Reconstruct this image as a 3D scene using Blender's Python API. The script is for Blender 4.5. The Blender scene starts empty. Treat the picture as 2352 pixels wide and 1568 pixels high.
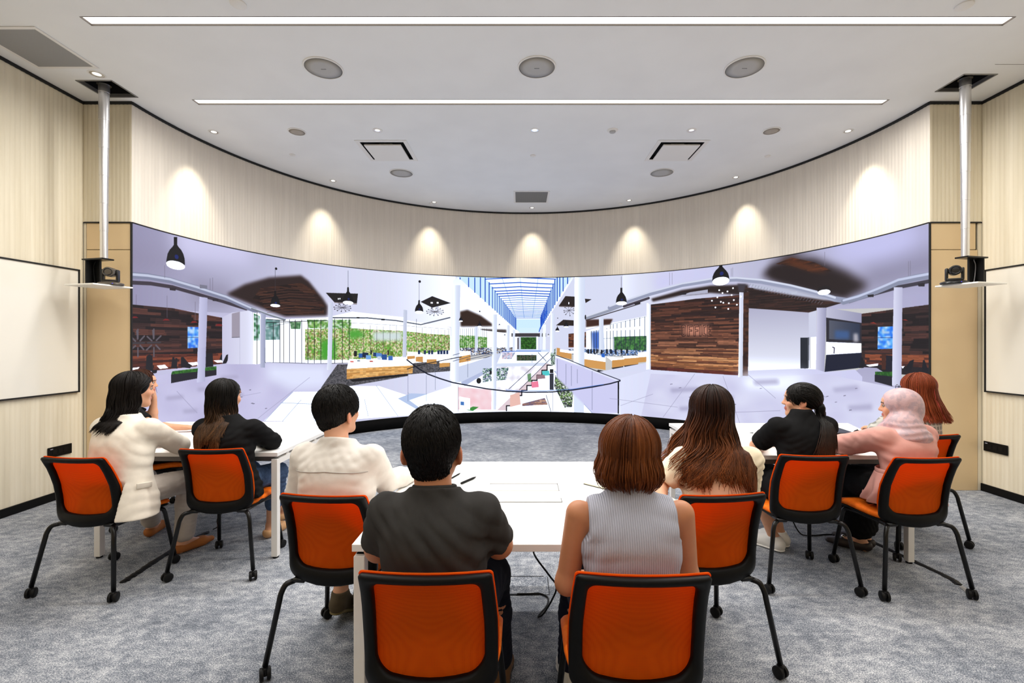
import bpy, bmesh, math, random
import numpy as np
from mathutils import Vector, Matrix

C = bpy.context.scene.collection
SC = bpy.context.scene
PI = math.pi

# ------------------------------------------------------------------ camera, world, lights, exposure
cam_d = bpy.data.cameras.new('camera')
cam = bpy.data.objects.new('camera', cam_d)
C.objects.link(cam)
cam_d.sensor_width = 36.0
cam_d.lens = 1070 / 2352 * 36.0
cam_d.shift_x = -19 / 2352
cam_d.shift_y = 1 / 2352
cam_d.clip_start = 0.05
cam.location = (0, 0, 1.5)
cam.rotation_euler = (PI / 2, 0, 0)
SC.camera = cam

vs = SC.view_settings
vs.view_transform = 'Standard'
vs.look = 'None'
vs.exposure = 0.0
vs.gamma = 1.0
vs.use_curve_mapping = False
SC.cycles.max_bounces = 7
SC.cycles.diffuse_bounces = 4
SC.cycles.glossy_bounces = 3
SC.cycles.transmission_bounces = 3
SC.cycles.transparent_max_bounces = 6
SC.cycles.caustics_reflective = False
SC.cycles.caustics_refractive = False
SC.cycles.sample_clamp_indirect = 6.0
SC.cycles.use_denoising = True
SC.cycles.use_adaptive_sampling = True
SC.cycles.adaptive_threshold = 0.02

w = bpy.data.worlds.new('world')
SC.world = w
w.use_nodes = True
w.node_tree.nodes['Background'].inputs[0].default_value = (0.02, 0.02, 0.022, 1)

ZC = 3.926                      # ceiling height
STRIP_X0, STRIP_X1 = -3.29, 3.70


def area_light(name, loc, sx, sy, power, col=(1, 1, 1), rot=(0, 0, 0)):
    d = bpy.data.lights.new(name, 'AREA')
    d.shape = 'RECTANGLE'
    d.size, d.size_y = sx, sy
    d.energy = power
    d.color = col
    d.spread = math.radians(170)
    o = bpy.data.objects.new(name, d)
    C.objects.link(o)
    o.location = loc
    o.rotation_euler = rot
    return o


def spot_light(name, loc, target, power, angle, blend=0.6, col=(1, 0.86, 0.66), radius=0.03):
    d = bpy.data.lights.new(name, 'SPOT')
    d.energy = power
    d.spot_size = math.radians(angle)
    d.spot_blend = blend
    d.color = col
    d.shadow_soft_size = radius
    o = bpy.data.objects.new(name, d)
    C.objects.link(o)
    o.location = loc
    o.rotation_euler = (Vector(target) - Vector(loc)).to_track_quat('-Z', 'Y').to_euler()
    return o


# the two visible linear luminaires carry their light in an area lamp set just under the diffuser,
# dimmer unseen lamps are assumed overhead and behind the camera at the same spacing
LIN_COL = (1.0, 0.965, 0.915)
for yy in (3.525, 4.715):
    area_light('linear_lamp_light', ((STRIP_X0 + STRIP_X1) / 2, yy, ZC - 0.012), 6.9, 0.085, 134, LIN_COL)
for yy in (2.33, 1.14, -0.05, -1.24):
    area_light('linear_lamp_light', (0.2, yy, ZC - 0.012), 7.4, 0.085, 38, LIN_COL)

# ------------------------------------------------------------------ helpers


def lin(r, g, b):
    f = lambda c: (c / 255) / 12.92 if c / 255 <= 0.04045 else ((c / 255 + 0.055) / 1.055) ** 2.4
    return (f(r), f(g), f(b), 1.0)


def tag(o, label=None, cat=None, group=None, kind=None):
    if label:
        o['label'] = label
    if cat:
        o['category'] = cat
    if group:
        o['group'] = group
    if kind:
        o['kind'] = kind
    return o


def empty(name, loc=(0, 0, 0), rz=0.0, label=None, cat=None, group=None):
    o = bpy.data.objects.new(name, None)
    C.objects.link(o)
    o.empty_display_size = 0.1
    o.location = loc
    o.rotation_euler = (0, 0, rz)
    return tag(o, label, cat, group)


def link(name, me, mat=None, parent=None, smooth=True):
    if smooth:
        me.polygons.foreach_set('use_smooth', [True] * len(me.polygons))
    if mat is not None:
        if isinstance(mat, (list, tuple)):
            for m in mat:
                me.materials.append(m)
        else:
            me.materials.append(mat)
    o = bpy.data.objects.new(name, me)
    C.objects.link(o)
    if parent is not None:
        o.parent = parent
    return o


def bm_obj(name, bm, mat=None, parent=None, smooth=False, angle=None):
    me = bpy.data.meshes.new(name)
    bmesh.ops.recalc_face_normals(bm, faces=bm.faces)
    bm.to_mesh(me)
    bm.free()
    o = link(name, me, mat, parent, smooth)
    if angle:
        sharp_by_angle(me, angle)
    return o


def sharp_by_angle(me, deg):
    me.polygons.foreach_set('use_smooth', [True] * len(me.polygons))
    bm = bmesh.new()
    bm.from_mesh(me)
    a = math.radians(deg)
    for e in bm.edges:
        e.smooth = not (len(e.link_faces) == 2 and e.calc_face_angle(0) > a)
    bm.to_mesh(me)
    bm.free()


def np_mesh(name, verts, faces):
    """faces: (n,4) or (n,3) int array"""
    me = bpy.data.meshes.new(name)
    verts = np.asarray(verts, dtype=np.float32)
    faces = np.asarray(faces, dtype=np.int32)
    n, k = faces.shape
    me.vertices.add(len(verts))
    me.vertices.foreach_set('co', verts.ravel())
    me.loops.add(n * k)
    me.loops.foreach_set('vertex_index', faces.ravel())
    me.polygons.add(n)
    me.polygons.foreach_set('loop_start', np.arange(0, n * k, k, dtype=np.int32))
    me.update(calc_edges=True)
    return me


def set_col(me, cols):
    a = me.color_attributes.new('Col', 'FLOAT_COLOR', 'POINT')
    c = np.ones((len(me.vertices), 4), dtype=np.float32)
    c[:, :3] = cols
    a.data.foreach_set('color', c.ravel())


def add_box(bm, x0, x1, y0, y1, z0, z1, bevel=0.0, seg=2):
    r = bmesh.ops.create_cube(bm, size=1)
    vsx = r['verts']
    for v in vsx:
        v.co = Vector(((x0 + x1) / 2 + v.co.x * (x1 - x0), (y0 + y1) / 2 + v.co.y * (y1 - y0), (z0 + z1) / 2 + v.co.z * (z1 - z0)))
    if bevel > 0:
        es = list({e for v in vsx for e in v.link_edges})
        bmesh.ops.bevel(bm, geom=es, offset=bevel, segments=seg, profile=0.5, affect='EDGES')


def box_obj(name, x0, x1, y0, y1, z0, z1, mat, parent=None, bevel=0.0, seg=2):
    bm = bmesh.new()
    add_box(bm, x0, x1, y0, y1, z0, z1, bevel, seg)
    return bm_obj(name, bm, mat, parent, angle=35 if bevel else None)


def add_tube(bm, pts, r, sides=10, cap=True, radii=None):
    pts = [Vector(p) for p in pts]
    rings = []
    up = None
    for i, p in enumerate(pts):
        t = (pts[min(i + 1, len(pts) - 1)] - pts[max(i - 1, 0)]).normalized()
        if up is None:
            up = Vector((0, 0, 1)) if abs(t.z) < 0.9 else Vector((0, 1, 0))
        a = t.cross(up).normalized()
        up = a.cross(t).normalized()
        rr = radii[i] if radii else r
        rings.append([bm.verts.new(p + (a * math.cos(q) + up * math.sin(q)) * rr) for q in [2 * PI * k / sides for k in range(sides)]])
    for A, B in zip(rings, rings[1:]):
        for k in range(sides):
            bm.faces.new((A[k], A[(k + 1) % sides], B[(k + 1) % sides], B[k]))
    if cap:
        bm.faces.new(rings[0])
        bm.faces.new(list(reversed(rings[-1])))


def add_lathe(bm, prof, center=(0, 0, 0), sides=24, axis='Z', cap=True):
    """prof: list of (radius, height)"""
    c = Vector(center)
    rings = []
    for r, h in prof:
        ring = []
        for k in range(sides):
            a = 2 * PI * k / sides
            x, y = r * math.cos(a), r * math.sin(a)
            v = {'Z': (x, y, h), 'X': (h, x, y), 'Y': (y, h, x)}[axis]
            ring.append(bm.verts.new(c + Vector(v)))
        rings.append(ring)
    for A, B in zip(rings, rings[1:]):
        for k in range(sides):
            bm.faces.new((A[k], A[(k + 1) % sides], B[(k + 1) % sides], B[k]))
    if cap:
        bm.faces.new(list(reversed(rings[0])))
        bm.faces.new(rings[-1])


def spline(pts, n):
    """Catmull-Rom through pts, n samples per span"""
    P = [Vector(p) for p in pts]
    P = [P[0] * 2 - P[1]] + P + [P[-1] * 2 - P[-2]]
    out = []
    for i in range(1, len(P) - 2):
        for k in range(n):
            t = k / n
            a, b, c, d = P[i - 1], P[i], P[i + 1], P[i + 2]
            out.append(0.5 * ((2 * b) + (c - a) * t + (2 * a - 5 * b + 4 * c - d) * t * t + (3 * b - a - 3 * c + d) * t ** 3))
    out.append(P[-2].copy())
    return out


# ------------------------------------------------------------------ materials
MATS = {}


def mat(name, col, rough=0.5, metal=0.0, spec=0.5, emit=None, estr=0.0):
    if name in MATS:
        return MATS[name]
    m = bpy.data.materials.new(name)
    m.use_nodes = True
    b = m.node_tree.nodes['Principled BSDF']
    b.inputs['Base Color'].default_value = col
    b.inputs['Roughness'].default_value = rough
    b.inputs['Metallic'].default_value = metal
    b.inputs['Specular IOR Level'].default_value = spec
    if emit:
        b.inputs['Emission Color'].default_value = emit
        b.inputs['Emission Strength'].default_value = estr
    MATS[name] = m
    return m


def nodes(m):
    nt = m.node_tree
    return nt, nt.nodes, nt.links, nt.nodes['Principled BSDF']


def noise_mat(name, c1, c2, scale, rough=0.6, detail=4.0, bump=0.0, bscale=None, stretch=(1, 1, 1), spec=0.5, lo=0.35, hi=0.65, metal=0.0, coords='Object'):
    """two-tone noise with optional bump"""
    m = mat(name, c1, rough, metal, spec)
    nt, N, L, b = nodes(m)
    tc = N.new('ShaderNodeTexCoord')
    mp = N.new('ShaderNodeMapping')
    mp.inputs['Scale'].default_value = stretch
    L.new(tc.outputs[coords], mp.inputs[0])
    n = N.new('ShaderNodeTexNoise')
    n.inputs['Scale'].default_value = scale
    n.inputs['Detail'].default_value = detail
    L.new(mp.outputs[0], n.inputs['Vector'])
    r = N.new('ShaderNodeValToRGB')
    r.color_ramp.elements[0].position = lo
    r.color_ramp.elements[1].position = hi
    r.color_ramp.elements[0].color = c1
    r.color_ramp.elements[1].color = c2
    L.new(n.outputs[0], r.inputs[0])
    L.new(r.outputs[0], b.inputs['Base Color'])
    if bump:
        n2 = N.new('ShaderNodeTexNoise')
        n2.inputs['Scale'].default_value = bscale or scale
        n2.inputs['Detail'].default_value = 3
        L.new(mp.outputs[0], n2.inputs['Vector'])
        bp = N.new('ShaderNodeBump')
        bp.inputs['Strength'].default_value = bump
        bp.inputs['Distance'].default_value = 0.01
        L.new(n2.outputs[0], bp.inputs['Height'])
        L.new(bp.outputs[0], b.inputs['Normal'])
    return m


def attr_mat(name, rough=0.6, spec=0.4, var=0.0, vscale=60, stretch=(1, 1, 1), bump=0.0, sss=0.0, sheen=0.0):
    """base colour from the mesh colour attribute, optional fine value variation"""
    m = mat(name, (0.5, 0.5, 0.5, 1), rough, 0, spec)
    nt, N, L, b = nodes(m)
    a = N.new('ShaderNodeVertexColor')
    a.layer_name = 'Col'
    src = a.outputs[0]
    if var or bump:
        tc = N.new('ShaderNodeTexCoord')
        mp = N.new('ShaderNodeMapping')
        mp.inputs['Scale'].default_value = stretch
        L.new(tc.outputs['Object'], mp.inputs[0])
        n = N.new('ShaderNodeTexNoise')
        n.inputs['Scale'].default_value = vscale
        n.inputs['Detail'].default_value = 4
        L.new(mp.outputs[0], n.inputs['Vector'])
        if var:
            mr = N.new('ShaderNodeMapRange')
            mr.inputs[1].default_value = 0.3
            mr.inputs[2].default_value = 0.7
            mr.inputs[3].default_value = 1 - var
            mr.inputs[4].default_value = 1 + var
            L.new(n.outputs[0], mr.inputs[0])
            hs = N.new('ShaderNodeHueSaturation')
            L.new(src, hs.inputs['Color'])
            L.new(mr.outputs[0], hs.inputs['Value'])
            src = hs.outputs[0]
        if bump:
            bp = N.new('ShaderNodeBump')
            bp.inputs['Strength'].default_value = bump
            bp.inputs['Distance'].default_value = 0.004
            L.new(n.outputs[0], bp.inputs['Height'])
            L.new(bp.outputs[0], b.inputs['Normal'])
    L.new(src, b.inputs['Base Color'])
    if sss:
        b.inputs['Subsurface Weight'].default_value = sss
        b.inputs['Subsurface Radius'].default_value = (0.02, 0.007, 0.004)
    if sheen:
        b.inputs['Sheen Weight'].default_value = sheen
    return m


M_WHITE = mat('white_laminate', lin(244, 243, 240), 0.35)
M_LEG = mat('white_powder_coat', lin(236, 233, 228), 0.45)
M_BLACK = mat('black_plastic', lin(9, 9, 9), 0.5, spec=0.16)
M_BLACKM = mat('black_metal', lin(7, 7, 7), 0.3, 0.0, 0.35)
M_TYRE = mat('black_rubber', lin(10, 10, 10), 0.55, 0, 0.25)
M_CHROME = mat('bare_steel', lin(215, 212, 205), 0.25, 1.0)
# ------------------------------------------------------------------ room shell
XL, XR, YB, YR = -4.42, 4.67, -3.0, 4.71       # side walls, back wall, return walls
CX, CY, RW = 0.106, 4.71, 4.035                # centre and radius of the curved front wall
ZS0, ZS1 = 0.196, 2.70                         # display: bottom and top


def S(o):
    o['kind'] = 'structure'
    return o


def ribbed_mat(name, c1, c2):
    m = mat(name, c1, 0.55, 0, 0.3)
    nt, N, L, b = nodes(m)
    tc = N.new('ShaderNodeTexCoord')
    mp = N.new('ShaderNodeMapping')
    mp.inputs['Scale'].default_value = (9, 9, 0.5)
    L.new(tc.outputs['Object'], mp.inputs[0])
    n = N.new('ShaderNodeTexNoise')
    n.inputs['Scale'].default_value = 1.6
    n.inputs['Detail'].default_value = 3
    L.new(mp.outputs[0], n.inputs['Vector'])
    r = N.new('ShaderNodeValToRGB')
    r.color_ramp.elements[0].position = 0.35
    r.color_ramp.elements[1].position = 0.68
    r.color_ramp.elements[0].color = c1
    r.color_ramp.elements[1].color = c2
    L.new(n.outputs[0], r.inputs[0])
    L.new(r.outputs[0], b.inputs['Base Color'])
    return m


M_RIB = ribbed_mat('reeded_cream_wood', lin(222, 212, 188), lin(234, 225, 203))
M_RIBC = ribbed_mat('reeded_pale_wood', lin(219, 211, 199), lin(228, 220, 208))
M_TAN = noise_mat('tan_laminate', lin(218, 192, 150), lin(226, 200, 158), 1.3, 0.45, 2)
M_CEIL = noise_mat('ceiling_paint', lin(234, 235, 236), lin(238, 239, 240), 2.0, 0.8, 2)
M_GAP = mat('black_shadow_gap', lin(12, 12, 12), 0.7)
M_DARKHOLE = mat('dark_void', lin(14, 14, 15), 0.9)

RIB = 0.042
PROF = [(0.0, 0.0), (0.14, 0.0021), (0.32, 0.0037), (0.5, 0.0042), (0.68, 0.0037), (0.86, 0.0021)]


def ribbed_sheet(name, path_fn, length, z0, z1, m):
    """path_fn(s) -> (x, y, nx, ny); ribs stand out along the normal"""
    n = int(round(length / RIB))
    ss, hs = [], []
    for i in range(n):
        for a, h in PROF:
            ss.append((i + a) * length / n)
            hs.append(h)
    ss.append(length)
    hs.append(0.0)
    V, F = [], []
    for s, h in zip(ss, hs):
        x, y, nx, ny = path_fn(s)
        V.append((x + nx * h, y + ny * h, z0))
        V.append((x + nx * h, y + ny * h, z1))
    k = len(ss)
    for i in range(k - 1):
        F.append((2 * i, 2 * i + 2, 2 * i + 3, 2 * i + 1))
    me = np_mesh(name, V, F)
    return link(name, me, m, smooth=True)


S(ribbed_sheet('wall_left', lambda s: (XL, YR - s, 1, 0), YR - YB, 0, ZC, M_RIB))
S(ribbed_sheet('wall_right', lambda s: (XR, YB + s, -1, 0), YR - YB, 0, ZC, M_RIB))
S(ribbed_sheet('wall_front_curved', lambda s: (CX + RW * math.cos(s / RW), CY + RW * math.sin(s / RW), -math.cos(s / RW), -math.sin(s / RW)), PI * RW, ZS1 + 0.012, ZC, M_RIBC))
S(ribbed_sheet('wall_return_left', lambda s: (CX - RW - s, YR, 0, -1), (CX - RW) - XL, ZS1 + 0.012, ZC, M_RIB))
S(ribbed_sheet('wall_return_right', lambda s: (XR - s, YR, 0, -1), XR - (CX + RW), ZS1 + 0.012, ZC, M_RIB))
S(box_obj('wall_back', XL, XR, YB - 0.1, YB, 0, ZC, M_TAN))


def panel(name, x0, x1, z0, z1, y=YR, t=0.02):
    return S(box_obj(name, x0, x1, y, y + t, z0, z1, M_TAN, bevel=0.002, seg=1))


panel('wall_panel_left', XL + 0.035, CX - RW - 0.012, 0, 2.43)
panel('wall_panel_left_upper', XL + 0.035, CX - RW - 0.012, 2.436, ZS1)
panel('wall_panel_right', CX + RW + 0.012, XR - 0.045, 0, 2.43)
panel('wall_panel_right_upper', CX + RW + 0.012, XR - 0.065, 2.436, ZS1)
# side strips in wall finish closing the panels to the side walls, and the dark carcass behind the joints
S(box_obj('wall_strip_left', XL, XL + 0.028, YR + 0.004, YR + 0.02, 0, ZS1, M_RIB))
S(box_obj('wall_strip_right', XR - 0.04, XR, YR + 0.002, YR + 0.02, 0, ZS1, M_RIB))
S(box_obj('wall_backing_left', XL, CX - RW, YR + 0.021, YR + 0.05, 0, ZC, M_GAP))
S(box_obj('wall_backing_right', CX + RW, XR, YR + 0.021, YR + 0.05, 0, ZC, M_GAP))
# black shadow lines: over the display, under the upper return walls, under the ceiling
S(box_obj('trim_1', XL + 0.02, CX - RW, YR - 0.012, YR + 0.02, ZS1, ZS1 + 0.012, M_GAP))
S(box_obj('trim_2', CX + RW, XR - 0.02, YR - 0.012, YR + 0.02, ZS1, ZS1 + 0.012, M_GAP))


def arc_band(name, r0, r1, z0, z1, m, n=128):
    V, F = [], []
    for i in range(n + 1):
        a = PI * i / n
        c, s = math.cos(a), math.sin(a)
        for r, z in ((r0, z0), (r1, z0), (r1, z1), (r0, z1)):
            V.append((CX + r * c, CY + r * s, z))
    for i in range(n):
        for k in range(4):
            F.append((4 * i + k, 4 * i + (k + 1) % 4, 4 * i + 4 + (k + 1) % 4, 4 * i + 4 + k))
    return np_mesh(name, V, F)


S(link('trim_3', arc_band('trim_3', RW - 0.012, RW + 0.02, ZS1, ZS1 + 0.012, M_GAP), M_GAP, smooth=False))
GAP = 0.028
S(link('trim_4', arc_band('trim_4', RW - 0.016, RW + 0.02, ZC - GAP, ZC - 0.001, M_GAP), M_GAP, smooth=False))
S(box_obj('trim_5', XL, CX - RW + 0.012, YR - 0.016, YR + 0.01, ZC - GAP, ZC - 0.001, M_GAP))
S(box_obj('trim_6', CX + RW - 0.012, XR, YR - 0.016, YR + 0.01, ZC - GAP, ZC - 0.001, M_GAP))
S(box_obj('trim_7', XL, XL + 0.016, YB, YR, ZC - GAP, ZC - 0.001, M_GAP))
S(box_obj('trim_8', XR - 0.016, XR, YB, YR, ZC - GAP, ZC - 0.001, M_GAP))
S(box_obj('baseboard_left', XL, XL + 0.018, YB, YR, 0, 0.075, M_BLACK, bevel=0.003, seg=1))
S(box_obj('baseboard_right', XR - 0.018, XR, YB, YR, 0, 0.075, M_BLACK, bevel=0.003, seg=1))

# ceiling sheet with openings for the camera lifts, the linear lamps and the air cassettes
HOLES = [(-4.125, -3.79, 4.32, 4.62), (4.02, 4.325, 4.22, 4.515)]
CASS = [(-1.91, -1.46, 5.69, 6.15), (1.75, 2.20, 5.69, 6.15)]
for (a, b, c, d) in CASS:
    HOLES.append((a - 0.045, b + 0.045, c - 0.045, d + 0.045))
for yy in (3.525, 4.715):
    HOLES.append((STRIP_X0, STRIP_X1, yy - 0.05, yy + 0.05))


def holed_sheet(name, x0, x1, y0, y1, z, holes, m):
    xs = sorted({x0, x1, *[h[0] for h in holes], *[h[1] for h in holes]})
    ys = sorted({y0, y1, *[h[2] for h in holes], *[h[3] for h in holes]})
    bm = bmesh.new()
    vd = {}

    def gv(i, j):
        if (i, j) not in vd:
            vd[(i, j)] = bm.verts.new((xs[i], ys[j], z))
        return vd[(i, j)]
    for i in range(len(xs) - 1):
        for j in range(len(ys) - 1):
            mx, my = (xs[i] + xs[i + 1]) / 2, (ys[j] + ys[j + 1]) / 2
            if any(h[0] < mx < h[1] and h[2] < my < h[3] for h in holes):
                continue
            bm.faces.new((gv(i, j), gv(i, j + 1), gv(i + 1, j + 1), gv(i + 1, j)))
    return bm_obj(name, bm, m)


S(holed_sheet('ceiling', XL, XR, YB, CY + RW + 0.05, ZC, HOLES, M_CEIL))
for n_, (a, b, c, d) in zip(('ceiling_recess_left', 'ceiling_recess_right'), HOLES[:2]):
    bm = bmesh.new()
    for q in ((a - 0.01, a, c - 0.01, d + 0.01), (b, b + 0.01, c - 0.01, d + 0.01), (a, b, c - 0.01, c), (a, b, d, d + 0.01)):
        add_box(bm, *q, ZC + 0.002, ZC + 0.5)
    add_box(bm, a, b, c, d, ZC + 0.49, ZC + 0.5)
    o = S(bm_obj(n_, bm, M_DARKHOLE))
    bm = bmesh.new()
    for q in ((a - 0.004, a + 0.010, c, d), (b - 0.010, b + 0.004, c, d), (a, b, c - 0.004, c + 0.010), (a, b, d - 0.010, d + 0.004)):
        add_box(bm, *q, ZC - 0.004, ZC + 0.03)
    S(bm_obj(n_ + '_rim', bm, mat('aluminium_trim', lin(150, 150, 150), 0.4, 0.6)))
S(box_obj('ceiling_panel_seam', 4.15, 4.66, 4.07, 4.074, ZC - 0.002, ZC, mat('seam', lin(150, 147, 143), 0.8)))

# carpet
m = mat('grey_carpet', lin(150, 152, 155), 0.95, 0, 0.1)
nt, N, L, b = nodes(m)
tc = N.new('ShaderNodeTexCoord')


def nz(scale, detail, stretch=(1, 1, 1), rough=0.6):
    mp = N.new('ShaderNodeMapping')
    mp.inputs['Scale'].default_value = stretch
    L.new(tc.outputs['Object'], mp.inputs[0])
    n = N.new('ShaderNodeTexNoise')
    n.inputs['Scale'].default_value = scale
    n.inputs['Detail'].default_value = detail
    n.inputs['Roughness'].default_value = rough
    L.new(mp.outputs[0], n.inputs['Vector'])
    return n.outputs[0]


def math_n(op, a, bb):
    n = N.new('ShaderNodeMath')
    n.operation = op
    for i, q in enumerate((a, bb)):
        if isinstance(q, (int, float)):
            n.inputs[i].default_value = q
        else:
            L.new(q, n.inputs[i])
    return n.outputs[0]


fine = nz(170, 4, (1, 1, 1), 0.75)
streak = nz(14, 6, (1, 1.5, 1), 0.7)
patch = nz(2.2, 4, (1, 1, 1), 0.6)
br = N.new('ShaderNodeTexBrick')
br.offset = 0.0
br.inputs['Scale'].default_value = 1.0
br.inputs['Brick Width'].default_value = 0.5
br.inputs['Row Height'].default_value = 0.5
br.inputs['Mortar Size'].default_value = 0.0012
br.inputs['Color1'].default_value = (0.44, 0.44, 0.44, 1)
br.inputs['Color2'].default_value = (0.56, 0.56, 0.56, 1)
br.inputs['Mortar'].default_value = (0.3, 0.3, 0.3, 1)
L.new(tc.outputs['Object'], br.inputs['Vector'])
v = math_n('ADD', math_n('MULTIPLY', fine, 1.45), math_n('MULTIPLY', streak, 0.6))
v = math_n('ADD', v, math_n('MULTIPLY', patch, 0.38))
v = math_n('ADD', v, math_n('MULTIPLY', br.outputs[0], 0.22))
v = math_n('SUBTRACT', v, 0.79)
r = N.new('ShaderNodeValToRGB')
for e, (p, c) in zip((r.color_ramp.elements[0], r.color_ramp.elements[1], r.color_ramp.elements.new(0.5)),
                     ((0.22, lin(56, 61, 71)), (0.82, lin(194, 199, 206)), (0.5, lin(118, 124, 134)))):
    e.position = p
    e.color = c
L.new(v, r.inputs[0])
L.new(r.outputs[0], b.inputs['Base Color'])
bp = N.new('ShaderNodeBump')
bp.inputs['Strength'].default_value = 0.35
bp.inputs['Distance'].default_value = 0.006
L.new(fine, bp.inputs['Height'])
L.new(bp.outputs[0], b.inputs['Normal'])
bm = bmesh.new()
add_box(bm, XL - 0.1, XR + 0.1, YB - 0.1, CY + RW + 0.1, -0.05, 0)
S(bm_obj('floor', bm, m))

# ------------------------------------------------------------------ ceiling fittings
M_DIFF = mat('lamp_diffuser', lin(255, 250, 240), 0.5, emit=(1.0, 0.97, 0.92, 1), estr=2.2)
M_CEILW = mat('ceiling_white', lin(232, 230, 227), 0.6)
M_GRILLE = mat('speaker_grille', lin(176, 175, 174), 0.7)
M_TAUPE = mat('taupe_grille', lin(165, 156, 146), 0.7)
ALU = mat('aluminium_trim', lin(150, 150, 150), 0.4, 0.6)


def perforated(name, c1, c2, sc):
    m = mat(name, c1, 0.6)
    nt, N, L, b = nodes(m)
    tc = N.new('ShaderNodeTexCoord')
    vo = N.new('ShaderNodeTexVoronoi')
    vo.inputs['Scale'].default_value = sc
    vo.inputs['Randomness'].default_value = 0.0
    L.new(tc.outputs['Object'], vo.inputs['Vector'])
    r = N.new('ShaderNodeValToRGB')
    r.color_ramp.elements[0].position = 0.25
    r.color_ramp.elements[1].position = 0.4
    r.color_ramp.elements[0].color = c2
    r.color_ramp.elements[1].color = c1
    L.new(vo.outputs[0], r.inputs[0])
    L.new(r.outputs[0], b.inputs['Base Color'])
    return m


M_PERF = perforated('perforated_grey_metal', lin(150, 150, 150), lin(80, 80, 80), 80)

for i, yy in enumerate((3.525, 4.715)):
    t = empty('linear_ceiling_lamp', ((STRIP_X0 + STRIP_X1) / 2, yy, ZC), 0,
              ('wider long recessed linear ceiling lamp, on the near side of the three speakers',
               'thinner long recessed linear ceiling lamp, beyond the three large speakers')[i], 'ceiling lamp', 'linear lamps')
    hx = (STRIP_X1 - STRIP_X0) / 2
    bm = bmesh.new()
    for q in ((-hx, hx, -0.05, -0.046), (-hx, hx, 0.046, 0.05), (-hx, -hx + 0.004, -0.046, 0.046), (hx - 0.004, hx, -0.046, 0.046)):
        add_box(bm, *q, -0.002, 0.06)
    bm_obj('housing', bm, mat('dark_bronze_trim', lin(96, 88, 80), 0.5), t)
    bm = bmesh.new()
    add_box(bm, -hx + 0.004, hx - 0.004, -0.046, 0.046, 0.012, 0.022)
    bm_obj('diffuser', bm, M_DIFF, t)

for i, (x, y, r, big) in enumerate([(-1.743, 4.127, 0.17, 1), (0.146, 4.114, 0.17, 1), (1.98, 4.114, 0.17, 1),
                                    (-1.707, 6.69, 0.168, 1), (2.027, 6.673, 0.168, 1), (-2.576, 5.374, 0.098, 0), (2.886, 5.352, 0.098, 0)]):
    lab = ['large round white ceiling speaker, left one of the row of three between the linear lamps',
           'large round white ceiling speaker, middle one of the row of three between the linear lamps',
           'large round white ceiling speaker, right one of the row of three between the linear lamps',
           'round white ceiling speaker just beyond the left air conditioning cassette',
           'round white ceiling speaker just beyond the right air conditioning cassette',
           'small round taupe ceiling speaker left of the left air conditioning cassette',
           'small round taupe ceiling speaker right of the right air conditioning cassette'][i]
    t = empty('ceiling_speaker', (x, y, ZC), 0, lab, 'speaker', 'round ceiling speakers')
    bm = bmesh.new()
    add_lathe(bm, [(r, 0.0), (r, -0.006), (r - 0.004, -0.009), (r - 0.012, -0.009), (r - 0.012, -0.002)], sides=48, cap=False)
    bm_obj('rim', bm, M_CEILW, t, angle=40)
    bm = bmesh.new()
    add_lathe(bm, [(r - 0.012, -0.006), (r * 0.5, -0.011), (0.002, -0.012)], sides=48)
    bm_obj('grille', bm, M_GRILLE if big else M_TAUPE, t, smooth=True)
    if big and i < 3:
        bm = bmesh.new()
        add_box(bm, -0.022, 0.022, -0.004, 0.004, -0.0135, -0.011)
        bm_obj('badge', bm, mat('grey_badge', lin(110, 110, 110), 0.4), t)

for i, (a, b_, c, d) in enumerate(CASS):
    cx_, cy_ = (a + b_) / 2, (c + d) / 2
    t = empty('air_cassette', (cx_, cy_, ZC), 0, 'square white air conditioning cassette with a dropped panel, on the ' + ('left' if i == 0 else 'right') + ' half of the ceiling', 'air conditioner', 'air cassettes')
    hx, hy = (b_ - a) / 2, (d - c) / 2
    bm = bmesh.new()
    for q in ((-hx - 0.09, -hx - 0.04, -hy - 0.09, hy + 0.09), (hx + 0.04, hx + 0.09, -hy - 0.09, hy + 0.09), (-hx - 0.04, hx + 0.04, -hy - 0.09, -hy - 0.04), (-hx - 0.04, hx + 0.04, hy + 0.04, hy + 0.09)):
        add_box(bm, *q, -0.006, -0.0005, 0.002, 1)
    bm_obj('frame', bm, M_CEILW, t)
    bm = bmesh.new()
    add_box(bm, -hx - 0.045, hx + 0.045, -hy - 0.045, hy + 0.045, 0.06, 0.065)
    for q in ((-hx - 0.05, -hx - 0.045, -hy - 0.045, hy + 0.045), (hx + 0.045, hx + 0.05, -hy - 0.045, hy + 0.045), (-hx - 0.05, hx + 0.05, -hy - 0.05, -hy - 0.045), (-hx - 0.05, hx + 0.05, hy + 0.045, hy + 0.05)):
        add_box(bm, *q, 0.001, 0.065)
    bm_obj('air_channel', bm, M_DARKHOLE, t)
    bm = bmesh.new()
    add_box(bm, -hx, hx, -hy, hy, -0.03, -0.012, 0.004, 2)
    add_box(bm, -0.08, 0.08, -0.08, 0.08, -0.012, 0.06)
    bm_obj('panel', bm, M_CEILW, t)

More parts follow.
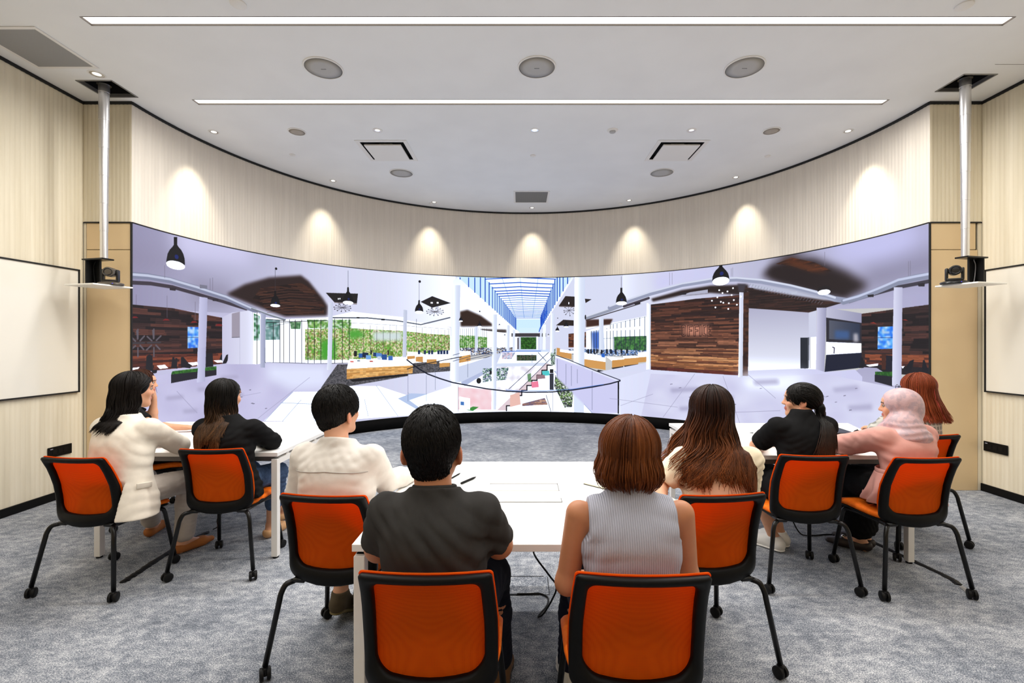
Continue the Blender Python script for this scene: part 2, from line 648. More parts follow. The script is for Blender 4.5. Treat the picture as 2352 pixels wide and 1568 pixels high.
for nm, lab, (a, b_, c, d), m_ in (('air_grille', 'large square perforated grey return air grille by the left wall', (-4.24, -3.76, 3.61, 4.10), M_PERF),
                                   ('air_grille', 'square grey air grille at the middle of the far end of the ceiling', (-0.08, 0.45, 7.52, 8.09), perforated('fine_grey_mesh', lin(112, 112, 112), lin(90, 90, 90), 60))):
    t = empty(nm, ((a + b_) / 2, (c + d) / 2, ZC), 0, lab, 'vent')
    hx, hy = (b_ - a) / 2, (d - c) / 2
    bm = bmesh.new()
    for q in ((-hx - 0.03, -hx, -hy - 0.03, hy + 0.03), (hx, hx + 0.03, -hy - 0.03, hy + 0.03), (-hx, hx, -hy - 0.03, -hy), (-hx, hx, hy, hy + 0.03)):
        add_box(bm, *q, -0.007, -0.0005, 0.002, 1)
    bm_obj('frame', bm, M_CEILW, t)
    bm = bmesh.new()
    add_box(bm, -hx, hx, -hy, hy, -0.004, -0.0005)
    bm_obj('mesh_panel', bm, m_, t)

M_LAMP = mat('downlight_lens', lin(255, 250, 240), 0.3, emit=(1.0, 0.95, 0.85, 1), estr=3.0)
M_LAMPLOW = mat('downlight_lens_dim', lin(235, 235, 235), 0.3, emit=(1.0, 0.97, 0.92, 1), estr=0.9)
REFL = mat('bright_reflector', lin(235, 235, 235), 0.2, 0.9)
DL = [(-3.543, 5.385, 1), (-2.82, 7.016, 1), (-1.496, 8.087, 1), (0.213, 8.428, 1), (1.866, 7.987, 1), (3.177, 6.867, 1), (3.774, 5.363, 1),
      (-1.638, 5.341, 0), (0.165, 5.341, 0), (1.963, 5.341, 0), (-3.837, 4.221, 0)]
ORD = ['first', 'second', 'third', 'fourth', 'fifth', 'sixth', 'seventh']
for i, (x, y, wash) in enumerate(DL):
    if wash:
        lab = 'small round recessed downlight washing the curved wall, ' + ORD[i] + ' from the left along it'
    else:
        lab = ['small round recessed downlight above the left air conditioning cassette', 'small lit round downlight midway between the two air conditioning cassettes',
               'small round recessed downlight above the right air conditioning cassette', 'small round recessed downlight between the left lift opening and the perforated grille'][i - 7]
    t = empty('downlight', (x, y, ZC), 0, lab, 'downlight', 'recessed downlights')
    r = 0.045 if i < 10 else 0.055
    bm = bmesh.new()
    add_lathe(bm, [(r + 0.012, 0.0), (r + 0.012, -0.003), (r, -0.004), (r, -0.0005)], sides=28, cap=False)
    bm_obj('trim_ring', bm, M_CEILW, t, angle=40)
    bm = bmesh.new()
    add_lathe(bm, [(r, -0.002), (r * 0.62, -0.0008)], sides=28, cap=False)
    bm_obj('reflector', bm, REFL, t, smooth=True)
    bm = bmesh.new()
    add_lathe(bm, [(r * 0.62, -0.0012), (0.001, -0.0022)], sides=28)
    bm_obj('lens', bm, M_LAMP if (wash or i == 8) else M_LAMPLOW, t, smooth=True)
    if wash:
        ang = math.atan2(y - CY, x - CX)
        tx, ty = CX + RW * math.cos(ang), CY + RW * math.sin(ang)
        spot_light('wall_wash_lamp', (x, y, ZC - 0.01), (tx, ty, ZC - 1.25), 84, 58, 1.0, (1, 0.91, 0.74))
for i, (px, py) in enumerate([(672, 355), (1224, 357), (1763, 358), (990, 467), (1425, 467), (547, 8), (2215, 12)]):
    Y = (ZC - 1.5) * 1070 / (785 - py)
    X = (px - 1195) * Y / 1070
    lab = ['white sprinkler cap left of the left air cassette', 'white sprinkler cap between the two air cassettes', 'white sprinkler cap right of the right air cassette',
           'tiny white sprinkler cap by the curved wall, left of the far grille', 'tiny white sprinkler cap by the curved wall, right of the far grille',
           'round white ceiling cap at the top edge of the picture, left of centre', 'round white ceiling cap at the top right corner'][i]
    bm = bmesh.new()
    rr = 0.036 if i < 5 else 0.055
    add_lathe(bm, [(rr, 0), (rr, -0.008), (rr - 0.006, -0.012), (0.001, -0.013)], (X, Y, ZC), sides=28)
    tag(bm_obj('sprinkler_cap', bm, M_CEILW, angle=40), lab, 'sprinkler', 'ceiling caps')
t = empty('smoke_detector', ((1407 - 1195) * 5.341 / 1070, 5.341, ZC), 0, 'round white detector beside the middle downlights, between lit downlight and right one', 'detector')
bm = bmesh.new()
add_lathe(bm, [(0.062, 0), (0.060, -0.008), (0.045, -0.014)], sides=32)
bm_obj('base', bm, M_CEILW, t, angle=40)
bm = bmesh.new()
add_lathe(bm, [(0.036, -0.014), (0.034, -0.026), (0.001, -0.03)], sides=32)
bm_obj('sensor', bm, M_GRILLE, t, angle=40)
DISP_W, DISP_H = 2880, 570
# drawing list of the picture shown on the display, in panel pixels: filled areas, gradients, textured areas, lines, ellipses, soft areas
PICTURE = [
('P',(196,194,226),[-7,-11,45,-16,120,-27,199,-38,281,-47,366,-56,455,-64,547,-70,643,-75,743,-78,845,-78,950,-76,1057,-72,1166,-65,1166,56,1166,177,1166,298,1166,419,1166,539,1166,660,1166,781,1166,902,1057,890,950,874,845,855,743,833,643,810,547,786,455,760,366,734,281,708,199,683,120,658,45,633,-7,617,-7,554,-7,491,-7,429,-7,366,-7,303,-7,240,-7,178,-7,115,-7,52]),
('G',(150,146,178),(214,216,242),0,[-7,-4,47,-6,126,-12,207,-18,293,-22,382,-24,475,-25,572,-23,672,-19,672,85,672,190,572,189,475,188,382,188,293,189,207,190,126,192,47,194,-7,194,-7,128,-7,62]),
('G',(214,216,242),(232,236,252),0,[661,-23,783,-23,909,-20,1039,-14,1171,-5,1171,213,1039,209,909,205,783,202,661,201,661,89]),
('S',(140,134,160),60,[-7,65,107,62,145,74,65,87,-7,98]),
('S',(206,204,238),50,[94,-16,180,-15,270,-11,364,-5,364,39,251,50,145,62]),
('S',(150,146,172),40,[171,104,298,108,298,172,171,173]),
('N',((30,20,24),(56,36,36),(84,50,44)),90,7,[-7,187,115,187,268,204,267,336,166,340,71,343,-7,346,-7,266]),
('N',((84,40,32),(128,64,44),(60,30,28)),70,6,[-7,300,57,302,136,305,267,305,267,336,166,340,71,343,-7,346]),
('G',(202,200,228),(226,228,248),0,[267,203,298,187,366,176,367,262,368,348,284,337,267,331]),
('P',(158,152,168),[298,190,324,183,324,260,298,261]),
('L',(40,40,50),1,[298,260,324,259]),
('L',(180,180,205),1,[324,183,324,262,324,340]),
('P',(246,250,255),[368,176,413,196,477,198,629,186,727,161,854,176,985,194,1120,214,1120,367,985,362,854,357,727,351,618,347,513,342,413,337,368,345,368,261]),
('N',((110,150,150),(170,195,200),(70,120,110)),16,16,[410,201,460,201,458,266,410,267]),
('N',((120,170,150),(210,230,235),(60,120,80)),14,14,[370,185,391,193,391,269,370,269]),
('N',((80,140,60),(150,190,110),(215,235,215)),14,12,[555,197,721,191,721,226,560,226]),
('N',((60,110,70),(130,170,130)),12,12,[495,207,534,205,531,230,498,230]),
('N',((110,176,66),(214,212,166),(176,186,112),(128,112,72),(232,230,200),(96,160,60)),8,8,[548,229,716,223,818,226,923,229,1044,241,1118,244,1118,308,923,331,812,336,705,340,548,337]),
('S',(70,160,50),14,[607,268,661,263,661,339,607,337]),
('S',(80,165,60),14,[705,231,749,228,783,252,716,263]),
('S',(210,225,225),12,[805,235,920,234,920,268,805,268]),
('P',(240,244,252),[721,161,827,168,935,176,932,193,825,190,721,188]),
('P',(236,240,250),[549,335,705,339,705,350,549,346]),
('L',(22,22,26),2,[381,180,381,262,381,344]),
('L',(22,22,26),2,[408,183,408,339]),
('L',(22,22,26),2,[436,213,436,339]),
('L',(22,22,26),2,[459,213,459,341]),
('L',(22,22,26),2,[472,200,472,341]),
('L',(22,22,26),2,[493,199,493,342]),
('L',(22,22,26),2,[513,199,513,344]),
('L',(22,22,26),2,[536,198,536,346]),
('L',(22,22,26),2,[559,197,559,347]),
('L',(22,22,26),2,[582,196,582,349]),
('L',(22,22,26),2,[606,195,606,350]),
('L',(22,22,26),2,[657,190,657,351]),
('L',(22,22,26),2,[686,189,686,351]),
('L',(22,22,26),2,[712,188,712,351]),
('L',(22,22,26),1,[767,219,767,312]),
('L',(22,22,26),1,[794,210,794,312]),
('L',(22,22,26),1,[819,212,819,312]),
('L',(22,22,26),1,[845,213,845,313]),
('L',(22,22,26),1,[872,206,872,313]),
('L',(22,22,26),1,[898,208,898,313]),
('L',(22,22,26),1,[979,181,979,308]),
('L',(22,22,26),1,[1002,215,1002,306]),
('L',(22,22,26),1,[1019,218,1019,306]),
('L',(22,22,26),1,[1039,220,1039,306]),
('L',(22,22,26),1,[1053,220,1053,303]),
('L',(22,22,26),1,[1068,220,1068,303]),
('L',(22,22,26),1,[1082,223,1082,303]),
('L',(22,22,26),1,[1096,223,1096,303]),
('L',(22,22,26),1,[1112,223,1112,304]),
('L',(30,30,36),2,[413,212,518,204,629,197]),
('L',(30,30,36),2,[413,201,477,203]),
('L',(40,40,46),1,[413,228,493,209]),
('L',(30,30,34),2,[408,338,493,342,581,349,712,351]),
('L',(60,60,68),1,[650,201,783,204,920,208,1117,220]),
('L',(92,98,112),5,[647,186,783,182,897,189,997,203,1117,172]),
('P',(30,30,34),[741,180,752,180,752,186,741,186]),
('P',(30,30,34),[837,183,851,183,851,190,837,190]),
('G',(176,172,208),(226,230,252),0,[-7,346,111,369,187,354,267,336,368,346,413,338,581,350,727,352,834,355,944,359,1056,362,1171,364,1171,484,1171,603,1171,723,1171,842,1062,835,954,826,848,812,746,797,646,779,550,760,457,739,368,718,282,696,200,674,121,652,45,631,-7,617,-7,549,-7,481,-7,414]),
('N',((190,186,222),(204,202,236),(182,178,214),(214,212,242)),60,10,[-7,366,65,357,163,348,267,337,352,341,441,344,533,348,629,351,607,433,462,476,437,559,413,640,388,718,298,692,211,667,128,642,48,617,-7,600,-7,522,-7,444]),
('S',(222,226,252),30,[413,342,521,346,634,351,639,438,503,437,413,392]),
('L',(150,148,180),1,[565,395,472,457,383,511]),
('L',(150,148,180),1,[128,400,189,465]),
('L',(160,158,190),1,[224,442,307,437,393,431]),
('P',(246,251,255),[405,521,508,440,661,453,705,435,828,443,961,494,1027,568,897,565,749,561,602,554,502,538]),
('L',(168,182,216),2,[817,440,903,564]),
('L',(168,182,216),2,[661,453,581,551]),
('L',(168,182,216),2,[534,469,467,533]),
('L',(168,182,216),2,[462,471,607,492]),
('L',(168,182,216),2,[771,489,786,555]),
('L',(168,182,216),2,[944,475,1015,549]),
('L',(168,182,216),2,[503,439,408,521]),
('P',(182,200,236),[903,496,956,479,1123,493,1111,510,961,506,1056,576,1027,575]),
('P',(236,244,255),[950,506,1135,454,1166,449,1166,628,1062,594]),
('S',(168,164,196),8,[94,411,145,412,149,421,98,419]),
('S',(168,164,196),8,[189,398,242,400,247,408,193,407]),
('S',(168,164,196),8,[261,372,316,373,321,380,265,379]),
('S',(168,164,196),8,[145,451,189,455,189,463,149,459]),
('S',(168,164,196),8,[298,426,335,428,338,435,302,433]),
('P',(110,108,130),[361,460,368,460,369,462,361,462]),
('P',(110,108,130),[366,462,373,462,374,464,366,464]),
('P',(110,108,130),[408,482,415,482,415,484,408,484]),
('P',(110,108,130),[270,457,276,457,277,459,270,458]),
('P',(110,108,130),[326,437,332,437,333,439,326,439]),
('P',(110,108,130),[354,419,361,418,361,421,354,420]),
('P',(110,108,130),[242,444,249,444,249,446,242,446]),
('N',((58,58,64),(84,82,88),(100,98,104)),10,5,[606,435,668,354,806,357,950,359,1120,349,1120,394,947,403,944,409,827,424,713,436]),
('P',(250,252,255),[703,372,713,335,834,346,965,334,965,367,831,370]),
('N',((214,160,92),(226,176,108),(198,142,76)),50,5,[703,372,831,370,965,367,963,399,830,405,703,410]),
('P',(24,22,24),[713,412,827,407,944,401,944,407,834,415,727,421]),
('P',(40,90,170),[749,316,766,317,766,332,749,332]),
('P',(24,40,70),[763,313,786,314,786,332,763,331]),
('P',(120,170,230),[777,323,797,324,797,340,777,339]),
('P',(30,60,110),[805,313,822,315,822,328,805,328]),
('P',(90,140,210),[817,315,839,317,839,332,817,332]),
('P',(40,80,150),[839,321,860,322,860,343,839,342]),
('P',(60,110,190),[865,327,883,328,883,345,865,345]),
('P',(30,30,34),[731,306,742,307,742,327,731,327]),
('P',(40,50,40),[794,304,801,305,801,320,794,320]),
('P',(50,40,30),[862,304,868,306,868,324,862,324]),
('P',(200,215,230),[822,328,836,329,836,342,822,341]),
('P',(90,120,40),[874,310,886,312,886,327,874,327]),
('P',(190,90,80),[791,344,805,345,805,350,791,349]),
('P',(220,100,90),[716,343,730,344,730,349,716,348]),
('P',(90,110,120),[743,341,755,342,755,346,743,346]),
('P',(248,250,255),[941,311,1003,317,1003,332,941,331]),
('P',(206,150,84),[941,330,973,329,973,340,941,343]),
('P',(246,248,252),[973,329,1042,321,1042,330,1003,333]),
('P',(206,150,84),[976,333,1006,332,1006,356,976,352]),
('P',(248,250,255),[1012,338,1074,333,1117,328,1117,343,1074,348]),
('P',(204,150,84),[1021,344,1062,344,1062,363,1021,361]),
('P',(210,154,86),[1074,360,1117,357,1117,375,1074,378]),
('P',(246,248,252),[1074,345,1120,341,1120,359,1074,360]),
('P',(30,50,90),[985,307,994,306,994,323,985,323]),
('P',(30,50,90),[1009,308,1018,306,1018,324,1009,323]),
('P',(30,50,90),[1027,308,1036,307,1036,324,1027,324]),
('P',(30,50,90),[1039,308,1048,307,1048,324,1039,324]),
('P',(30,50,90),[1065,308,1075,307,1075,324,1065,324]),
('P',(30,50,90),[1077,308,1087,307,1087,324,1077,324]),
('P',(30,50,90),[1089,308,1099,307,1099,324,1089,324]),
('P',(30,50,90),[1102,308,1111,307,1111,324,1102,324]),
('S',(44,30,30),9,[281,135,340,100,422,69,534,48,562,65,614,121,631,146,629,180,477,190,364,158]),
('N',((32,20,20),(64,38,30),(46,28,26)),70,4,[366,141,393,105,534,73,581,93,618,141,618,174,483,186,413,169]),
('L',(104,68,54),1,[383,121,483,98,570,92]),
('L',(104,68,54),1,[387,128,487,106,575,101]),
('L',(104,68,54),1,[391,136,491,114,580,110]),
('L',(104,68,54),1,[395,143,495,122,584,119]),
('L',(104,68,54),1,[399,150,499,131,589,128]),
('L',(104,68,54),1,[403,158,503,139,594,137]),
('L',(104,68,54),1,[407,165,507,147,599,147]),
('L',(104,68,54),1,[411,173,511,156,604,156]),
('L',(104,68,54),1,[415,180,515,164,608,165]),
('L',(62,54,66),9,[-7,137,52,132,115,133,180,142,270,157,345,173]),
('P',(48,42,52),[107,135,126,134,124,142,107,142]),
('P',(48,42,52),[237,152,255,150,255,158,237,158]),
('L',(128,132,158),15,[-7,120,44,116,107,117,189,128,279,145,374,176]),
('L',(196,202,226),6,[-7,118,44,114,107,114,189,125,279,142,364,170]),
('L',(120,126,140),6,[364,171,422,187,477,200]),
('L',(206,212,228),2,[364,168,422,184,477,197]),
('L',(110,104,124),1,[92,82,92,113]),
('L',(110,104,124),1,[229,96,229,128]),
('L',(110,104,124),1,[237,93,237,128]),
('L',(110,104,124),1,[11,163,11,186]),
('L',(110,104,124),1,[99,157,99,212]),
('L',(110,104,124),1,[183,165,183,215]),
('G',(206,206,238),(176,176,210),0,[196,150,221,151,219,228,216,305,214,382,188,383,190,306,193,228]),
('P',(120,120,140),[197,117,220,117,220,126,197,127]),
('G',(186,190,216),(150,156,186),0,[393,181,411,186,409,270,408,354,392,353,392,267]),
('G',(226,230,248),(198,204,228),0,[634,132,651,131,649,252,646,373,629,373,632,253]),
('G',(214,220,240),(188,196,220),0,[926,145,941,147,938,334,922,334]),
('G',(232,240,255),(200,212,240),0,[1126,47,1166,38,1165,169,1163,301,1162,432,1118,429,1120,302,1123,174]),
('P',(236,242,255),[1117,10,1171,20,1171,56,1126,47]),
('N',((40,110,235),(90,170,250),(180,215,250)),14,12,[160,233,193,233,192,289,160,290]),
('L',(20,30,80),1,[160,261,192,261]),
('L',(94,88,98),4,[16,265,16,244]),
('L',(94,88,98),4,[22,270,34,259]),
('L',(94,88,98),4,[9,271,-3,261]),
('L',(94,88,98),4,[22,281,32,291]),
('L',(94,88,98),4,[9,282,-5,292]),
('L',(94,88,98),4,[16,287,16,307]),
('L',(94,88,98),4,[15,266,13,247]),
('L',(60,56,64),4,[-2,276,34,275]),
('L',(94,88,98),4,[61,264,61,242]),
('L',(94,88,98),4,[68,269,81,258]),
('L',(94,88,98),4,[55,270,42,260]),
('L',(94,88,98),4,[67,281,78,291]),
('L',(94,88,98),4,[54,281,40,292]),
('L',(94,88,98),4,[61,287,61,308]),
('L',(94,88,98),4,[60,265,58,245]),
('L',(60,56,64),4,[43,275,80,274]),
('P',(120,30,34),[-3,219,4,214,12,214,18,217]),
('P',(120,30,34),[86,220,93,215,101,215,108,219]),
('P',(120,30,34),[168,223,175,217,184,217,191,221]),
('P',(120,30,34),[245,228,252,222,261,222,269,227]),
('P',(28,26,34),[38,342,40,308,48,303,57,307,59,344]),
('P',(28,26,34),[54,342,71,341,69,349,57,350]),
('P',(28,26,34),[111,339,115,312,120,312,130,342]),
('P',(28,26,34),[120,340,124,314,130,316,128,342]),
('P',(28,26,34),[140,339,140,313,147,312,171,339,167,343]),
('P',(28,26,34),[154,338,154,323,162,327,173,339]),
('P',(28,26,34),[267,336,280,311,286,309,285,326,280,335]),
('P',(28,26,34),[256,331,264,309,267,309,267,331]),
('P',(28,26,34),[215,343,216,305,237,305,239,342]),
('P',(250,240,246),[-3,333,21,332,13,341,-6,340]),
('P',(250,240,246),[69,331,93,330,103,339,78,340]),
('P',(250,240,246),[160,328,189,327,192,335,175,337]),
('P',(250,240,246),[239,325,265,325,270,332,251,332]),
('N',((34,84,30),(60,120,44)),8,8,[112,353,115,348,249,342,249,354,112,358]),
('P',(34,32,42),[111,356,249,352,249,367,111,378]),
('G',(206,206,238),(176,176,210),0,[196,289,215,289,213,382,188,383]),
('P',(28,24,28),[624,99,746,93,742,129,656,130]),
('P',(150,140,146),[656,130,742,129,742,134,656,133]),
('P',(28,24,28),[1044,86,1121,112,1044,133,996,111]),
('L',(40,38,46),1,[655,148,718,149]),
('E',(30,28,34),[655,148,2,2]),
('E',(30,28,34),[718,149,2,2]),
('L',(40,38,46),1,[662,141,712,156]),
('E',(30,28,34),[662,141,2,2]),
('E',(30,28,34),[712,156,2,2]),
('L',(40,38,46),1,[675,136,699,160]),
('E',(30,28,34),[675,136,2,2]),
('E',(30,28,34),[699,160,2,2]),
('L',(40,38,46),1,[691,135,682,162]),
('E',(30,28,34),[691,135,2,2]),
('E',(30,28,34),[682,162,2,2]),
('L',(40,38,46),1,[706,136,667,160]),
('E',(30,28,34),[706,136,2,2]),
('E',(30,28,34),[667,160,2,2]),
('L',(40,38,46),1,[716,142,657,155]),
('E',(30,28,34),[716,142,2,2]),
('E',(30,28,34),[657,155,2,2]),
('L',(40,38,46),1,[671,118,671,149]),
('E',(255,255,255),[671,117,2,3]),
('L',(40,38,46),1,[677,117,677,149]),
('E',(255,255,255),[677,116,2,3]),
('L',(40,38,46),1,[694,116,694,148]),
('E',(255,255,255),[694,115,2,3]),
('L',(40,38,46),1,[699,116,699,148]),
('E',(255,255,255),[699,115,2,3]),
('L',(40,38,46),1,[1021,148,1090,151]),
('E',(30,28,34),[1021,148,2,2]),
('E',(30,28,34),[1090,151,2,2]),
('L',(40,38,46),1,[1028,141,1083,158]),
('E',(30,28,34),[1028,141,2,2]),
('E',(30,28,34),[1083,158,2,2]),
('L',(40,38,46),1,[1042,135,1068,163]),
('E',(30,28,34),[1042,135,2,2]),
('E',(30,28,34),[1068,163,2,2]),
('L',(40,38,46),1,[1060,134,1050,165]),
('E',(30,28,34),[1060,134,2,2]),
('E',(30,28,34),[1050,165,2,2]),
('L',(40,38,46),1,[1077,137,1034,162]),
('E',(30,28,34),[1077,137,2,2]),
('E',(30,28,34),[1034,162,2,2]),
('L',(40,38,46),1,[1088,143,1023,156]),
('E',(30,28,34),[1088,143,2,2]),
('E',(30,28,34),[1023,156,2,2]),
('L',(40,38,46),1,[1039,114,1039,150]),
('E',(255,255,255),[1039,113,2,4]),
('L',(40,38,46),1,[1044,114,1044,150]),
('E',(255,255,255),[1044,113,2,4]),
('L',(40,38,46),1,[1064,113,1064,149]),
('E',(255,255,255),[1064,112,2,4]),
('L',(40,38,46),1,[1068,113,1068,149]),
('E',(255,255,255),[1068,112,2,4]),
('E',(16,15,20),[446,37,4,4]),
('E',(16,15,20),[992,29,5,5]),
('P',(16,15,20),[129,3,129,23,133,28,141,34,147,43,151,55,152,68,152,71,96,80,96,77,98,65,101,51,107,40,115,31,119,25,119,5]),
('E',(252,253,255),[124,76,28,11]),
('E',(20,34,104),[127,54,6,6]),
('L',(60,60,75),1,[443,39,443,109]),
('P',(16,15,20),[446,108,446,122,449,125,453,130,457,136,459,145,460,154,460,155,427,158,427,156,428,147,430,138,433,131,438,126,440,122,440,109]),
('E',(252,253,255),[443,156,17,5]),
('E',(20,34,104),[445,147,4,3]),
('L',(60,60,75),1,[708,11,708,72]),
('P',(16,15,20),[711,72,712,88,715,92,720,97,724,105,727,115,728,126,728,128,688,130,688,128,689,118,692,107,696,99,701,93,704,88,705,72]),
('E',(252,253,255),[708,129,20,7]),
('E',(20,34,104),[710,115,4,4]),
('L',(60,60,75),1,[990,29,990,104]),
('P',(16,15,20),[993,104,993,118,996,122,1000,127,1004,133,1006,142,1007,151,1007,153,973,154,973,152,973,143,976,134,979,127,984,122,986,118,987,105]),
('E',(252,253,255),[990,153,17,6]),
('E',(20,34,104),[991,141,4,3]),
('P',(222,228,248),[1141,0,1267,-4,1395,-6,1523,-6,1650,-3,1650,154,1650,312,1523,312,1395,312,1267,312,1141,311,1141,156]),
('G',(232,236,252),(238,242,254),1,[1130,23,1223,91,1316,161,1411,233,1401,312,1265,312,1130,311,1130,167]),
('P',(216,220,244),[1492,234,1560,111,1628,-9,1745,-10,1860,-9,1973,-6,1973,99,1973,204,1867,240,1760,278,1650,317,1492,318]),
('P',(206,238,255),[1152,0,1272,-4,1392,-6,1513,-6,1633,-4,1563,114,1492,234,1411,234,1324,154,1238,76]),
('P',(232,248,255),[1267,2,1417,-1,1567,0,1499,176,1400,176]),
('G',(226,234,255),(244,248,255),1,[1130,18,1152,3,1238,77,1325,154,1412,232,1412,235,1318,170,1223,107,1130,45]),
('G',(226,234,255),(244,248,255),1,[1633,0,1644,0,1568,118,1492,237,1490,232,1562,115]),
('L',(34,84,206),4,[1267,7,1412,-3,1566,6]),
('L',(34,84,206),4,[1283,27,1412,19,1558,27]),
('L',(34,84,206),4,[1296,44,1412,37,1551,43]),
('L',(34,84,206),4,[1308,58,1412,52,1545,58]),
('L',(34,84,206),4,[1316,69,1412,63,1541,69]),
('L',(34,84,206),4,[1324,79,1412,74,1537,79]),
('L',(34,84,206),2,[1332,88,1412,84,1533,89]),
('L',(34,84,206),2,[1339,97,1412,93,1530,97]),
('L',(34,84,206),2,[1345,106,1412,103,1526,106]),
('L',(34,84,206),2,[1352,114,1412,111,1523,114]),
('L',(34,84,206),2,[1358,123,1412,120,1520,123]),
('L',(34,84,206),2,[1364,130,1412,128,1517,130]),
('L',(34,84,206),2,[1370,137,1412,135,1514,137]),
('L',(34,84,206),2,[1374,143,1412,142,1512,143]),
('L',(34,84,206),2,[1379,149,1412,148,1509,149]),
('L',(34,84,206),2,[1383,155,1412,154,1507,155]),
('L',(34,84,206),2,[1388,160,1412,160,1505,160]),
('L',(34,84,206),2,[1392,166,1412,165,1503,166]),
('L',(34,84,206),2,[1396,171,1412,171,1500,171]),
('L',(20,70,190),4,[1160,5,1160,10]),
('L',(20,70,190),4,[1196,4,1196,41]),
('L',(20,70,190),4,[1222,3,1222,64]),
('L',(20,70,190),4,[1246,2,1246,85]),
('L',(20,70,190),4,[1266,2,1266,102]),
('L',(20,70,190),4,[1283,21,1283,117]),
('L',(20,70,190),3,[1297,40,1297,130]),
('L',(20,70,190),3,[1308,54,1308,139]),
('L',(20,70,190),3,[1317,67,1317,148]),
('L',(20,70,190),3,[1326,79,1326,156]),
('L',(20,70,190),3,[1334,89,1334,163]),
('L',(20,70,190),3,[1342,99,1342,170]),
('L',(20,70,190),3,[1349,108,1349,176]),
('L',(20,70,190),3,[1355,116,1355,181]),
('L',(20,70,190),3,[1361,124,1361,187]),
('L',(20,70,190),3,[1367,132,1367,192]),
('L',(20,70,190),3,[1372,139,1372,197]),
('L',(20,70,190),3,[1378,147,1378,202]),
('L',(20,70,190),3,[1383,154,1383,207]),
('L',(20,70,190),3,[1388,161,1388,212]),
('L',(20,70,190),3,[1393,167,1393,216]),
('L',(20,70,190),3,[1397,173,1397,220]),
('L',(20,70,190),4,[1617,2,1617,26]),
('L',(20,70,190),4,[1598,1,1598,57]),
('L',(20,70,190),4,[1584,1,1584,80]),
('L',(20,70,190),4,[1573,1,1573,99]),
('L',(20,70,190),4,[1563,9,1563,115]),
('L',(20,70,190),4,[1555,31,1555,129]),
('L',(20,70,190),3,[1547,50,1547,141]),
('L',(20,70,190),3,[1541,66,1541,151]),
('L',(20,70,190),3,[1535,81,1535,161]),
('L',(20,70,190),3,[1530,94,1530,169]),
('L',(20,70,190),3,[1526,106,1526,177]),
('L',(20,70,190),3,[1522,116,1522,183]),
('L',(20,70,190),3,[1518,127,1518,190]),
('L',(20,70,190),3,[1515,136,1515,196]),
('L',(20,70,190),3,[1511,144,1511,201]),
('L',(20,70,190),3,[1508,152,1508,206]),
('L',(20,70,190),3,[1505,159,1505,211]),
('L',(20,70,190),3,[1503,167,1503,215]),
('P',(40,96,210),[1492,234,1526,136,1533,142,1500,227]),
('P',(214,240,252),[1411,213,1492,213,1492,234,1411,234]),
('L',(70,110,190),1,[1338,1,1398,171]),
('L',(70,110,190),1,[1415,0,1432,171]),
('L',(70,110,190),1,[1492,1,1467,171]),
('S',(48,30,24),6,[1160,147,1191,139,1248,163,1294,196,1296,206,1163,208]),
('S',(70,60,58),4,[1250,219,1355,221,1358,233,1299,237,1250,227]),
('P',(240,248,252),[1158,212,1267,225,1378,238,1378,312,1158,311]),
('N',((70,140,50),(130,180,90),(210,228,200)),8,10,[1158,245,1225,247,1225,303,1158,303]),
('N',((70,140,50),(130,180,90),(210,228,200)),8,10,[1235,250,1275,253,1275,298,1235,299]),
('L',(28,34,34),1,[1162,217,1162,303]),
('L',(28,34,34),1,[1170,217,1170,303]),
('L',(28,34,34),1,[1179,217,1179,303]),
('L',(28,34,34),1,[1187,217,1187,303]),
('L',(28,34,34),1,[1196,216,1196,303]),
('L',(28,34,34),1,[1204,216,1204,303]),
('L',(28,34,34),1,[1213,216,1213,303]),
('L',(28,34,34),1,[1221,216,1221,303]),
('L',(28,34,34),1,[1230,216,1230,303]),
('L',(28,34,34),1,[1238,216,1238,303]),
('L',(28,34,34),1,[1247,216,1247,303]),
('L',(28,34,34),1,[1255,216,1255,303]),
('L',(28,34,34),1,[1263,216,1263,304]),
('L',(28,34,34),1,[1272,216,1272,304]),
('N',((60,70,90),(200,210,225),(130,100,70),(240,244,250),(40,60,120)),9,5,[1158,298,1273,297,1389,296,1389,318,1276,325,1163,331]),
('P',(246,250,255),[1156,311,1205,312,1205,329,1156,334]),
('N',((212,158,88),(198,140,74)),30,4,[1156,335,1204,326,1204,354,1156,364]),
('N',((90,90,100),(150,150,165)),10,6,[1158,364,1202,355,1299,329,1299,346,1163,390]),
('P',(60,56,64),[1378,236,1526,236,1526,251,1378,251]),
('N',((30,80,24),(54,112,40),(22,60,20)),9,8,[1418,253,1484,253,1484,304,1418,304]),
('P',(96,90,100),[1403,255,1417,255,1417,304,1403,304]),
('P',(206,222,250),[1401,304,1537,304,1537,315,1395,315]),
('N',((70,38,28),(110,64,44),(46,26,24)),30,5,[1621,239,1698,231,1698,296,1621,296]),
('P',(238,244,255),[1695,228,1795,196,1946,169,1946,315,1822,316,1695,317]),
('N',((50,110,50),(90,150,80),(40,70,60)),9,12,[1811,252,1946,249,1946,312,1811,314]),
('S',(70,110,200),8,[1717,233,1762,228,1767,303,1723,303]),
('L',(34,44,60),2,[1717,228,1717,316]),
('L',(34,44,60),2,[1728,228,1728,316]),
('L',(34,44,60),2,[1738,225,1738,316]),
('L',(34,44,60),2,[1749,223,1749,316]),
('L',(34,44,60),2,[1781,217,1781,315]),
('L',(34,44,60),2,[1795,204,1795,315]),
('L',(34,44,60),2,[1808,201,1808,315]),
('L',(34,44,60),2,[1823,199,1823,315]),
('L',(34,44,60),2,[1840,194,1840,315]),
('L',(34,44,60),2,[1858,188,1858,315]),
('L',(34,44,60),2,[1876,183,1876,315]),
('L',(34,44,60),2,[1895,180,1895,314]),
('L',(34,44,60),2,[1916,176,1916,314]),
('L',(34,44,60),2,[1936,173,1936,314]),
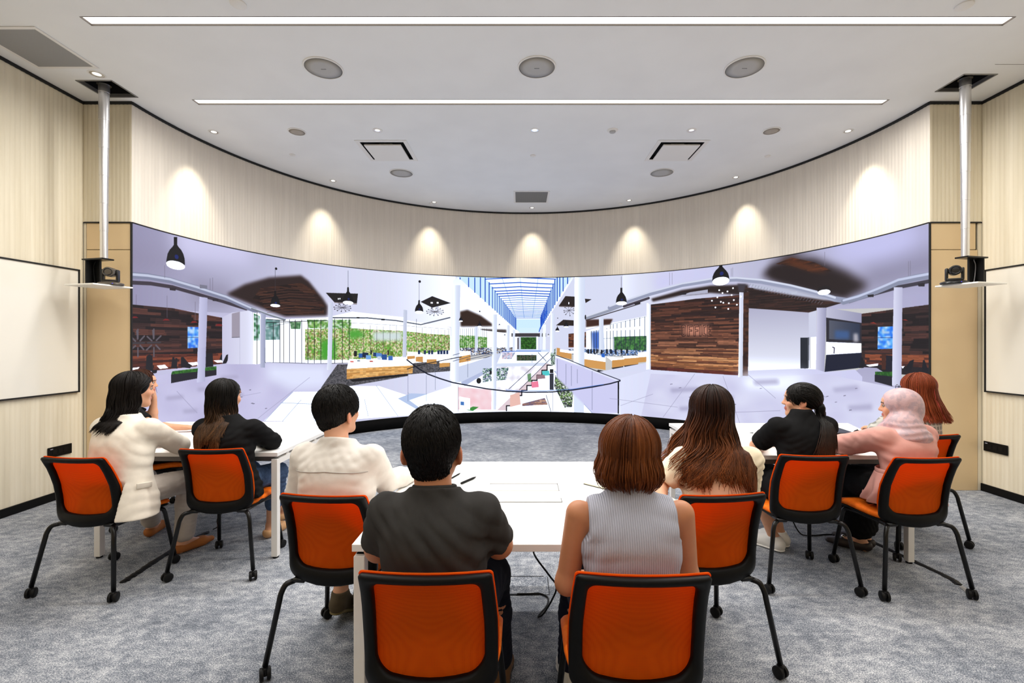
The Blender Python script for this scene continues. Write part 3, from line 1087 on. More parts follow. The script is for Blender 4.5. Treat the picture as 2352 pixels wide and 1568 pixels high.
('L',(50,60,74),1,[1767,259,1946,249]),
('L',(60,70,84),1,[1795,201,1946,171]),
('P',(250,253,255),[1695,212,1790,183,1790,199,1695,220]),
('P',(250,253,255),[1767,222,1925,210,1925,222,1767,228]),
('L',(66,62,70),4,[1695,182,1795,153,1969,105]),
('L',(150,156,176),14,[1695,173,1795,141,1882,108,1969,82]),
('L',(214,220,236),4,[1695,167,1795,135,1882,103,1969,77]),
('S',(60,34,26),4,[1695,180,1806,179,1795,201,1695,211]),
('N',((40,50,70),(180,190,210),(60,110,190),(230,236,245)),8,6,[1622,304,1742,304,1860,305,1946,307,1946,326,1822,330,1695,334,1622,323]),
('P',(206,150,84),[1571,298,1585,300,1585,332,1571,329]),
('P',(248,250,255),[1585,305,1695,317,1695,328,1585,317]),
('P',(208,152,84),[1585,315,1634,322,1634,347,1585,336]),
('P',(248,250,255),[1688,318,1776,333,1776,358,1688,346]),
('P',(212,156,88),[1688,345,1776,356,1776,389,1688,378]),
('P',(250,252,255),[1778,333,1852,338,1852,347,1803,352]),
('P',(206,148,80),[1803,349,1852,344,1852,371,1803,380]),
('P',(250,252,255),[1849,330,1910,329,1910,338,1849,342]),
('P',(210,152,84),[1852,341,1910,336,1910,362,1852,370]),
('P',(250,252,255),[1909,315,1946,312,1946,333,1909,336]),
('P',(206,150,84),[1910,335,1945,332,1945,352,1910,356]),
('P',(34,32,38),[1745,389,1773,394,1773,401,1739,395]),
('P',(40,38,44),[1800,380,1849,372,1849,378,1806,385]),
('P',(40,38,44),[1852,370,1909,362,1909,367,1855,375]),
('P',(26,30,44),[1700,303,1708,303,1708,323,1700,322]),
('P',(26,30,44),[1712,303,1719,303,1719,323,1712,322]),
('P',(26,30,44),[1725,303,1733,303,1733,323,1725,321]),
('P',(26,30,44),[1737,303,1744,303,1744,322,1737,321]),
('P',(26,30,44),[1756,303,1764,303,1764,322,1756,321]),
('P',(26,30,44),[1778,303,1786,303,1786,322,1778,321]),
('P',(26,30,44),[1795,303,1802,303,1802,322,1795,321]),
('P',(26,30,44),[1814,303,1821,303,1821,322,1814,321]),
('P',(26,30,44),[1838,302,1846,302,1846,321,1838,320]),
('P',(26,30,44),[1860,302,1868,302,1868,321,1860,320]),
('P',(40,100,200),[1759,322,1773,322,1773,338,1759,336]),
('G',(214,218,244),(226,230,250),1,[1686,382,1750,397,1946,355,1973,362,1973,467,1973,572,1827,573,1827,434,1686,373]),
('P',(238,243,255),[1124,367,1262,342,1401,315,1537,315,1689,379,1833,433,1827,573,1712,577,1596,580,1478,580,1359,577,1241,573,1124,566]),
('P',(206,216,240),[1130,383,1214,359,1338,318,1401,318,1316,366,1186,437,1130,444]),
('P',(180,190,224),[1163,442,1316,369,1316,377,1180,458]),
('P',(230,236,252),[1338,315,1537,315,1537,363,1316,366]),
('N',((206,216,240),(150,160,190),(230,190,200)),10,6,[1338,318,1395,318,1378,346,1338,346]),
('N',((30,50,30),(60,90,50),(90,80,70)),8,6,[1401,329,1485,329,1485,353,1401,353]),
('P',(214,224,246),[1316,365,1537,362,1537,375,1316,379]),
('N',((232,236,248),(250,250,255),(210,200,214)),14,8,[1316,379,1526,376,1412,483,1316,482]),
('N',((40,50,80),(225,230,245),(240,242,250),(150,165,190),(60,120,70)),7,6,[1256,385,1367,383,1355,434,1256,444]),
('E',(24,24,28),[1239,437,10,12]),
('E',(24,24,28),[1290,403,5,8]),
('N',((246,216,226),(240,180,190),(252,240,246)),16,8,[1152,462,1299,476,1299,561,1152,556]),
('P',(60,140,60),[1186,558,1214,545,1239,548,1214,564]),
('P',(40,70,120),[1160,523,1177,524,1177,541,1160,540]),
('P',(240,244,250),[1158,501,1202,511,1202,558,1158,556]),
('P',(70,120,190),[1162,522,1177,524,1177,539,1162,537]),
('P',(226,206,216),[1551,372,1530,372,1530,393,1508,394,1508,415,1487,415,1487,437,1465,437,1465,459,1444,459,1444,480,1422,480,1422,502,1400,502,1400,523,1379,523,1379,545,1357,545,1357,566,1355,565,1316,564,1421,465,1526,363]),
('L',(24,22,26),5,[1551,372,1530,372,1530,393,1508,394,1508,415,1487,415,1487,437,1465,437,1465,459,1444,459,1444,480,1422,480,1422,502,1400,502,1400,523,1379,523,1379,545,1357,545,1357,566]),
('P',(240,130,160),[1463,444,1492,440,1495,466,1465,469]),
('P',(80,200,205),[1508,398,1538,395,1542,415,1512,418]),
('P',(150,120,130),[1486,415,1520,413,1523,429,1487,432]),
('P',(110,150,110),[1446,412,1461,406,1463,443,1449,443]),
('P',(236,190,180),[1372,500,1412,489,1418,540,1372,551]),
('N',((150,110,100),(190,150,130),(120,100,120)),30,4,[1424,537,1520,512,1533,540,1424,547]),
('L',(50,52,60),2,[1526,500,1546,568]),
('P',(24,24,28),[1542,389,1557,389,1557,406,1542,406]),
('N',((70,80,80),(200,220,215),(120,150,120)),6,8,[1544,301,1567,301,1563,372,1547,372]),
('P',(52,54,66),[1541,408,1558,407,1558,477,1541,477]),
('N',((60,70,60),(120,160,80),(230,235,240),(40,44,50)),8,6,[1565,414,1611,442,1642,475,1636,548,1605,552,1560,460]),
('P',(204,216,246),[1560,396,1577,397,1665,484,1753,567,1717,569,1639,484]),
('L',(120,140,190),2,[1560,396,1640,484,1720,569]),
('L',(236,242,255),2,[1577,397,1665,484,1753,567]),
('G',(236,243,255),(206,216,242),0,[1128,37,1161,36,1159,171,1157,306,1155,441,1128,444,1128,309,1128,173]),
('G',(236,243,255),(206,216,242),0,[1297,156,1317,156,1316,291,1315,426,1313,561,1293,561,1294,426,1296,291]),
('G',(230,238,252),(206,216,242),0,[1358,201,1371,201,1369,318,1357,318]),
('P',(222,230,250),[1384,221,1394,221,1393,312,1383,312]),
('G',(222,230,250),(204,214,240),0,[1223,208,1235,208,1234,312,1223,312]),
('G',(240,246,255),(210,220,245),0,[1647,-1,1691,1,1690,113,1689,226,1688,339,1686,452,1642,453,1643,339,1644,226,1646,112]),
('P',(220,230,252),[1642,475,1686,468,1686,570,1644,572]),
('G',(236,242,255),(208,218,242),0,[1546,150,1563,151,1560,319,1543,319]),
('P',(228,236,252),[1512,199,1525,199,1524,307,1511,307]),
('P',(222,230,250),[1500,220,1508,220,1507,304,1500,304]),
('P',(228,236,252),[1484,250,1492,250,1492,307,1484,307]),
('P',(210,218,238),[1410,251,1417,251,1417,307,1410,307]),
('G',(226,234,250),(206,216,240),0,[1749,173,1768,173,1768,306,1749,306]),
('G',(240,245,255),(220,226,246),0,[1944,119,1958,119,1958,251,1958,382,1942,383,1943,251]),
('P',(36,28,28),[1608,79,1647,82,1647,123,1580,120]),
('P',(36,28,28),[1690,92,1718,95,1693,110]),
('P',(36,28,28),[1599,179,1643,182,1643,205,1568,203]),
('P',(110,100,104),[1580,120,1647,123,1647,127,1582,124]),
('L',(40,38,46),1,[1602,140,1644,140]),
('E',(30,28,34),[1602,140,2,2]),
('E',(30,28,34),[1644,140,2,2]),
('L',(40,38,46),1,[1606,127,1641,153]),
('E',(30,28,34),[1606,127,2,2]),
('E',(30,28,34),[1641,153,2,2]),
('L',(40,38,46),1,[1619,118,1627,162]),
('E',(30,28,34),[1619,118,2,2]),
('E',(30,28,34),[1627,162,2,2]),
('L',(40,38,46),1,[1637,123,1609,157]),
('E',(30,28,34),[1637,123,2,2]),
('E',(30,28,34),[1609,157,2,2]),
('L',(40,38,46),1,[1643,133,1603,147]),
('E',(30,28,34),[1643,133,2,2]),
('E',(30,28,34),[1603,147,2,2]),
('E',(255,255,255),[1622,109,2,5]),
('L',(60,60,75),1,[1841,8,1841,52]),
('P',(16,15,20),[1845,52,1845,71,1849,76,1854,83,1859,92,1862,104,1863,116,1863,118,1819,117,1819,114,1820,102,1823,91,1828,82,1834,75,1837,70,1837,52]),
('E',(252,253,255),[1841,117,22,8]),
('E',(20,34,104),[1843,103,5,4]),
('P',(16,15,20),[1612,182,1613,190,1614,192,1617,195,1619,198,1620,203,1621,208,1621,209,1601,209,1601,208,1601,203,1602,198,1605,195,1607,192,1609,190,1609,182]),
('E',(252,253,255),[1611,209,10,3]),
('E',(20,34,104),[1612,203,2,2]),
('P',(16,15,20),[1575,207,1576,213,1577,214,1579,216,1580,219,1582,223,1582,226,1582,227,1566,227,1566,226,1566,223,1567,219,1569,216,1571,214,1572,213,1573,207]),
('E',(252,253,255),[1574,227,8,3]),
('E',(20,34,104),[1575,222,2,1]),
('P',(16,15,20),[1244,185,1244,192,1245,193,1247,196,1249,199,1251,203,1251,207,1251,208,1233,208,1233,207,1233,203,1235,199,1237,196,1239,193,1240,192,1240,185]),
('E',(252,253,255),[1242,208,9,3]),
('E',(20,34,104),[1243,201,2,2]),
('E',(16,15,20),[1243,144,3,3]),
('E',(16,15,20),[1575,172,2,2]),
('P',(16,15,20),[1164,164,1165,170,1166,172,1168,174,1170,177,1171,181,1171,185,1171,186,1155,186,1155,185,1156,181,1157,177,1158,174,1160,172,1162,170,1162,164]),
('E',(252,253,255),[1163,186,8,3]),
('E',(20,34,104),[1164,180,2,2]),
('E',(16,15,20),[1692,169,3,10]),
('P',(16,15,20),[1328,195,1328,197,1328,198,1329,198,1330,200,1331,201,1331,202,1331,203,1323,203,1323,202,1323,201,1324,200,1325,198,1326,198,1326,197,1326,195]),
('E',(252,253,255),[1327,203,4,2]),
('E',(20,34,104),[1327,199,1,1]),
('P',(16,15,20),[1350,238,1350,241,1351,241,1352,242,1353,243,1354,245,1354,246,1354,246,1346,246,1346,246,1346,245,1346,243,1347,242,1348,241,1349,241,1349,238]),
('E',(252,253,255),[1350,246,4,2]),
('E',(20,34,104),[1350,243,1,1]),
('P',(16,15,20),[1537,238,1537,241,1537,241,1538,242,1539,243,1540,245,1540,246,1540,246,1532,246,1532,246,1532,245,1533,243,1534,242,1535,241,1535,241,1535,238]),
('E',(252,253,255),[1536,246,4,2]),
('E',(20,34,104),[1536,243,1,1]),
('S',(206,206,244),6,[1565,338,1695,384,1830,434,1829,565,1723,570,1571,425]),
('L',(60,70,100),2,[1130,353,1214,331,1299,318]),
('L',(60,70,100),2,[1130,328,1158,321]),
('L',(60,70,100),2,[1186,348,1299,323]),
('L',(60,70,96),1,[1152,453,1152,563]),
('L',(60,70,96),1,[1554,488,1554,567]),
('L',(60,70,96),1,[1720,465,1720,557]),
('L',(60,70,96),1,[1192,342,1192,421]),
('L',(60,70,96),1,[1574,346,1574,420]),
('L',(60,70,96),1,[1610,366,1610,453]),
('L',(60,70,96),1,[1633,374,1633,458]),
('L',(60,70,96),1,[1658,388,1658,447]),
('L',(60,70,96),1,[1720,395,1720,457]),
('L',(60,70,96),1,[1466,324,1466,361]),
('L',(40,48,70),2,[1537,317,1452,396,1367,474]),
('L',(40,48,70),2,[1560,329,1412,477]),
('L',(60,70,90),2,[1492,318,1526,355]),
('L',(16,22,44),3,[1568,330,1622,349,1695,378,1767,405,1836,429]),
('L',(60,110,210),3,[1503,312,1401,312,1338,315]),
('L',(14,20,40),5,[1836,432,1795,445,1723,461,1639,476,1549,486,1446,488,1355,483,1270,471,1191,455,1130,442,1074,423,1024,403,986,380,940,344]),
('L',(60,110,200),2,[1767,449,1639,472,1526,481,1412,482,1355,478]),
('P',(18,20,28),[1826,434,1832,434,1831,567,1826,567]),
('L',(16,18,28),3,[941,381,991,367,1092,348,1166,335]),
('L',(90,100,130),1,[944,383,944,510]),
('L',(90,100,130),1,[1019,409,1019,514]),
('L',(90,100,130),1,[1056,362,1056,469]),
('G',(226,230,250),(186,186,214),0,[1847,-2,1959,-8,2067,-12,2173,-14,2274,-13,2372,-11,2372,158,2274,149,2173,141,2068,133,1960,125,1946,118,1847,126]),
('G',(186,186,214),(172,170,204),0,[2367,-12,2464,-14,2558,-13,2647,-11,2731,-8,2812,-3,2883,2,2883,66,2883,130,2883,194,2812,190,2731,185,2647,181,2558,176,2464,171,2367,167,2367,78]),
('S',(196,196,240),50,[2585,3,2673,3,2756,4,2836,7,2867,51,2756,77,2629,44]),
('S',(206,206,244),40,[1968,11,2081,10,2190,10,2296,53,2190,50,2081,48,1980,80]),
('S',(110,106,128),60,[2673,91,2747,84,2817,79,2883,75,2883,101,2802,109,2715,120]),
('S',(36,26,28),26,[2372,52,2406,18,2469,5,2549,22,2647,76,2715,124,2647,152,2549,126,2445,89]),
('N',((40,24,22),(84,44,26),(58,34,26)),60,5,[2421,20,2474,8,2549,35,2603,69,2539,64,2469,32]),
('S',(92,48,26),14,[2436,13,2479,13,2558,54,2594,74,2539,60]),
('S',(36,26,28),16,[2406,32,2539,69,2647,108,2647,144,2539,117,2406,61]),
('S',(40,28,28),6,[1962,102,2081,76,2190,68,2326,77,2326,115,2190,94,2070,97,1968,114]),
('P',(176,178,200),[2036,106,2114,86,2180,81,2180,94,2103,96]),
('N',((36,24,24),(58,36,32),(44,30,28)),60,4,[2296,83,2469,109,2585,147,2638,162,2530,184,2431,171,2327,158,2327,101]),
('P',(60,36,30),[1960,125,2136,112,2296,110,2329,101,2328,197,2327,294,2326,390,2209,389,2087,387,1960,383,1960,254]),
('N',((50,30,28),(78,46,38),(40,26,26)),75,6,[1960,125,2136,113,2294,112,2294,137,2136,138,1960,148]),
('N',((60,36,30),(92,54,42),(44,28,28)),75,6,[1960,148,2136,138,2294,137,2294,186,2136,187,1960,193]),
('N',((74,44,36),(112,68,52),(50,32,30)),75,6,[1960,193,2136,187,2294,186,2294,229,2136,230,1960,233]),
('N',((60,36,30),(120,74,56),(92,56,44)),75,6,[1960,233,2136,230,2294,229,2294,266,2136,267,1960,267]),
('N',((104,64,50),(150,98,74),(70,44,36)),75,6,[1960,267,2136,267,2294,266,2294,297,2136,298,1960,296]),
('N',((130,82,58),(90,54,42),(160,108,76)),75,6,[1960,296,2136,298,2294,297,2294,328,2136,328,1960,324]),
('N',((160,104,66),(196,140,96),(120,72,50)),75,6,[1960,324,2136,328,2294,328,2294,359,2136,359,1960,353]),
('N',((172,112,70),(120,74,50),(140,86,56)),75,6,[1960,353,2136,359,2294,359,2294,384,2136,384,1960,375]),
('N',((90,40,34),(70,30,26)),90,6,[1960,371,2076,375,2188,377,2296,379,2326,380,2326,390,2209,389,2087,387,1960,383]),
('N',((44,28,26),(80,48,36),(60,36,30)),20,6,[2308,114,2328,111,2328,204,2327,297,2326,390,2308,389,2308,297,2308,206]),
('L',(34,20,20),1,[1960,131,2136,119,2294,118]),
('L',(34,20,20),1,[1960,143,2136,133,2294,132]),
('L',(34,20,20),1,[1960,156,2136,146,2294,145]),
('L',(34,20,20),1,[1960,168,2136,160,2294,159]),
('L',(34,20,20),1,[1960,181,2136,173,2294,172]),
('L',(34,20,20),1,[1960,193,2136,187,2294,186]),
('L',(34,20,20),1,[1960,206,2136,200,2294,200]),
('L',(34,20,20),1,[1960,218,2136,214,2294,213]),
('L',(34,20,20),1,[1960,231,2136,227,2294,227]),
('L',(34,20,20),1,[1960,243,2136,241,2294,240]),
('L',(34,20,20),1,[1960,256,2136,254,2294,254]),
('L',(34,20,20),1,[1960,268,2136,268,2294,267]),
('L',(34,20,20),1,[1960,281,2136,282,2294,281]),
('L',(34,20,20),1,[1960,293,2136,295,2294,295]),
('L',(34,20,20),1,[1960,306,2136,309,2294,308]),
('L',(34,20,20),1,[1960,318,2136,322,2294,322]),
('L',(34,20,20),1,[1960,331,2136,336,2294,335]),
('L',(34,20,20),1,[1960,344,2136,349,2294,349]),
('L',(34,20,20),1,[1960,356,2136,363,2294,363]),
('L',(34,20,20),1,[1960,369,2136,376,2294,376]),
('S',(196,132,110),16,[2084,210,2185,210,2185,250,2084,249]),
('L',(40,20,20),2,[2080,212,2088,209,2096,212,2097,247,2089,252,2080,248,2080,212]),
('L',(40,20,20),2,[2085,217,2091,217,2091,245,2085,245,2085,217]),
('L',(40,20,20),2,[2103,251,2103,211,2122,210,2122,215,2110,216,2110,228,2120,228,2120,233,2110,233,2110,251,2103,251]),
('L',(40,20,20),2,[2127,251,2127,211,2145,210,2145,216,2133,216,2133,228,2143,228,2143,234,2133,234,2133,251,2127,251]),
('L',(40,20,20),2,[2149,210,2155,210,2155,251,2149,251,2149,210]),
('L',(40,20,20),2,[2173,211,2162,212,2160,248,2173,251,2173,245,2166,243,2167,219,2173,217]),
('L',(40,20,20),2,[2178,211,2190,211,2190,217,2184,218,2184,229,2189,229,2189,235,2184,235,2184,245,2192,246,2192,251,2178,251,2178,211]),
('G',(176,176,202),(236,240,255),1,[2329,158,2432,171,2530,184,2554,179,2554,271,2554,363,2502,356,2326,371,2328,265]),
('P',(206,210,232),[2530,184,2554,179,2554,261,2530,260]),
('P',(34,38,48),[2503,260,2526,260,2526,354,2503,355]),
('P',(70,74,84),[2526,260,2531,259,2530,352,2526,354]),
('P',(244,248,255),[2534,259,2554,258,2554,355,2534,352]),
('L',(60,64,80),1,[2534,259,2534,352]),
('G',(210,210,236),(150,150,182),0,[2555,171,2586,173,2583,267,2579,361,2552,363,2554,267]),
('G',(190,190,214),(150,150,180),0,[2586,173,2692,196,2692,223,2586,203]),
('P',(40,38,48),[2585,202,2698,223,2698,277,2585,273]),
('G',(84,88,104),(40,50,74),0,[2594,210,2687,224,2687,269,2594,265]),
('S',(60,90,140),8,[2612,240,2655,243,2655,265,2612,264]),
('S',(170,168,180),6,[2668,250,2681,250,2683,273,2668,273]),
('P',(236,238,252),[2585,273,2690,277,2690,303,2585,311]),
('L',(70,64,80),3,[2605,288,2610,290,2609,305]),
('P',(22,26,48),[2585,311,2696,302,2695,342,2580,361]),
('N',((26,18,22),(50,34,34),(72,44,40)),80,6,[2692,197,2808,190,2883,187,2883,263,2883,340,2793,337,2692,333]),
('N',((96,48,36),(140,74,48),(64,34,30)),60,6,[2702,306,2798,305,2883,303,2883,336,2798,334,2702,332]),
('P',(150,46,36),[2715,223,2727,221,2736,226]),
('P',(150,46,36),[2804,219,2816,218,2824,222]),
('N',((40,120,240),(100,180,250),(190,220,250)),14,12,[2739,234,2784,234,2783,290,2738,292]),
('L',(20,30,80),1,[2739,262,2783,262]),
('P',(30,26,32),[2694,332,2794,333,2883,333,2883,353,2780,353,2694,347]),
('G',(170,168,200),(214,214,240),1,[2668,355,2698,341,2736,341,2780,364,2883,353,2883,419,2883,486,2883,552,2883,618,2819,639,2745,662,2668,687,2668,604,2668,521,2668,438]),
('P',(70,36,28),[2750,305,2762,305,2761,344,2750,344]),
('P',(24,26,40),[2762,307,2782,308,2782,348,2762,347]),
('P',(22,22,30),[2810,344,2828,319,2839,315,2836,332,2828,347]),
('P',(22,22,30),[2859,348,2863,316,2867,315,2880,347]),
('P',(22,22,30),[2685,344,2690,316,2695,314,2702,335,2698,343]),
('P',(250,246,252),[2704,335,2740,329,2739,335,2715,339]),
('P',(250,246,252),[2805,333,2814,332,2808,339]),
('N',((30,80,30),(54,110,40)),8,8,[2731,351,2780,348,2780,361,2731,360]),
('P',(32,32,42),[2730,359,2780,360,2780,385,2730,377]),
('G',(222,226,250),(206,206,240),0,[1838,421,1960,383,2087,387,2209,389,2326,390,2326,371,2502,356,2554,355,2580,361,2673,349,2694,367,2694,445,2694,523,2694,601,2694,679,2613,704,2529,730,2441,755,2350,781,2254,806,2155,830,2052,851,1946,871,1838,888,1838,771,1838,654,1838,538]),
('N',((206,206,236),(218,220,246),(196,194,228),(226,228,250)),60,8,[1960,399,2087,400,2209,399,2326,397,2457,381,2580,367,2659,376,2734,383,2805,389,2874,394,2879,469,2883,543,2883,618,2814,640,2736,665,2654,691,2568,718,2477,745,2383,772,2284,798,2182,823,2075,847,1965,868,1852,886,1879,762,1906,639,1933,519]),
('S',(228,232,255),40,[2296,384,2396,373,2493,363,2539,387,2445,449,2296,444]),
('L',(140,138,168),1,[2131,392,2070,478,2008,567]),
('L',(140,138,168),1,[2236,395,2296,554]),
('L',(140,138,168),1,[1793,506,1931,516,2065,523]),
('L',(140,138,168),1,[2212,529,2326,512,2436,494]),
('L',(140,138,168),1,[2326,385,2421,456]),
('L',(140,138,168),1,[2706,501,2796,431]),
('L',(140,138,168),1,[1968,479,1838,533]),
('L',(140,138,168),1,[2474,419,2585,434]),
('S',(176,174,206),10,[2036,452,2147,440,2153,455,2042,469]),
('S',(176,174,206),10,[2190,474,2275,461,2275,476,2196,489]),
('S',(176,174,206),10,[2347,405,2426,396,2431,406,2352,416]),
('S',(176,174,206),10,[2603,407,2681,392,2685,403,2612,417]),
('S',(176,174,206),10,[2651,451,2723,437,2723,452,2655,464]),
('S',(176,174,206),10,[2493,453,2549,442,2553,455,2498,464]),
('S',(176,174,206),10,[2070,522,2136,511,2142,526,2076,536]),
('P',(116,112,136),[2070,448,2079,446,2080,448,2070,450]),
('P',(116,112,136),[2158,488,2167,486,2167,488,2158,490]),
('P',(116,112,136),[2207,446,2215,444,2216,446,2207,448]),
('P',(116,112,136),[2275,491,2283,490,2284,492,2275,493]),
('P',(116,112,136),[2367,428,2375,427,2375,428,2367,430]),
('P',(116,112,136),[2585,432,2592,430,2592,432,2585,434]),
('P',(116,112,136),[2638,424,2645,422,2645,424,2638,426]),
('P',(116,112,136),[2655,462,2662,460,2663,462,2655,464]),
('P',(116,112,136),[2612,445,2619,444,2619,445,2612,447]),
('P',(116,112,136),[2109,480,2118,479,2118,481,2109,483]),
('P',(116,112,136),[2036,436,2045,434,2046,436,2036,438]),
('P',(116,112,136),[2673,400,2679,399,2680,400,2673,402]),
('L',(66,60,74),10,[1852,128,1951,99]),
('L',(150,156,182),16,[1793,132,1881,104,1957,82,2081,56,2190,48,2285,54,2372,71,2469,99,2558,129,2612,150,2647,158]),
('L',(212,218,238),6,[1793,126,1881,97,1957,75,2081,51,2190,43,2285,49,2372,66,2469,94,2558,125,2612,146]),
('S',(186,190,212),4,[2331,74,2469,106,2558,136,2620,157,2576,150,2469,125,2347,93]),
('L',(120,122,144),1,[2334,75,2326,88]),
('L',(120,122,144),1,[2344,78,2336,91]),
('L',(120,122,144),1,[2354,82,2347,94]),
('L',(120,122,144),1,[2364,85,2357,97]),
('L',(120,122,144),1,[2374,89,2367,101]),
('L',(120,122,144),1,[2384,92,2377,104]),
('L',(120,122,144),1,[2394,95,2387,107]),
('L',(120,122,144),1,[2404,99,2396,110]),
('L',(120,122,144),1,[2414,102,2406,113]),
('L',(120,122,144),1,[2423,105,2416,116]),
('L',(120,122,144),1,[2433,109,2426,119]),
('L',(120,122,144),1,[2443,112,2436,122]),
('L',(120,122,144),1,[2452,115,2445,125]),
('L',(120,122,144),1,[2462,118,2455,128]),
('L',(120,122,144),1,[2472,122,2464,131]),
('L',(120,122,144),1,[2481,125,2474,134]),
('L',(120,122,144),1,[2490,128,2483,137]),
('L',(120,122,144),1,[2500,131,2493,140]),
('L',(120,122,144),1,[2509,134,2502,143]),
('L',(120,122,144),1,[2519,137,2512,145]),
('L',(120,122,144),1,[2528,140,2521,148]),
('L',(120,122,144),1,[2537,143,2530,151]),
('L',(120,122,144),1,[2546,146,2539,154]),
('L',(120,122,144),1,[2555,149,2549,156]),
('L',(120,122,144),1,[2565,152,2558,159]),
('L',(120,122,144),1,[2574,155,2567,162]),
('L',(60,58,70),9,[2655,161,2715,149,2796,137,2883,133]),
('L',(136,142,168),16,[2638,160,2681,152,2736,140,2796,124,2843,120,2883,120]),
('L',(196,204,232),6,[2638,156,2681,149,2736,135,2796,119,2843,117,2883,116]),
('P',(40,36,44),[2073,86,2101,84,2098,94,2076,94]),
('P',(40,36,44),[1893,116,1919,112,1917,122,1896,123]),
('P',(40,36,44),[2709,148,2727,148,2727,155,2711,154]),
('P',(40,36,44),[2849,135,2868,136,2867,144,2851,142]),
('P',(190,196,216),[2472,117,2493,116,2490,124,2474,124]),
('G',(222,224,248),(186,186,216),0,[2784,136,2808,139,2807,220,2806,301,2805,382,2779,383,2780,301,2782,218]),
('G',(232,236,250),(206,212,236),0,[2295,100,2310,102,2309,199,2308,297,2307,395,2291,396,2293,297,2294,199]),
('S',(60,56,66),4,[2288,70,2319,75,2311,102,2293,98]),
('G',(240,245,255),(220,226,246),0,[1944,124,1959,125,1958,254,1957,382,1942,382,1943,253]),
('E',(252,250,250),[2222,87,3,3]),
('E',(252,250,250),[2272,84,3,3]),
('E',(252,250,250),[2234,98,3,3]),
('E',(252,250,250),[2252,94,3,3]),
('E',(252,250,250),[2267,108,3,3]),
('E',(252,250,250),[2215,112,3,3]),
('E',(252,250,250),[2195,123,3,3]),
('E',(252,250,250),[2228,129,3,3]),
('E',(252,250,250),[2237,133,3,3]),
('E',(252,250,250),[2257,136,3,3]),
('E',(252,250,250),[2275,126,3,3]),
('E',(252,250,250),[2286,143,3,3]),
('E',(252,250,250),[2208,148,3,3]),
('E',(252,250,250),[2255,156,3,3]),
('E',(252,250,250),[2300,116,3,3]),
('L',(120,116,134),1,[2034,5,2034,53]),
('L',(120,116,134),1,[2044,6,2044,51]),
('L',(120,116,134),1,[2266,14,2266,42]),
('L',(120,116,134),1,[2271,12,2271,43]),
('L',(120,116,134),1,[2580,9,2580,49]),
('L',(120,116,134),1,[2824,78,2824,113]),
('L',(120,116,134),1,[2829,78,2829,113]),
('P',(16,15,20),[2234,-16,2234,4,2239,10,2247,19,2254,29,2258,42,2259,54,2259,58,2197,52,2197,47,2198,36,2203,24,2210,14,2218,8,2222,3,2223,-17]),
('E',(252,253,255),[2228,55,31,15]),
('E',(20,34,104),[2231,28,7,7]),
('L',(60,60,75),1,[1841,5,1841,52]),
('P',(16,15,20),[1845,53,1845,70,1849,75,1854,82,1859,91,1862,102,1863,114,1863,116,1819,115,1819,112,1820,101,1823,90,1828,81,1834,75,1837,70,1837,52]),
('E',(252,253,255),[1841,115,22,8]),
('E',(20,34,104),[1843,100,5,4]),
('E',(30,24,28),[2578,119,21,11]),
('E',(252,253,255),[2578,127,20,8]),
]


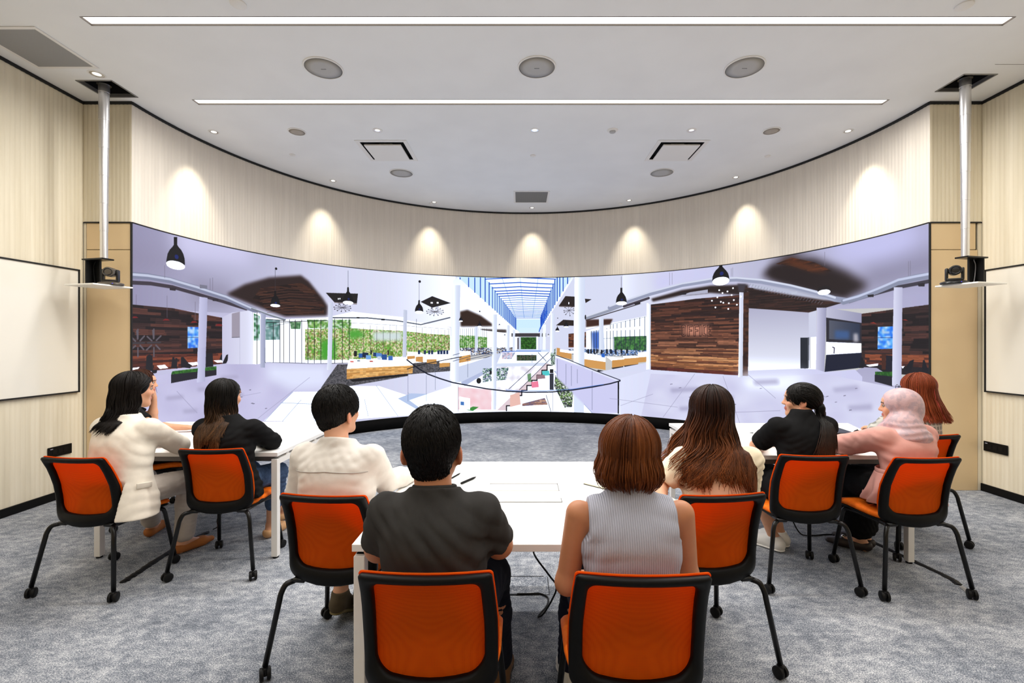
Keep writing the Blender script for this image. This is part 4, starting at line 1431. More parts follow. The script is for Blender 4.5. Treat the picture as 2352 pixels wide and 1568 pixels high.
def paint_display():
    SS = 2
    Wd, Hd = DISP_W * SS, DISP_H * SS
    a = np.full((Hd, Wd, 3), 200.0, dtype=np.float32)
    rs = np.random.RandomState(7)

    def mask(flat, pad=0):
        p = np.array(flat, dtype=np.float64).reshape(-1, 2) * SS
        x0, y0 = np.floor(p.min(0)).astype(int) - pad
        x1, y1 = np.ceil(p.max(0)).astype(int) + 1 + pad
        x0, y0, x1, y1 = max(x0, 0), max(y0, 0), min(x1, Wd), min(y1, Hd)
        if x1 <= x0 or y1 <= y0:
            return None
        X = np.arange(x0, x1) + 0.5
        m = np.zeros((y1 - y0, x1 - x0), dtype=bool)
        q = np.roll(p, -1, axis=0)
        for r in range(y1 - y0):
            y = y0 + r + 0.5
            c = (p[:, 1] <= y) != (q[:, 1] <= y)
            if not c.any():
                continue
            xs = p[c, 0] + (y - p[c, 1]) * (q[c, 0] - p[c, 0]) / (q[c, 1] - p[c, 1])
            m[r] = (np.searchsorted(np.sort(xs), X) % 2) == 1
        return x0, y0, x1, y1, m

    def blur(m, k):
        for ax in (0, 1):
            for _ in range(2):
                c = np.cumsum(np.concatenate([np.zeros_like(np.take(m, [0], ax)), m], ax), ax)
                n = m.shape[ax]
                hi = np.minimum(np.arange(n) + k + 1, n)
                lo = np.maximum(np.arange(n) - k, 0)
                m = (np.take(c, hi, ax) - np.take(c, lo, ax)) / (hi - lo).reshape((-1, 1) if ax == 0 else (1, -1))
        return m

    for op in PICTURE:
        t = op[0]
        if t == 'E':
            cx, cy, rx, ry = [v * SS for v in op[2]]
            x0, x1, y0, y1 = max(0, cx - rx), min(Wd, cx + rx + 1), max(0, cy - ry), min(Hd, cy + ry + 1)
            if x1 <= x0 or y1 <= y0:
                continue
            yy, xx = np.mgrid[y0:y1, x0:x1]
            a[y0:y1, x0:x1][((xx - cx) / rx) ** 2 + ((yy - cy) / ry) ** 2 <= 1] = op[1]
            continue
        if t == 'L':
            p = np.array(op[3], dtype=np.float64).reshape(-1, 2) * SS
            hw = op[2] * SS * 0.5
            for s, e in zip(p[:-1], p[1:]):
                x0, y0 = np.maximum(np.floor(np.minimum(s, e) - hw - 1).astype(int), 0)
                x1, y1 = np.minimum(np.ceil(np.maximum(s, e) + hw + 2).astype(int), (Wd, Hd))
                if x1 <= x0 or y1 <= y0:
                    continue
                yy, xx = np.mgrid[y0:y1, x0:x1]
                d = e - s
                u = np.clip(((xx - s[0]) * d[0] + (yy - s[1]) * d[1]) / (d @ d + 1e-9), 0, 1)
                dist = np.hypot(xx - s[0] - u * d[0], yy - s[1] - u * d[1])
                k = np.clip(hw + 0.5 - dist, 0, 1)[..., None]
                a[y0:y1, x0:x1] = a[y0:y1, x0:x1] * (1 - k) + np.array(op[1], dtype=np.float32) * k
            continue
        r = mask(op[-1], op[2] * SS * 2 if t == 'S' else 0)
        if r is None:
            continue
        x0, y0, x1, y1, m = r
        reg = a[y0:y1, x0:x1]
        if t == 'P':
            reg[m] = op[1]
        elif t == 'S':
            k = blur(m.astype(np.float32), op[2] * SS // 2 + 1)[..., None]
            reg[:] = reg * (1 - k) + np.array(op[1], dtype=np.float32) * k
        elif t == 'G':
            n = m.shape[1] if op[3] == 0 else m.shape[0]
            g = np.linspace(0, 1, n)
            g = g[None, :, None] if op[3] == 0 else g[:, None, None]
            col = np.array(op[1], dtype=np.float32) * (1 - g) + np.array(op[2], dtype=np.float32) * g
            col = np.broadcast_to(col, reg.shape)
            reg[m] = col[m]
        elif t == 'N':
            cols = np.array(op[1], dtype=np.float32)
            h, w_ = m.shape
            sx, sy = op[2] * SS, op[3] * SS
            if sx <= 18 * SS:
                sx, sy = max(3, sx // 2), max(3, sy // 2)
            gy, gx = h // sy + 2, w_ // sx + 3
            base = rs.randint(0, len(cols), (gy, gx))
            off = rs.randint(0, sx, gy)
            ry = np.arange(h) // sy
            rx = (np.arange(w_)[None, :] + off[ry][:, None]) // sx
            col = cols[base[ry[:, None], rx]]
            soft = cols.min() > 170
            fine = rs.uniform(0.99 if soft else 0.84, 1.01 if soft else 1.16, (h // max(2, sy // 3) + 1, w_ // max(2, sx // 4) + 1))
            col = col * fine[(np.arange(h) // max(2, sy // 3))[:, None], (np.arange(w_) // max(2, sx // 4))[None, :]][..., None]
            if soft or sx <= 40:
                for c in range(3):
                    col[..., c] = blur(col[..., c], sy * 2 if soft else max(1, sy // 3))
            reg[m] = col[m]
    a = a.reshape(DISP_H, SS, DISP_W, SS, 3).mean(axis=(1, 3))
    return np.clip(a / 255.0, 0, 1)


# ------------------------------------------------------------------ video wall
t = empty('video_wall', (CX, CY + RW - 0.05, 0), 0, 'huge curved LED video wall showing a panorama of a bright office atrium, on a black plinth', 'video wall')
N_ = 160
V, F, UV = [], [], []
for i in range(N_ + 1):
    a = PI - PI * i / N_
    for z in (ZS0, ZS1):
        V.append((CX + (RW - 0.004) * math.cos(a) - t.location.x, CY + (RW - 0.004) * math.sin(a) - t.location.y, z))
for i in range(N_):
    F.append((2 * i, 2 * i + 2, 2 * i + 3, 2 * i + 1))
me = np_mesh('display', V, F)
uvl = me.uv_layers.new(name='UVMap')
uvs = np.zeros((N_ * 4, 2), dtype=np.float32)
for i in range(N_):
    uvs[4 * i:4 * i + 4] = ((i / N_, 0), ((i + 1) / N_, 0), ((i + 1) / N_, 1), (i / N_, 1))
uvl.data.foreach_set('uv', uvs.ravel())
LED_GAIN = 2.6
m_disp = mat('led_display', (0.01, 0.01, 0.01, 1), 0.5)
nt, N, L, b = nodes(m_disp)
b.inputs['Specular IOR Level'].default_value = 0.1
im = bpy.data.images.new('office_panorama', DISP_W, DISP_H)
im.colorspace_settings.name = 'sRGB'
px = np.ones((DISP_H, DISP_W, 4), dtype=np.float32)
pic = paint_display()[::-1]
# bright whites of the LED panel shine beyond the range of the picture
lum = np.where(pic <= 0.04045, pic / 12.92, ((pic + 0.055) / 1.055) ** 2.4)
g_ = np.clip((pic.min(axis=2, keepdims=True) - 0.86) / 0.12, 0, 1)
lum = lum * (1 + (np.array((1.1, 1.25, 1.6))) * g_ * g_ * (3 - 2 * g_)) / LED_GAIN
px[:, :, :3] = np.where(lum <= 0.0031308, lum * 12.92, 1.055 * np.maximum(lum, 1e-6) ** (1 / 2.4) - 0.055)
im.pixels.foreach_set(px.ravel())
im.update()
ti = N.new('ShaderNodeTexImage')
ti.image = im
ti.extension = 'EXTEND'
L.new(ti.outputs[0], b.inputs['Emission Color'])
b.inputs['Emission Strength'].default_value = LED_GAIN
link('display', me, m_disp, t, smooth=True)
me = arc_band('plinth', RW - 0.006, RW + 0.04, 0.0, ZS0 - 0.001, M_GAP)
for v in me.vertices:
    v.co.x -= t.location.x
    v.co.y -= t.location.y
link('plinth', me, noise_mat('black_plinth', lin(6, 6, 6), lin(11, 11, 11), 3, 0.7, spec=0.08), t, smooth=False)
# black edge frame at both ends
bm = bmesh.new()
for s in (-1, 1):
    x = CX + s * (RW - 0.002)
    add_box(bm, x - 0.007 - t.location.x, x + 0.005 - t.location.x, CY - 0.012 - t.location.y, CY + 0.004 - t.location.y, 0, ZS1)
bm_obj('edge_frame', bm, M_GAP, t)

# ------------------------------------------------------------------ whiteboards, wall sockets
M_BOARD = mat('whiteboard_glass', lin(238, 234, 222), 0.12)
for s, x, y1, y0, lab in ((1, XL, 4.645, 2.2, 'glossy whiteboard with thin black frame on the left wall'), (-1, XR, 4.66, 2.2, 'glossy whiteboard with thin black frame on the right wall')):
    t = empty('whiteboard', (x + s * 0.008, (y0 + y1) / 2, 1.61), 0, lab, 'whiteboard', 'whiteboards')
    hy, hz = (y1 - y0) / 2, 0.61
    bm = bmesh.new()
    lo, hi = (0, 0.016) if s > 0 else (-0.016, 0)
    add_box(bm, lo, hi, -hy + 0.012, hy - 0.012, -hz + 0.012, hz - 0.012)
    bm_obj('writing_surface', bm, M_BOARD, t)
    bm = bmesh.new()
    lo, hi = (0, 0.024) if s > 0 else (-0.024, 0)
    for q in ((-hy, hy, -hz, -hz + 0.014), (-hy, hy, hz - 0.014, hz), (-hy, -hy + 0.014, -hz, hz), (hy - 0.014, hy, -hz, hz)):
        add_box(bm, lo, hi, *q)
    bm_obj('frame', bm, M_GAP, t)
for s, x, yc, lab in ((1, XL, 4.46, 'black socket plate low on the left wall behind the leftmost chair'), (-1, XR, 4.565, 'black socket plate low on the right wall under the whiteboard')):
    t = empty('socket_plate', (x + s * 0.007, yc, 0.46), 0, lab, 'wall socket', 'wall socket plates')
    bm = bmesh.new()
    add_box(bm, min(0, s * 0.012), max(0, s * 0.012), -0.115, 0.115, -0.048, 0.048, 0.003, 1)
    bm_obj('plate', bm, M_BLACK, t)
    bm = bmesh.new()
    for k in (-0.055, 0.0, 0.055):
        add_box(bm, min(s * 0.011, s * 0.0135), max(s * 0.011, s * 0.0135), k - 0.022, k + 0.022, -0.022, 0.022, 0.002, 1)
    bm_obj('outlet', bm, mat('dark_grey_plastic', lin(11, 11, 11), 0.5, spec=0.2), t)
    bm = bmesh.new()
    add_box(bm, min(s * 0.012, s * 0.0135), max(s * 0.012, s * 0.0135), -s * 0.085 - 0.012, -s * 0.085 + 0.012, 0.026, 0.034)
    bm_obj('indicator', bm, mat('pale_print', lin(150, 150, 165), 0.4), t)

# ------------------------------------------------------------------ camera lifts and cameras
M_TUBE = mat('brushed_aluminium', lin(228, 228, 230), 0.28, 0.9)
M_CAMB = mat('camera_black', lin(20, 20, 19), 0.3)


def camera_lift(x, y, s, lab):
    """s = +1: bracket on the -x side (left lift), -1 mirrored"""
    t = empty('camera_lift', (x, y, 2.03), 0, lab, 'camera mount', 'camera lifts')
    bm = bmesh.new()
    n = 8
    z1, z0 = ZC + 0.489 - 2.03, 0.262
    prof = []
    for k in range(n):
        a, b_ = z1 + (z0 - z1) * k / n, z1 + (z0 - z1) * (k + 1) / n
        r = 0.046 - 0.0022 * k
        prof += [(r, a), (r, b_ + 0.004), (r + 0.0012, b_ + 0.003), (r + 0.0012, b_)]
    add_lathe(bm, list(reversed(prof)), sides=24)
    bm_obj('telescopic_pole', bm, M_TUBE, t, angle=30)
    bm = bmesh.new()
    add_lathe(bm, [(0.056, ZC - 2.03 + 0.03), (0.056, ZC - 2.03 + 0.07)], sides=24)
    bm_obj('collar', bm, M_BLACKM, t, angle=30)
    bm = bmesh.new()
    add_box(bm, min(-s * 0.2, s * 0.06), max(-s * 0.2, s * 0.06), -0.06, 0.05, 0.252, 0.266, 0.003, 1)
    add_box(bm, min(-s * 0.2, -s * 0.11), max(-s * 0.2, -s * 0.11), 0.035, 0.055, 0.008, 0.266, 0.002, 1)
    add_box(bm, min(-s * 0.2, -s * 0.185), max(-s * 0.2, -s * 0.185), -0.03, 0.05, 0.008, 0.258, 0.002, 1)
    bm_obj('bracket', bm, M_BLACKM, t)
    bm = bmesh.new()
    add_box(bm, min(-s * 0.215, s * 0.145), max(-s * 0.215, s * 0.145), -0.19, 0.16, -0.006, 0.008, 0.003, 1)
    o = bm_obj('shelf', bm, mat('white_shelf', lin(245, 243, 236), 0.4), t)
    bm = bmesh.new()
    cx = -s * 0.155
    add_tube(bm, spline([(cx, 0.03, 0.25), (cx - s * 0.02, 0.028, 0.2), (cx - s * 0.012, 0.028, 0.1), (cx + s * 0.02, 0.02, 0.012)], 6), 0.0035, 6)
    bm_obj('cord', bm, mat('grey_cord', lin(150, 150, 155), 0.5) if s < 0 else M_TYRE, t)
    return t


lift_l = camera_lift(-3.985, 4.46, 1, 'telescopic aluminium camera lift with white shelf hanging from the left ceiling opening')
lift_r = camera_lift(4.165, 4.36, -1, 'telescopic aluminium camera lift with white shelf hanging from the right ceiling opening')
lift_l.rotation_euler.z = math.radians(-14)
lift_r.rotation_euler.z = math.radians(14)


def ptz_camera(x, y, z, yaw, tilt, col, lab):
    t = empty('conference_camera', (x, y, z), yaw, lab, 'camera', 'conference cameras')
    bm = bmesh.new()
    add_lathe(bm, [(0.085, 0.0), (0.092, 0.008), (0.085, 0.018), (0.05, 0.03), (0.03, 0.033)], sides=32)
    for v in bm.verts:
        v.co.y *= 0.78
    bm_obj('base', bm, col, t, angle=50)
    bm = bmesh.new()
    for s in (-1, 1):
        bm2 = bmesh.new()
        add_box(bm, s * 0.048 - 0.009, s * 0.048 + 0.009, -0.026, 0.026, 0.028, 0.13, 0.008, 2)
        bm2.free()
    add_box(bm, -0.05, 0.05, -0.028, 0.028, 0.026, 0.046, 0.006, 2)
    bm_obj('yoke', bm, M_CAMB, t, angle=40)
    bm = bmesh.new()
    add_lathe(bm, [(0.02, -0.045), (0.038, -0.04), (0.039, 0.05), (0.036, 0.056), (0.030, 0.058)], (0, 0, 0), sides=32, axis='Y')
    h = bm_obj('camera_head', bm, col, t, angle=40)
    h.location = (0, 0, 0.108)
    h.rotation_euler = (tilt, 0, PI)
    bm = bmesh.new()
    add_lathe(bm, [(0.030, 0.052), (0.029, 0.060), (0.02, 0.057), (0.002, 0.056)], (0, 0, 0), sides=32, axis='Y')
    bm_obj('lens', bm, mat('black_lens', lin(8, 10, 18), 0.08), h, angle=40)
    bm = bmesh.new()
    add_box(bm, 0.03, 0.035, -0.069, -0.064, 0.009, 0.013)
    bm_obj('status_light', bm, mat('blue_led', lin(40, 40, 200), 0.3, emit=(0.1, 0.1, 1, 1), estr=1.2), t)
    t.scale = (1.16, 1.16, 1.16)
    return t


ptz_camera(-3.905, 4.44, 2.0385, 0.42, -0.05, mat('camera_grey', lin(96, 90, 82), 0.25, 0.4), 'grey motorised conference camera on the left ceiling shelf')
ptz_camera(4.045, 4.34, 2.0385, -0.62, -0.02, mat('camera_dark', lin(26, 26, 26), 0.25), 'black motorised conference camera on the right ceiling shelf')

# ------------------------------------------------------------------ tables
TH = 0.735


def prism(bm, poly, z0, z1, bevel=0.0):
    lo = [bm.verts.new((x, y, z0)) for x, y in poly]
    hi = [bm.verts.new((x, y, z1)) for x, y in poly]
    n = len(poly)
    fs = [bm.faces.new(lo[::-1]), bm.faces.new(hi)]
    for k in range(n):
        fs.append(bm.faces.new((lo[k], lo[(k + 1) % n], hi[(k + 1) % n], hi[k])))
    if bevel:
        bmesh.ops.bevel(bm, geom=list({e for f in fs for e in f.edges}), offset=bevel, segments=2, profile=0.5, affect='EDGES')


def bar(bm, p, q, w, z0, z1):
    p, q = Vector((p[0], p[1])), Vector((q[0], q[1]))
    d = (q - p).normalized()
    n = Vector((-d.y, d.x)) * (w / 2)
    prism(bm, [tuple(p - n), tuple(q - n), tuple(q + n), tuple(p + n)], z0, z1)


def table(poly, lab, tray, flaps=None):
    """poly: near-left, near-right, far-right, far-left"""
    c = (sum(p[0] for p in poly) / 4, sum(p[1] for p in poly) / 4)
    P = [(p[0] - c[0], p[1] - c[1]) for p in poly]
    t = empty('meeting_table', (c[0], c[1], 0), 0, lab, 'table', 'white meeting tables')
    bm = bmesh.new()
    prism(bm, P, TH - 0.028, TH, 0.002)
    bm_obj('tabletop', bm, M_WHITE, t)
    corners = []
    for k, p in enumerate(P):
        sx = 1 if k in (0, 3) else -1
        sy = 1 if k in (0, 1) else -1
        q = (p[0] + sx * 0.026, p[1] + sy * 0.026)
        corners.append(q)
        bm = bmesh.new()
        add_box(bm, q[0] - 0.021, q[0] + 0.021, q[1] - 0.021, q[1] + 0.021, 0.012, 0.688, 0.002, 1)
        lg = bm_obj('leg', bm, M_LEG, t)
        bm = bmesh.new()
        add_lathe(bm, [(0.019, 0), (0.019, 0.012)], (q[0], q[1], 0), sides=16)
        bm_obj('foot', bm, M_TYRE, lg)
    for a, b_ in ((0, 3), (1, 2)):
        bm = bmesh.new()
        bar(bm, corners[a], corners[b_], 0.04, 0.65, 0.688)
        pa, pb = Vector(corners[a]), Vector(corners[b_])
        for f in (0.12, 0.5, 0.88):
            q = pa.lerp(pb, f)
            add_box(bm, q.x - 0.012, q.x + 0.012, q.y - 0.02, q.y + 0.02, 0.688, TH - 0.028)
        bm_obj('side_beam', bm, M_LEG, t)
    for f in (0.3, 0.62):
        bm = bmesh.new()
        bar(bm, Vector(corners[0]).lerp(Vector(corners[3]), f), Vector(corners[1]).lerp(Vector(corners[2]), f), 0.04, 0.655, 0.685)
        bm_obj('cross_beam', bm, M_LEG, t)
    bm = bmesh.new()
    x0, x1 = tray
    td = 0.36 if flaps else 0.06
    add_box(bm, x0 - c[0], x1 - c[0], P[0][1] + td, P[0][1] + td + 0.14, TH - 0.075, TH - 0.03, 0.004, 1)
    bm_obj('cable_tray', bm, mat('grey_tray', lin(120, 120, 120), 0.5), t)
    if flaps:
        x0, x1, ya, yb, yc, yd = [v - (c[0] if i < 2 else c[1]) for i, v in enumerate(flaps)]
        for (u, v, far) in ((ya, yb, 0), (yc, yd, 1)):
            bm = bmesh.new()
            add_box(bm, x0, x1, u, v, TH + 0.0003, TH + 0.004, 0.001, 1)
            fl = bm_obj('cable_flap', bm, M_WHITE, t)
            bm = bmesh.new()
            e = v if far else u
            add_box(bm, x0 - 0.002, x1 + 0.004, e - 0.003, e + 0.003, TH + 0.0002, TH + (0.0052 if far else 0.0025))
            add_box(bm, x1, x1 + 0.004, u, v - 0.05 if not far else v, TH + 0.0002, TH + 0.0025)
            bm_obj('flap_edge', bm, mat('grey_edge', lin(120, 120, 120), 0.5), fl)
    return t


table([(-0.637, 1.76), (0.658, 1.76), (0.658, 2.98), (-0.637, 2.98)], 'white square meeting table nearest the camera, with two cable flaps in its top', (-0.4, 0.4), (-0.16, 0.197, 2.224, 2.33, 2.392, 2.503))
table([(-2.958, 3.22), (-1.678, 3.22), (-1.678, 4.473), (-3.40, 4.473)], 'white meeting table on the left, at which two women in blazers sit', (-2.7, -1.74))
table([(1.40, 3.14), (2.668, 3.14), (3.09, 4.39), (1.40, 4.39)], 'white meeting table on the right, carrying the black laptop', (1.58, 2.5))

# ------------------------------------------------------------------ chairs
BZ0, BZ1 = 0.43, 0.821


def m_mesh_fabric():
    m = mat('orange_mesh_fabric', lin(226, 88, 12), 0.7, 0, 0.15)
    nt, N, L, b = nodes(m)
    tc = N.new('ShaderNodeTexCoord')
    vo = N.new('ShaderNodeTexVoronoi')
    vo.inputs['Scale'].default_value = 210
    vo.inputs['Randomness'].default_value = 0.0
    L.new(tc.outputs['Object'], vo.inputs['Vector'])
    r = N.new('ShaderNodeValToRGB')
    r.color_ramp.elements[0].position = 0.1
    r.color_ramp.elements[1].position = 0.42
    r.color_ramp.elements[0].color = lin(222, 86, 5)
    r.color_ramp.elements[1].color = lin(244, 108, 10)
    L.new(vo.outputs[0], r.inputs[0])
    L.new(r.outputs[0], b.inputs['Base Color'])
    tr = N.new('ShaderNodeBsdfTranslucent')
    L.new(r.outputs[0], tr.inputs[0])
    mx = N.new('ShaderNodeMixShader')
    mx.inputs[0].default_value = 0.55
    out = N['Material Output']
    L.new(b.outputs[0], mx.inputs[1])
    L.new(tr.outputs[0], mx.inputs[2])
    L.new(mx.outputs[0], out.inputs[0])
    return m


M_MESH = m_mesh_fabric()
M_SEAT = noise_mat('orange_seat_fabric', lin(238, 104, 10), lin(246, 122, 20), 60, 0.6, 3, spec=0.2)


def back_y(z):
    zs = [0.36, 0.43, 0.55, 0.65, 0.74, 0.79, 0.84]
    ys = [-0.176, -0.170, -0.164, -0.175, -0.203, -0.226, -0.252]
    return float(np.interp(z, zs, ys))


def back_bow(z):
    return 0.012 + 0.034 * min(1.0, max(0.0, (BZ1 - z) / (BZ1 - BZ0)))


def back_map(x, z, off):
    """x in -0.21..0.21, z flat coordinate -> bowed, flared back surface"""
    k = max(0.0, min(1.0, (BZ1 - z) / (BZ1 - BZ0)))
    hw = 0.195 + 0.015 * min(1, k * 2.0) - 0.002 * k
    x2 = x / 0.2 * hw
    z2 = z - 0.032 * (1 - min(1, (x / 0.2) ** 2)) * k ** 3 + 0.006 * (x / 0.2) ** 2 * (1 - k)
    y = back_y(z2) + back_bow(z2) * (x / 0.2) ** 2 + off
    return (x2, y, z2)


def rr_contour(hw, z0, z1, r_top, r_bot, n=7, side=6):
    """rounded rectangle contour, counter-clockwise, fixed number of points"""
    pts = []
    cs = [(hw - r_bot, z0 + r_bot, r_bot, -90), (hw - r_top, z1 - r_top, r_top, 0), (-hw + r_top, z1 - r_top, r_top, 90), (-hw + r_bot, z0 + r_bot, r_bot, 180)]
    arcs = []
    for cx, cz, r, a0 in cs:
        arcs.append([(cx + r * math.cos(math.radians(a0 + 90 * k / n)), cz + r * math.sin(math.radians(a0 + 90 * k / n))) for k in range(n + 1)])
    for i in range(4):
        pts += arcs[i]
        p, q = arcs[i][-1], arcs[(i + 1) % 4][0]
        for k in range(1, side):
            pts.append((p[0] + (q[0] - p[0]) * k / side, p[1] + (q[1] - p[1]) * k / side))
    return pts


def loops_mesh(loops, closed_loops=True, cap0=False, cap1=False):
    n = len(loops[0])
    V = [p for lp in loops for p in lp]
    F = []
    L_ = len(loops)
    for i in range(L_ if closed_loops else L_ - 1):
        j = (i + 1) % L_
        for k in range(n):
            F.append((i * n + k, i * n + (k + 1) % n, j * n + (k + 1) % n, j * n + k))
    return V, F


out_c = rr_contour(0.2, BZ0, BZ1, 0.014, 0.035)
in_c = rr_contour(0.161, BZ0 + 0.060, BZ1 - 0.029, 0.032, 0.05)


def mixc(a, b_, t_):
    return [(p[0] + (q[0] - p[0]) * t_, p[1] + (q[1] - p[1]) * t_) for p, q in zip(a, b_)]


loops = []
for t_, off in ((0.0, 0.004), (0.0, -0.010), (0.12, -0.020), (0.5, -0.026), (0.88, -0.020), (1.0, -0.010), (1.0, 0.004)):
    loops.append([back_map(x, z, off) for x, z in mixc(out_c, in_c, t_)])
V, F = loops_mesh(loops, True)
ME_FRAME = np_mesh('back_frame', V, F)

rim = [(x * (0.97 + 0.045 * min(1, max(0, (z - BZ0 - 0.01) / 0.06))), BZ0 + 0.012 + (z - BZ0) * 0.978 + 0.001) for x, z in out_c]
zc_ = (BZ0 + BZ1) / 2 - 0.01


def ringset(c, offs):
    out = []
    for s_, off in offs:
        out.append([back_map(x * s_, zc_ + (z - zc_) * s_, off) for x, z in c])
    return out


loops = ringset(rim, [(0.04, 0.004), (0.3, 0.004), (0.55, 0.004), (0.75, 0.004), (0.9, 0.004), (0.985, 0.004), (1.0, 0.006), (1.0, 0.012), (0.985, 0.016), (0.9, 0.018), (0.75, 0.018), (0.55, 0.018), (0.3, 0.018), (0.04, 0.018)])
V, F = loops_mesh(loops, False)
n = len(rim)
V += [tuple(np.mean(loops[0], axis=0)), tuple(np.mean(loops[-1], axis=0))]
tri = [(k, (k + 1) % n, len(V) - 2, len(V) - 2) for k in range(n)]
me_bm = bmesh.new()
vv = [me_bm.verts.new(p) for p in V]
for f in F:
    me_bm.faces.new([vv[i] for i in f])
for k in range(n):
    me_bm.faces.new((vv[(k + 1) % n], vv[k], vv[len(V) - 2]))
    b0 = (len(loops) - 1) * n
    me_bm.faces.new((vv[b0 + k], vv[b0 + (k + 1) % n], vv[len(V) - 1]))
bmesh.ops.recalc_face_normals(me_bm, faces=me_bm.faces)
ME_PANEL = bpy.data.meshes.new('back_mesh')
me_bm.to_mesh(ME_PANEL)
me_bm.free()

SEAT_TOP = 0.462


def slab(cfun, prof, dish=None):
    """stack of contours (scale inset, z) closed at both ends"""
    bmx = bmesh.new()
    rings = []
    for inset, z in prof:
        rings.append([bmx.verts.new((x, y, z + (dish(x, y) if dish else 0))) for x, y in cfun(inset)])
    n = len(rings[0])
    for A, B in zip(rings, rings[1:]):
        for k in range(n):
            bmx.faces.new((A[k], A[(k + 1) % n], B[(k + 1) % n], B[k]))
    bmx.faces.new(rings[0][::-1])
    bmx.faces.new(rings[-1])
    bmesh.ops.recalc_face_normals(bmx, faces=bmx.faces)
    return bmx


def seat_c(i):
    pts = rr_contour(0.212 - i, -0.142 + i, 0.245 - i, 0.06, 0.07)
    return [(x * (1 - 0.16 * max(0, (-y - 0.0) / 0.2)), y) for x, y in pts]


drop = lambda x, y: -0.022 * max(0, (y - 0.13) / 0.115) ** 2
bmx = slab(seat_c, [(0.03, 0.424), (0.008, 0.426), (0.0, 0.436), (0.0, 0.446), (0.006, 0.455), (0.016, 0.4605), (0.05, SEAT_TOP), (0.12, SEAT_TOP), (0.19, SEAT_TOP)], drop)
ME_SEAT = bpy.data.meshes.new('seat')
bmx.to_mesh(ME_SEAT)
bmx.free()
bmx = slab(seat_c, [(0.07, 0.400), (0.02, 0.404), (0.006, 0.414), (0.004, 0.4235), (0.03, 0.4235)], drop)
ME_SHELL = bpy.data.meshes.new('seat_shell')
bmx.to_mesh(ME_SHELL)
bmx.free()


def leg_mesh(s, rear):
    bm = bmesh.new()
    if rear:
        pts = spline([(s * 0.15, -0.10, 0.398), (s * 0.178, -0.155, 0.403), (s * 0.202, -0.178, 0.396), (s * 0.217, -0.19, 0.362), (s * 0.222, -0.196, 0.33)], 5) + [Vector((s * 0.263, -0.236, 0.062))]
    else:
        pts = spline([(s * 0.16, 0.05, 0.396), (s * 0.178, 0.14, 0.394), (s * 0.190, 0.178, 0.385), (s * 0.195, 0.190, 0.355)], 5) + [Vector((s * 0.222, 0.236, 0.062))]
    add_tube(bm, pts, 0.0125, 12)
    me = bpy.data.meshes.new('leg')
    bmesh.ops.recalc_face_normals(bm, faces=bm.faces)
    bm.to_mesh(me)
    bm.free()
    me.polygons.foreach_set('use_smooth', [True] * len(me.polygons))
    return me


def caster_mesh():
    bm = bmesh.new()
    r = 0.027
    for s in (-1, 1):
        add_lathe(bm, [(r * 0.55, s * 0.006), (r, s * 0.007), (r + 0.0005, s * 0.012), (r, s * 0.020), (r * 0.8, s * 0.023), (r * 0.3, s * 0.0235)], (0, 0, r + 0.001), sides=24, axis='X')
    add_box(bm, -0.007, 0.007, -0.016, 0.016, 0.022, 0.058, 0.003, 1)
    add_lathe(bm, [(0.007, 0.05), (0.007, 0.075)], (0, 0, 0), sides=12)
    me = bpy.data.meshes.new('caster')
    bmesh.ops.recalc_face_normals(bm, faces=bm.faces)
    bm.to_mesh(me)
    bm.free()
    sharp_by_angle(me, 40)
    return me


ME_CAST = caster_mesh()
LEGS = [(s, rear, leg_mesh(s, rear)) for rear in (True, False) for s in (-1, 1)]
bm = bmesh.new()
for s in (-1, 1):
    add_tube(bm, [(s * 0.15, -0.11, 0.393), (s * 0.16, 0.06, 0.393)], 0.011, 10)
add_tube(bm, [(-0.15, -0.09, 0.390), (0.15, -0.09, 0.390)], 0.011, 10)
add_tube(bm, [(-0.16, 0.05, 0.390), (0.16, 0.05, 0.390)], 0.011, 10)
for s in (-1, 1):
    add_box(bm, s * 0.15 - 0.03, s * 0.15 + 0.03, -0.168, -0.09, 0.398, 0.42, 0.006, 1)
bmesh.ops.recalc_face_normals(bm, faces=bm.faces)
ME_UNDER = bpy.data.meshes.new('underframe')
bm.to_mesh(ME_UNDER)
bm.free()
sharp_by_angle(ME_UNDER, 40)
for me, mm in ((ME_FRAME, M_BLACK), (ME_PANEL, M_MESH), (ME_SEAT, M_SEAT), (ME_SHELL, M_BLACK), (ME_UNDER, M_BLACKM), (ME_CAST, M_TYRE)):
    me.materials.append(mm)
for me in (ME_FRAME, ME_PANEL, ME_SEAT, ME_SHELL):
    me.polygons.foreach_set('use_smooth', [True] * len(me.polygons))
for _, _, me in LEGS:
    me.materials.append(M_BLACKM)


def ob(name, me, parent):
    o = bpy.data.objects.new(name, me)
    C.objects.link(o)
    o.parent = parent
    return o


def chair(x, y, deg, lab, caster_seed):
    rnd = random.Random(caster_seed)
    t = empty('mesh_back_chair', (x, y, 0), -math.radians(deg), lab, 'chair', 'orange chairs round the tables')
    ob('back_frame', ME_FRAME, t)
    ob('back_mesh', ME_PANEL, t)
    ob('seat', ME_SEAT, t)
    ob('seat_shell', ME_SHELL, t)
    ob('underframe', ME_UNDER, t)
    for s, rear, me in LEGS:
        lg = ob('leg', me, t)
        c = ob('caster', ME_CAST, lg)
        c.location = (s * (0.263 if rear else 0.222), -0.236 if rear else 0.236, 0)
        c.rotation_euler.z = rnd.uniform(-0.7, 0.7)
    return t


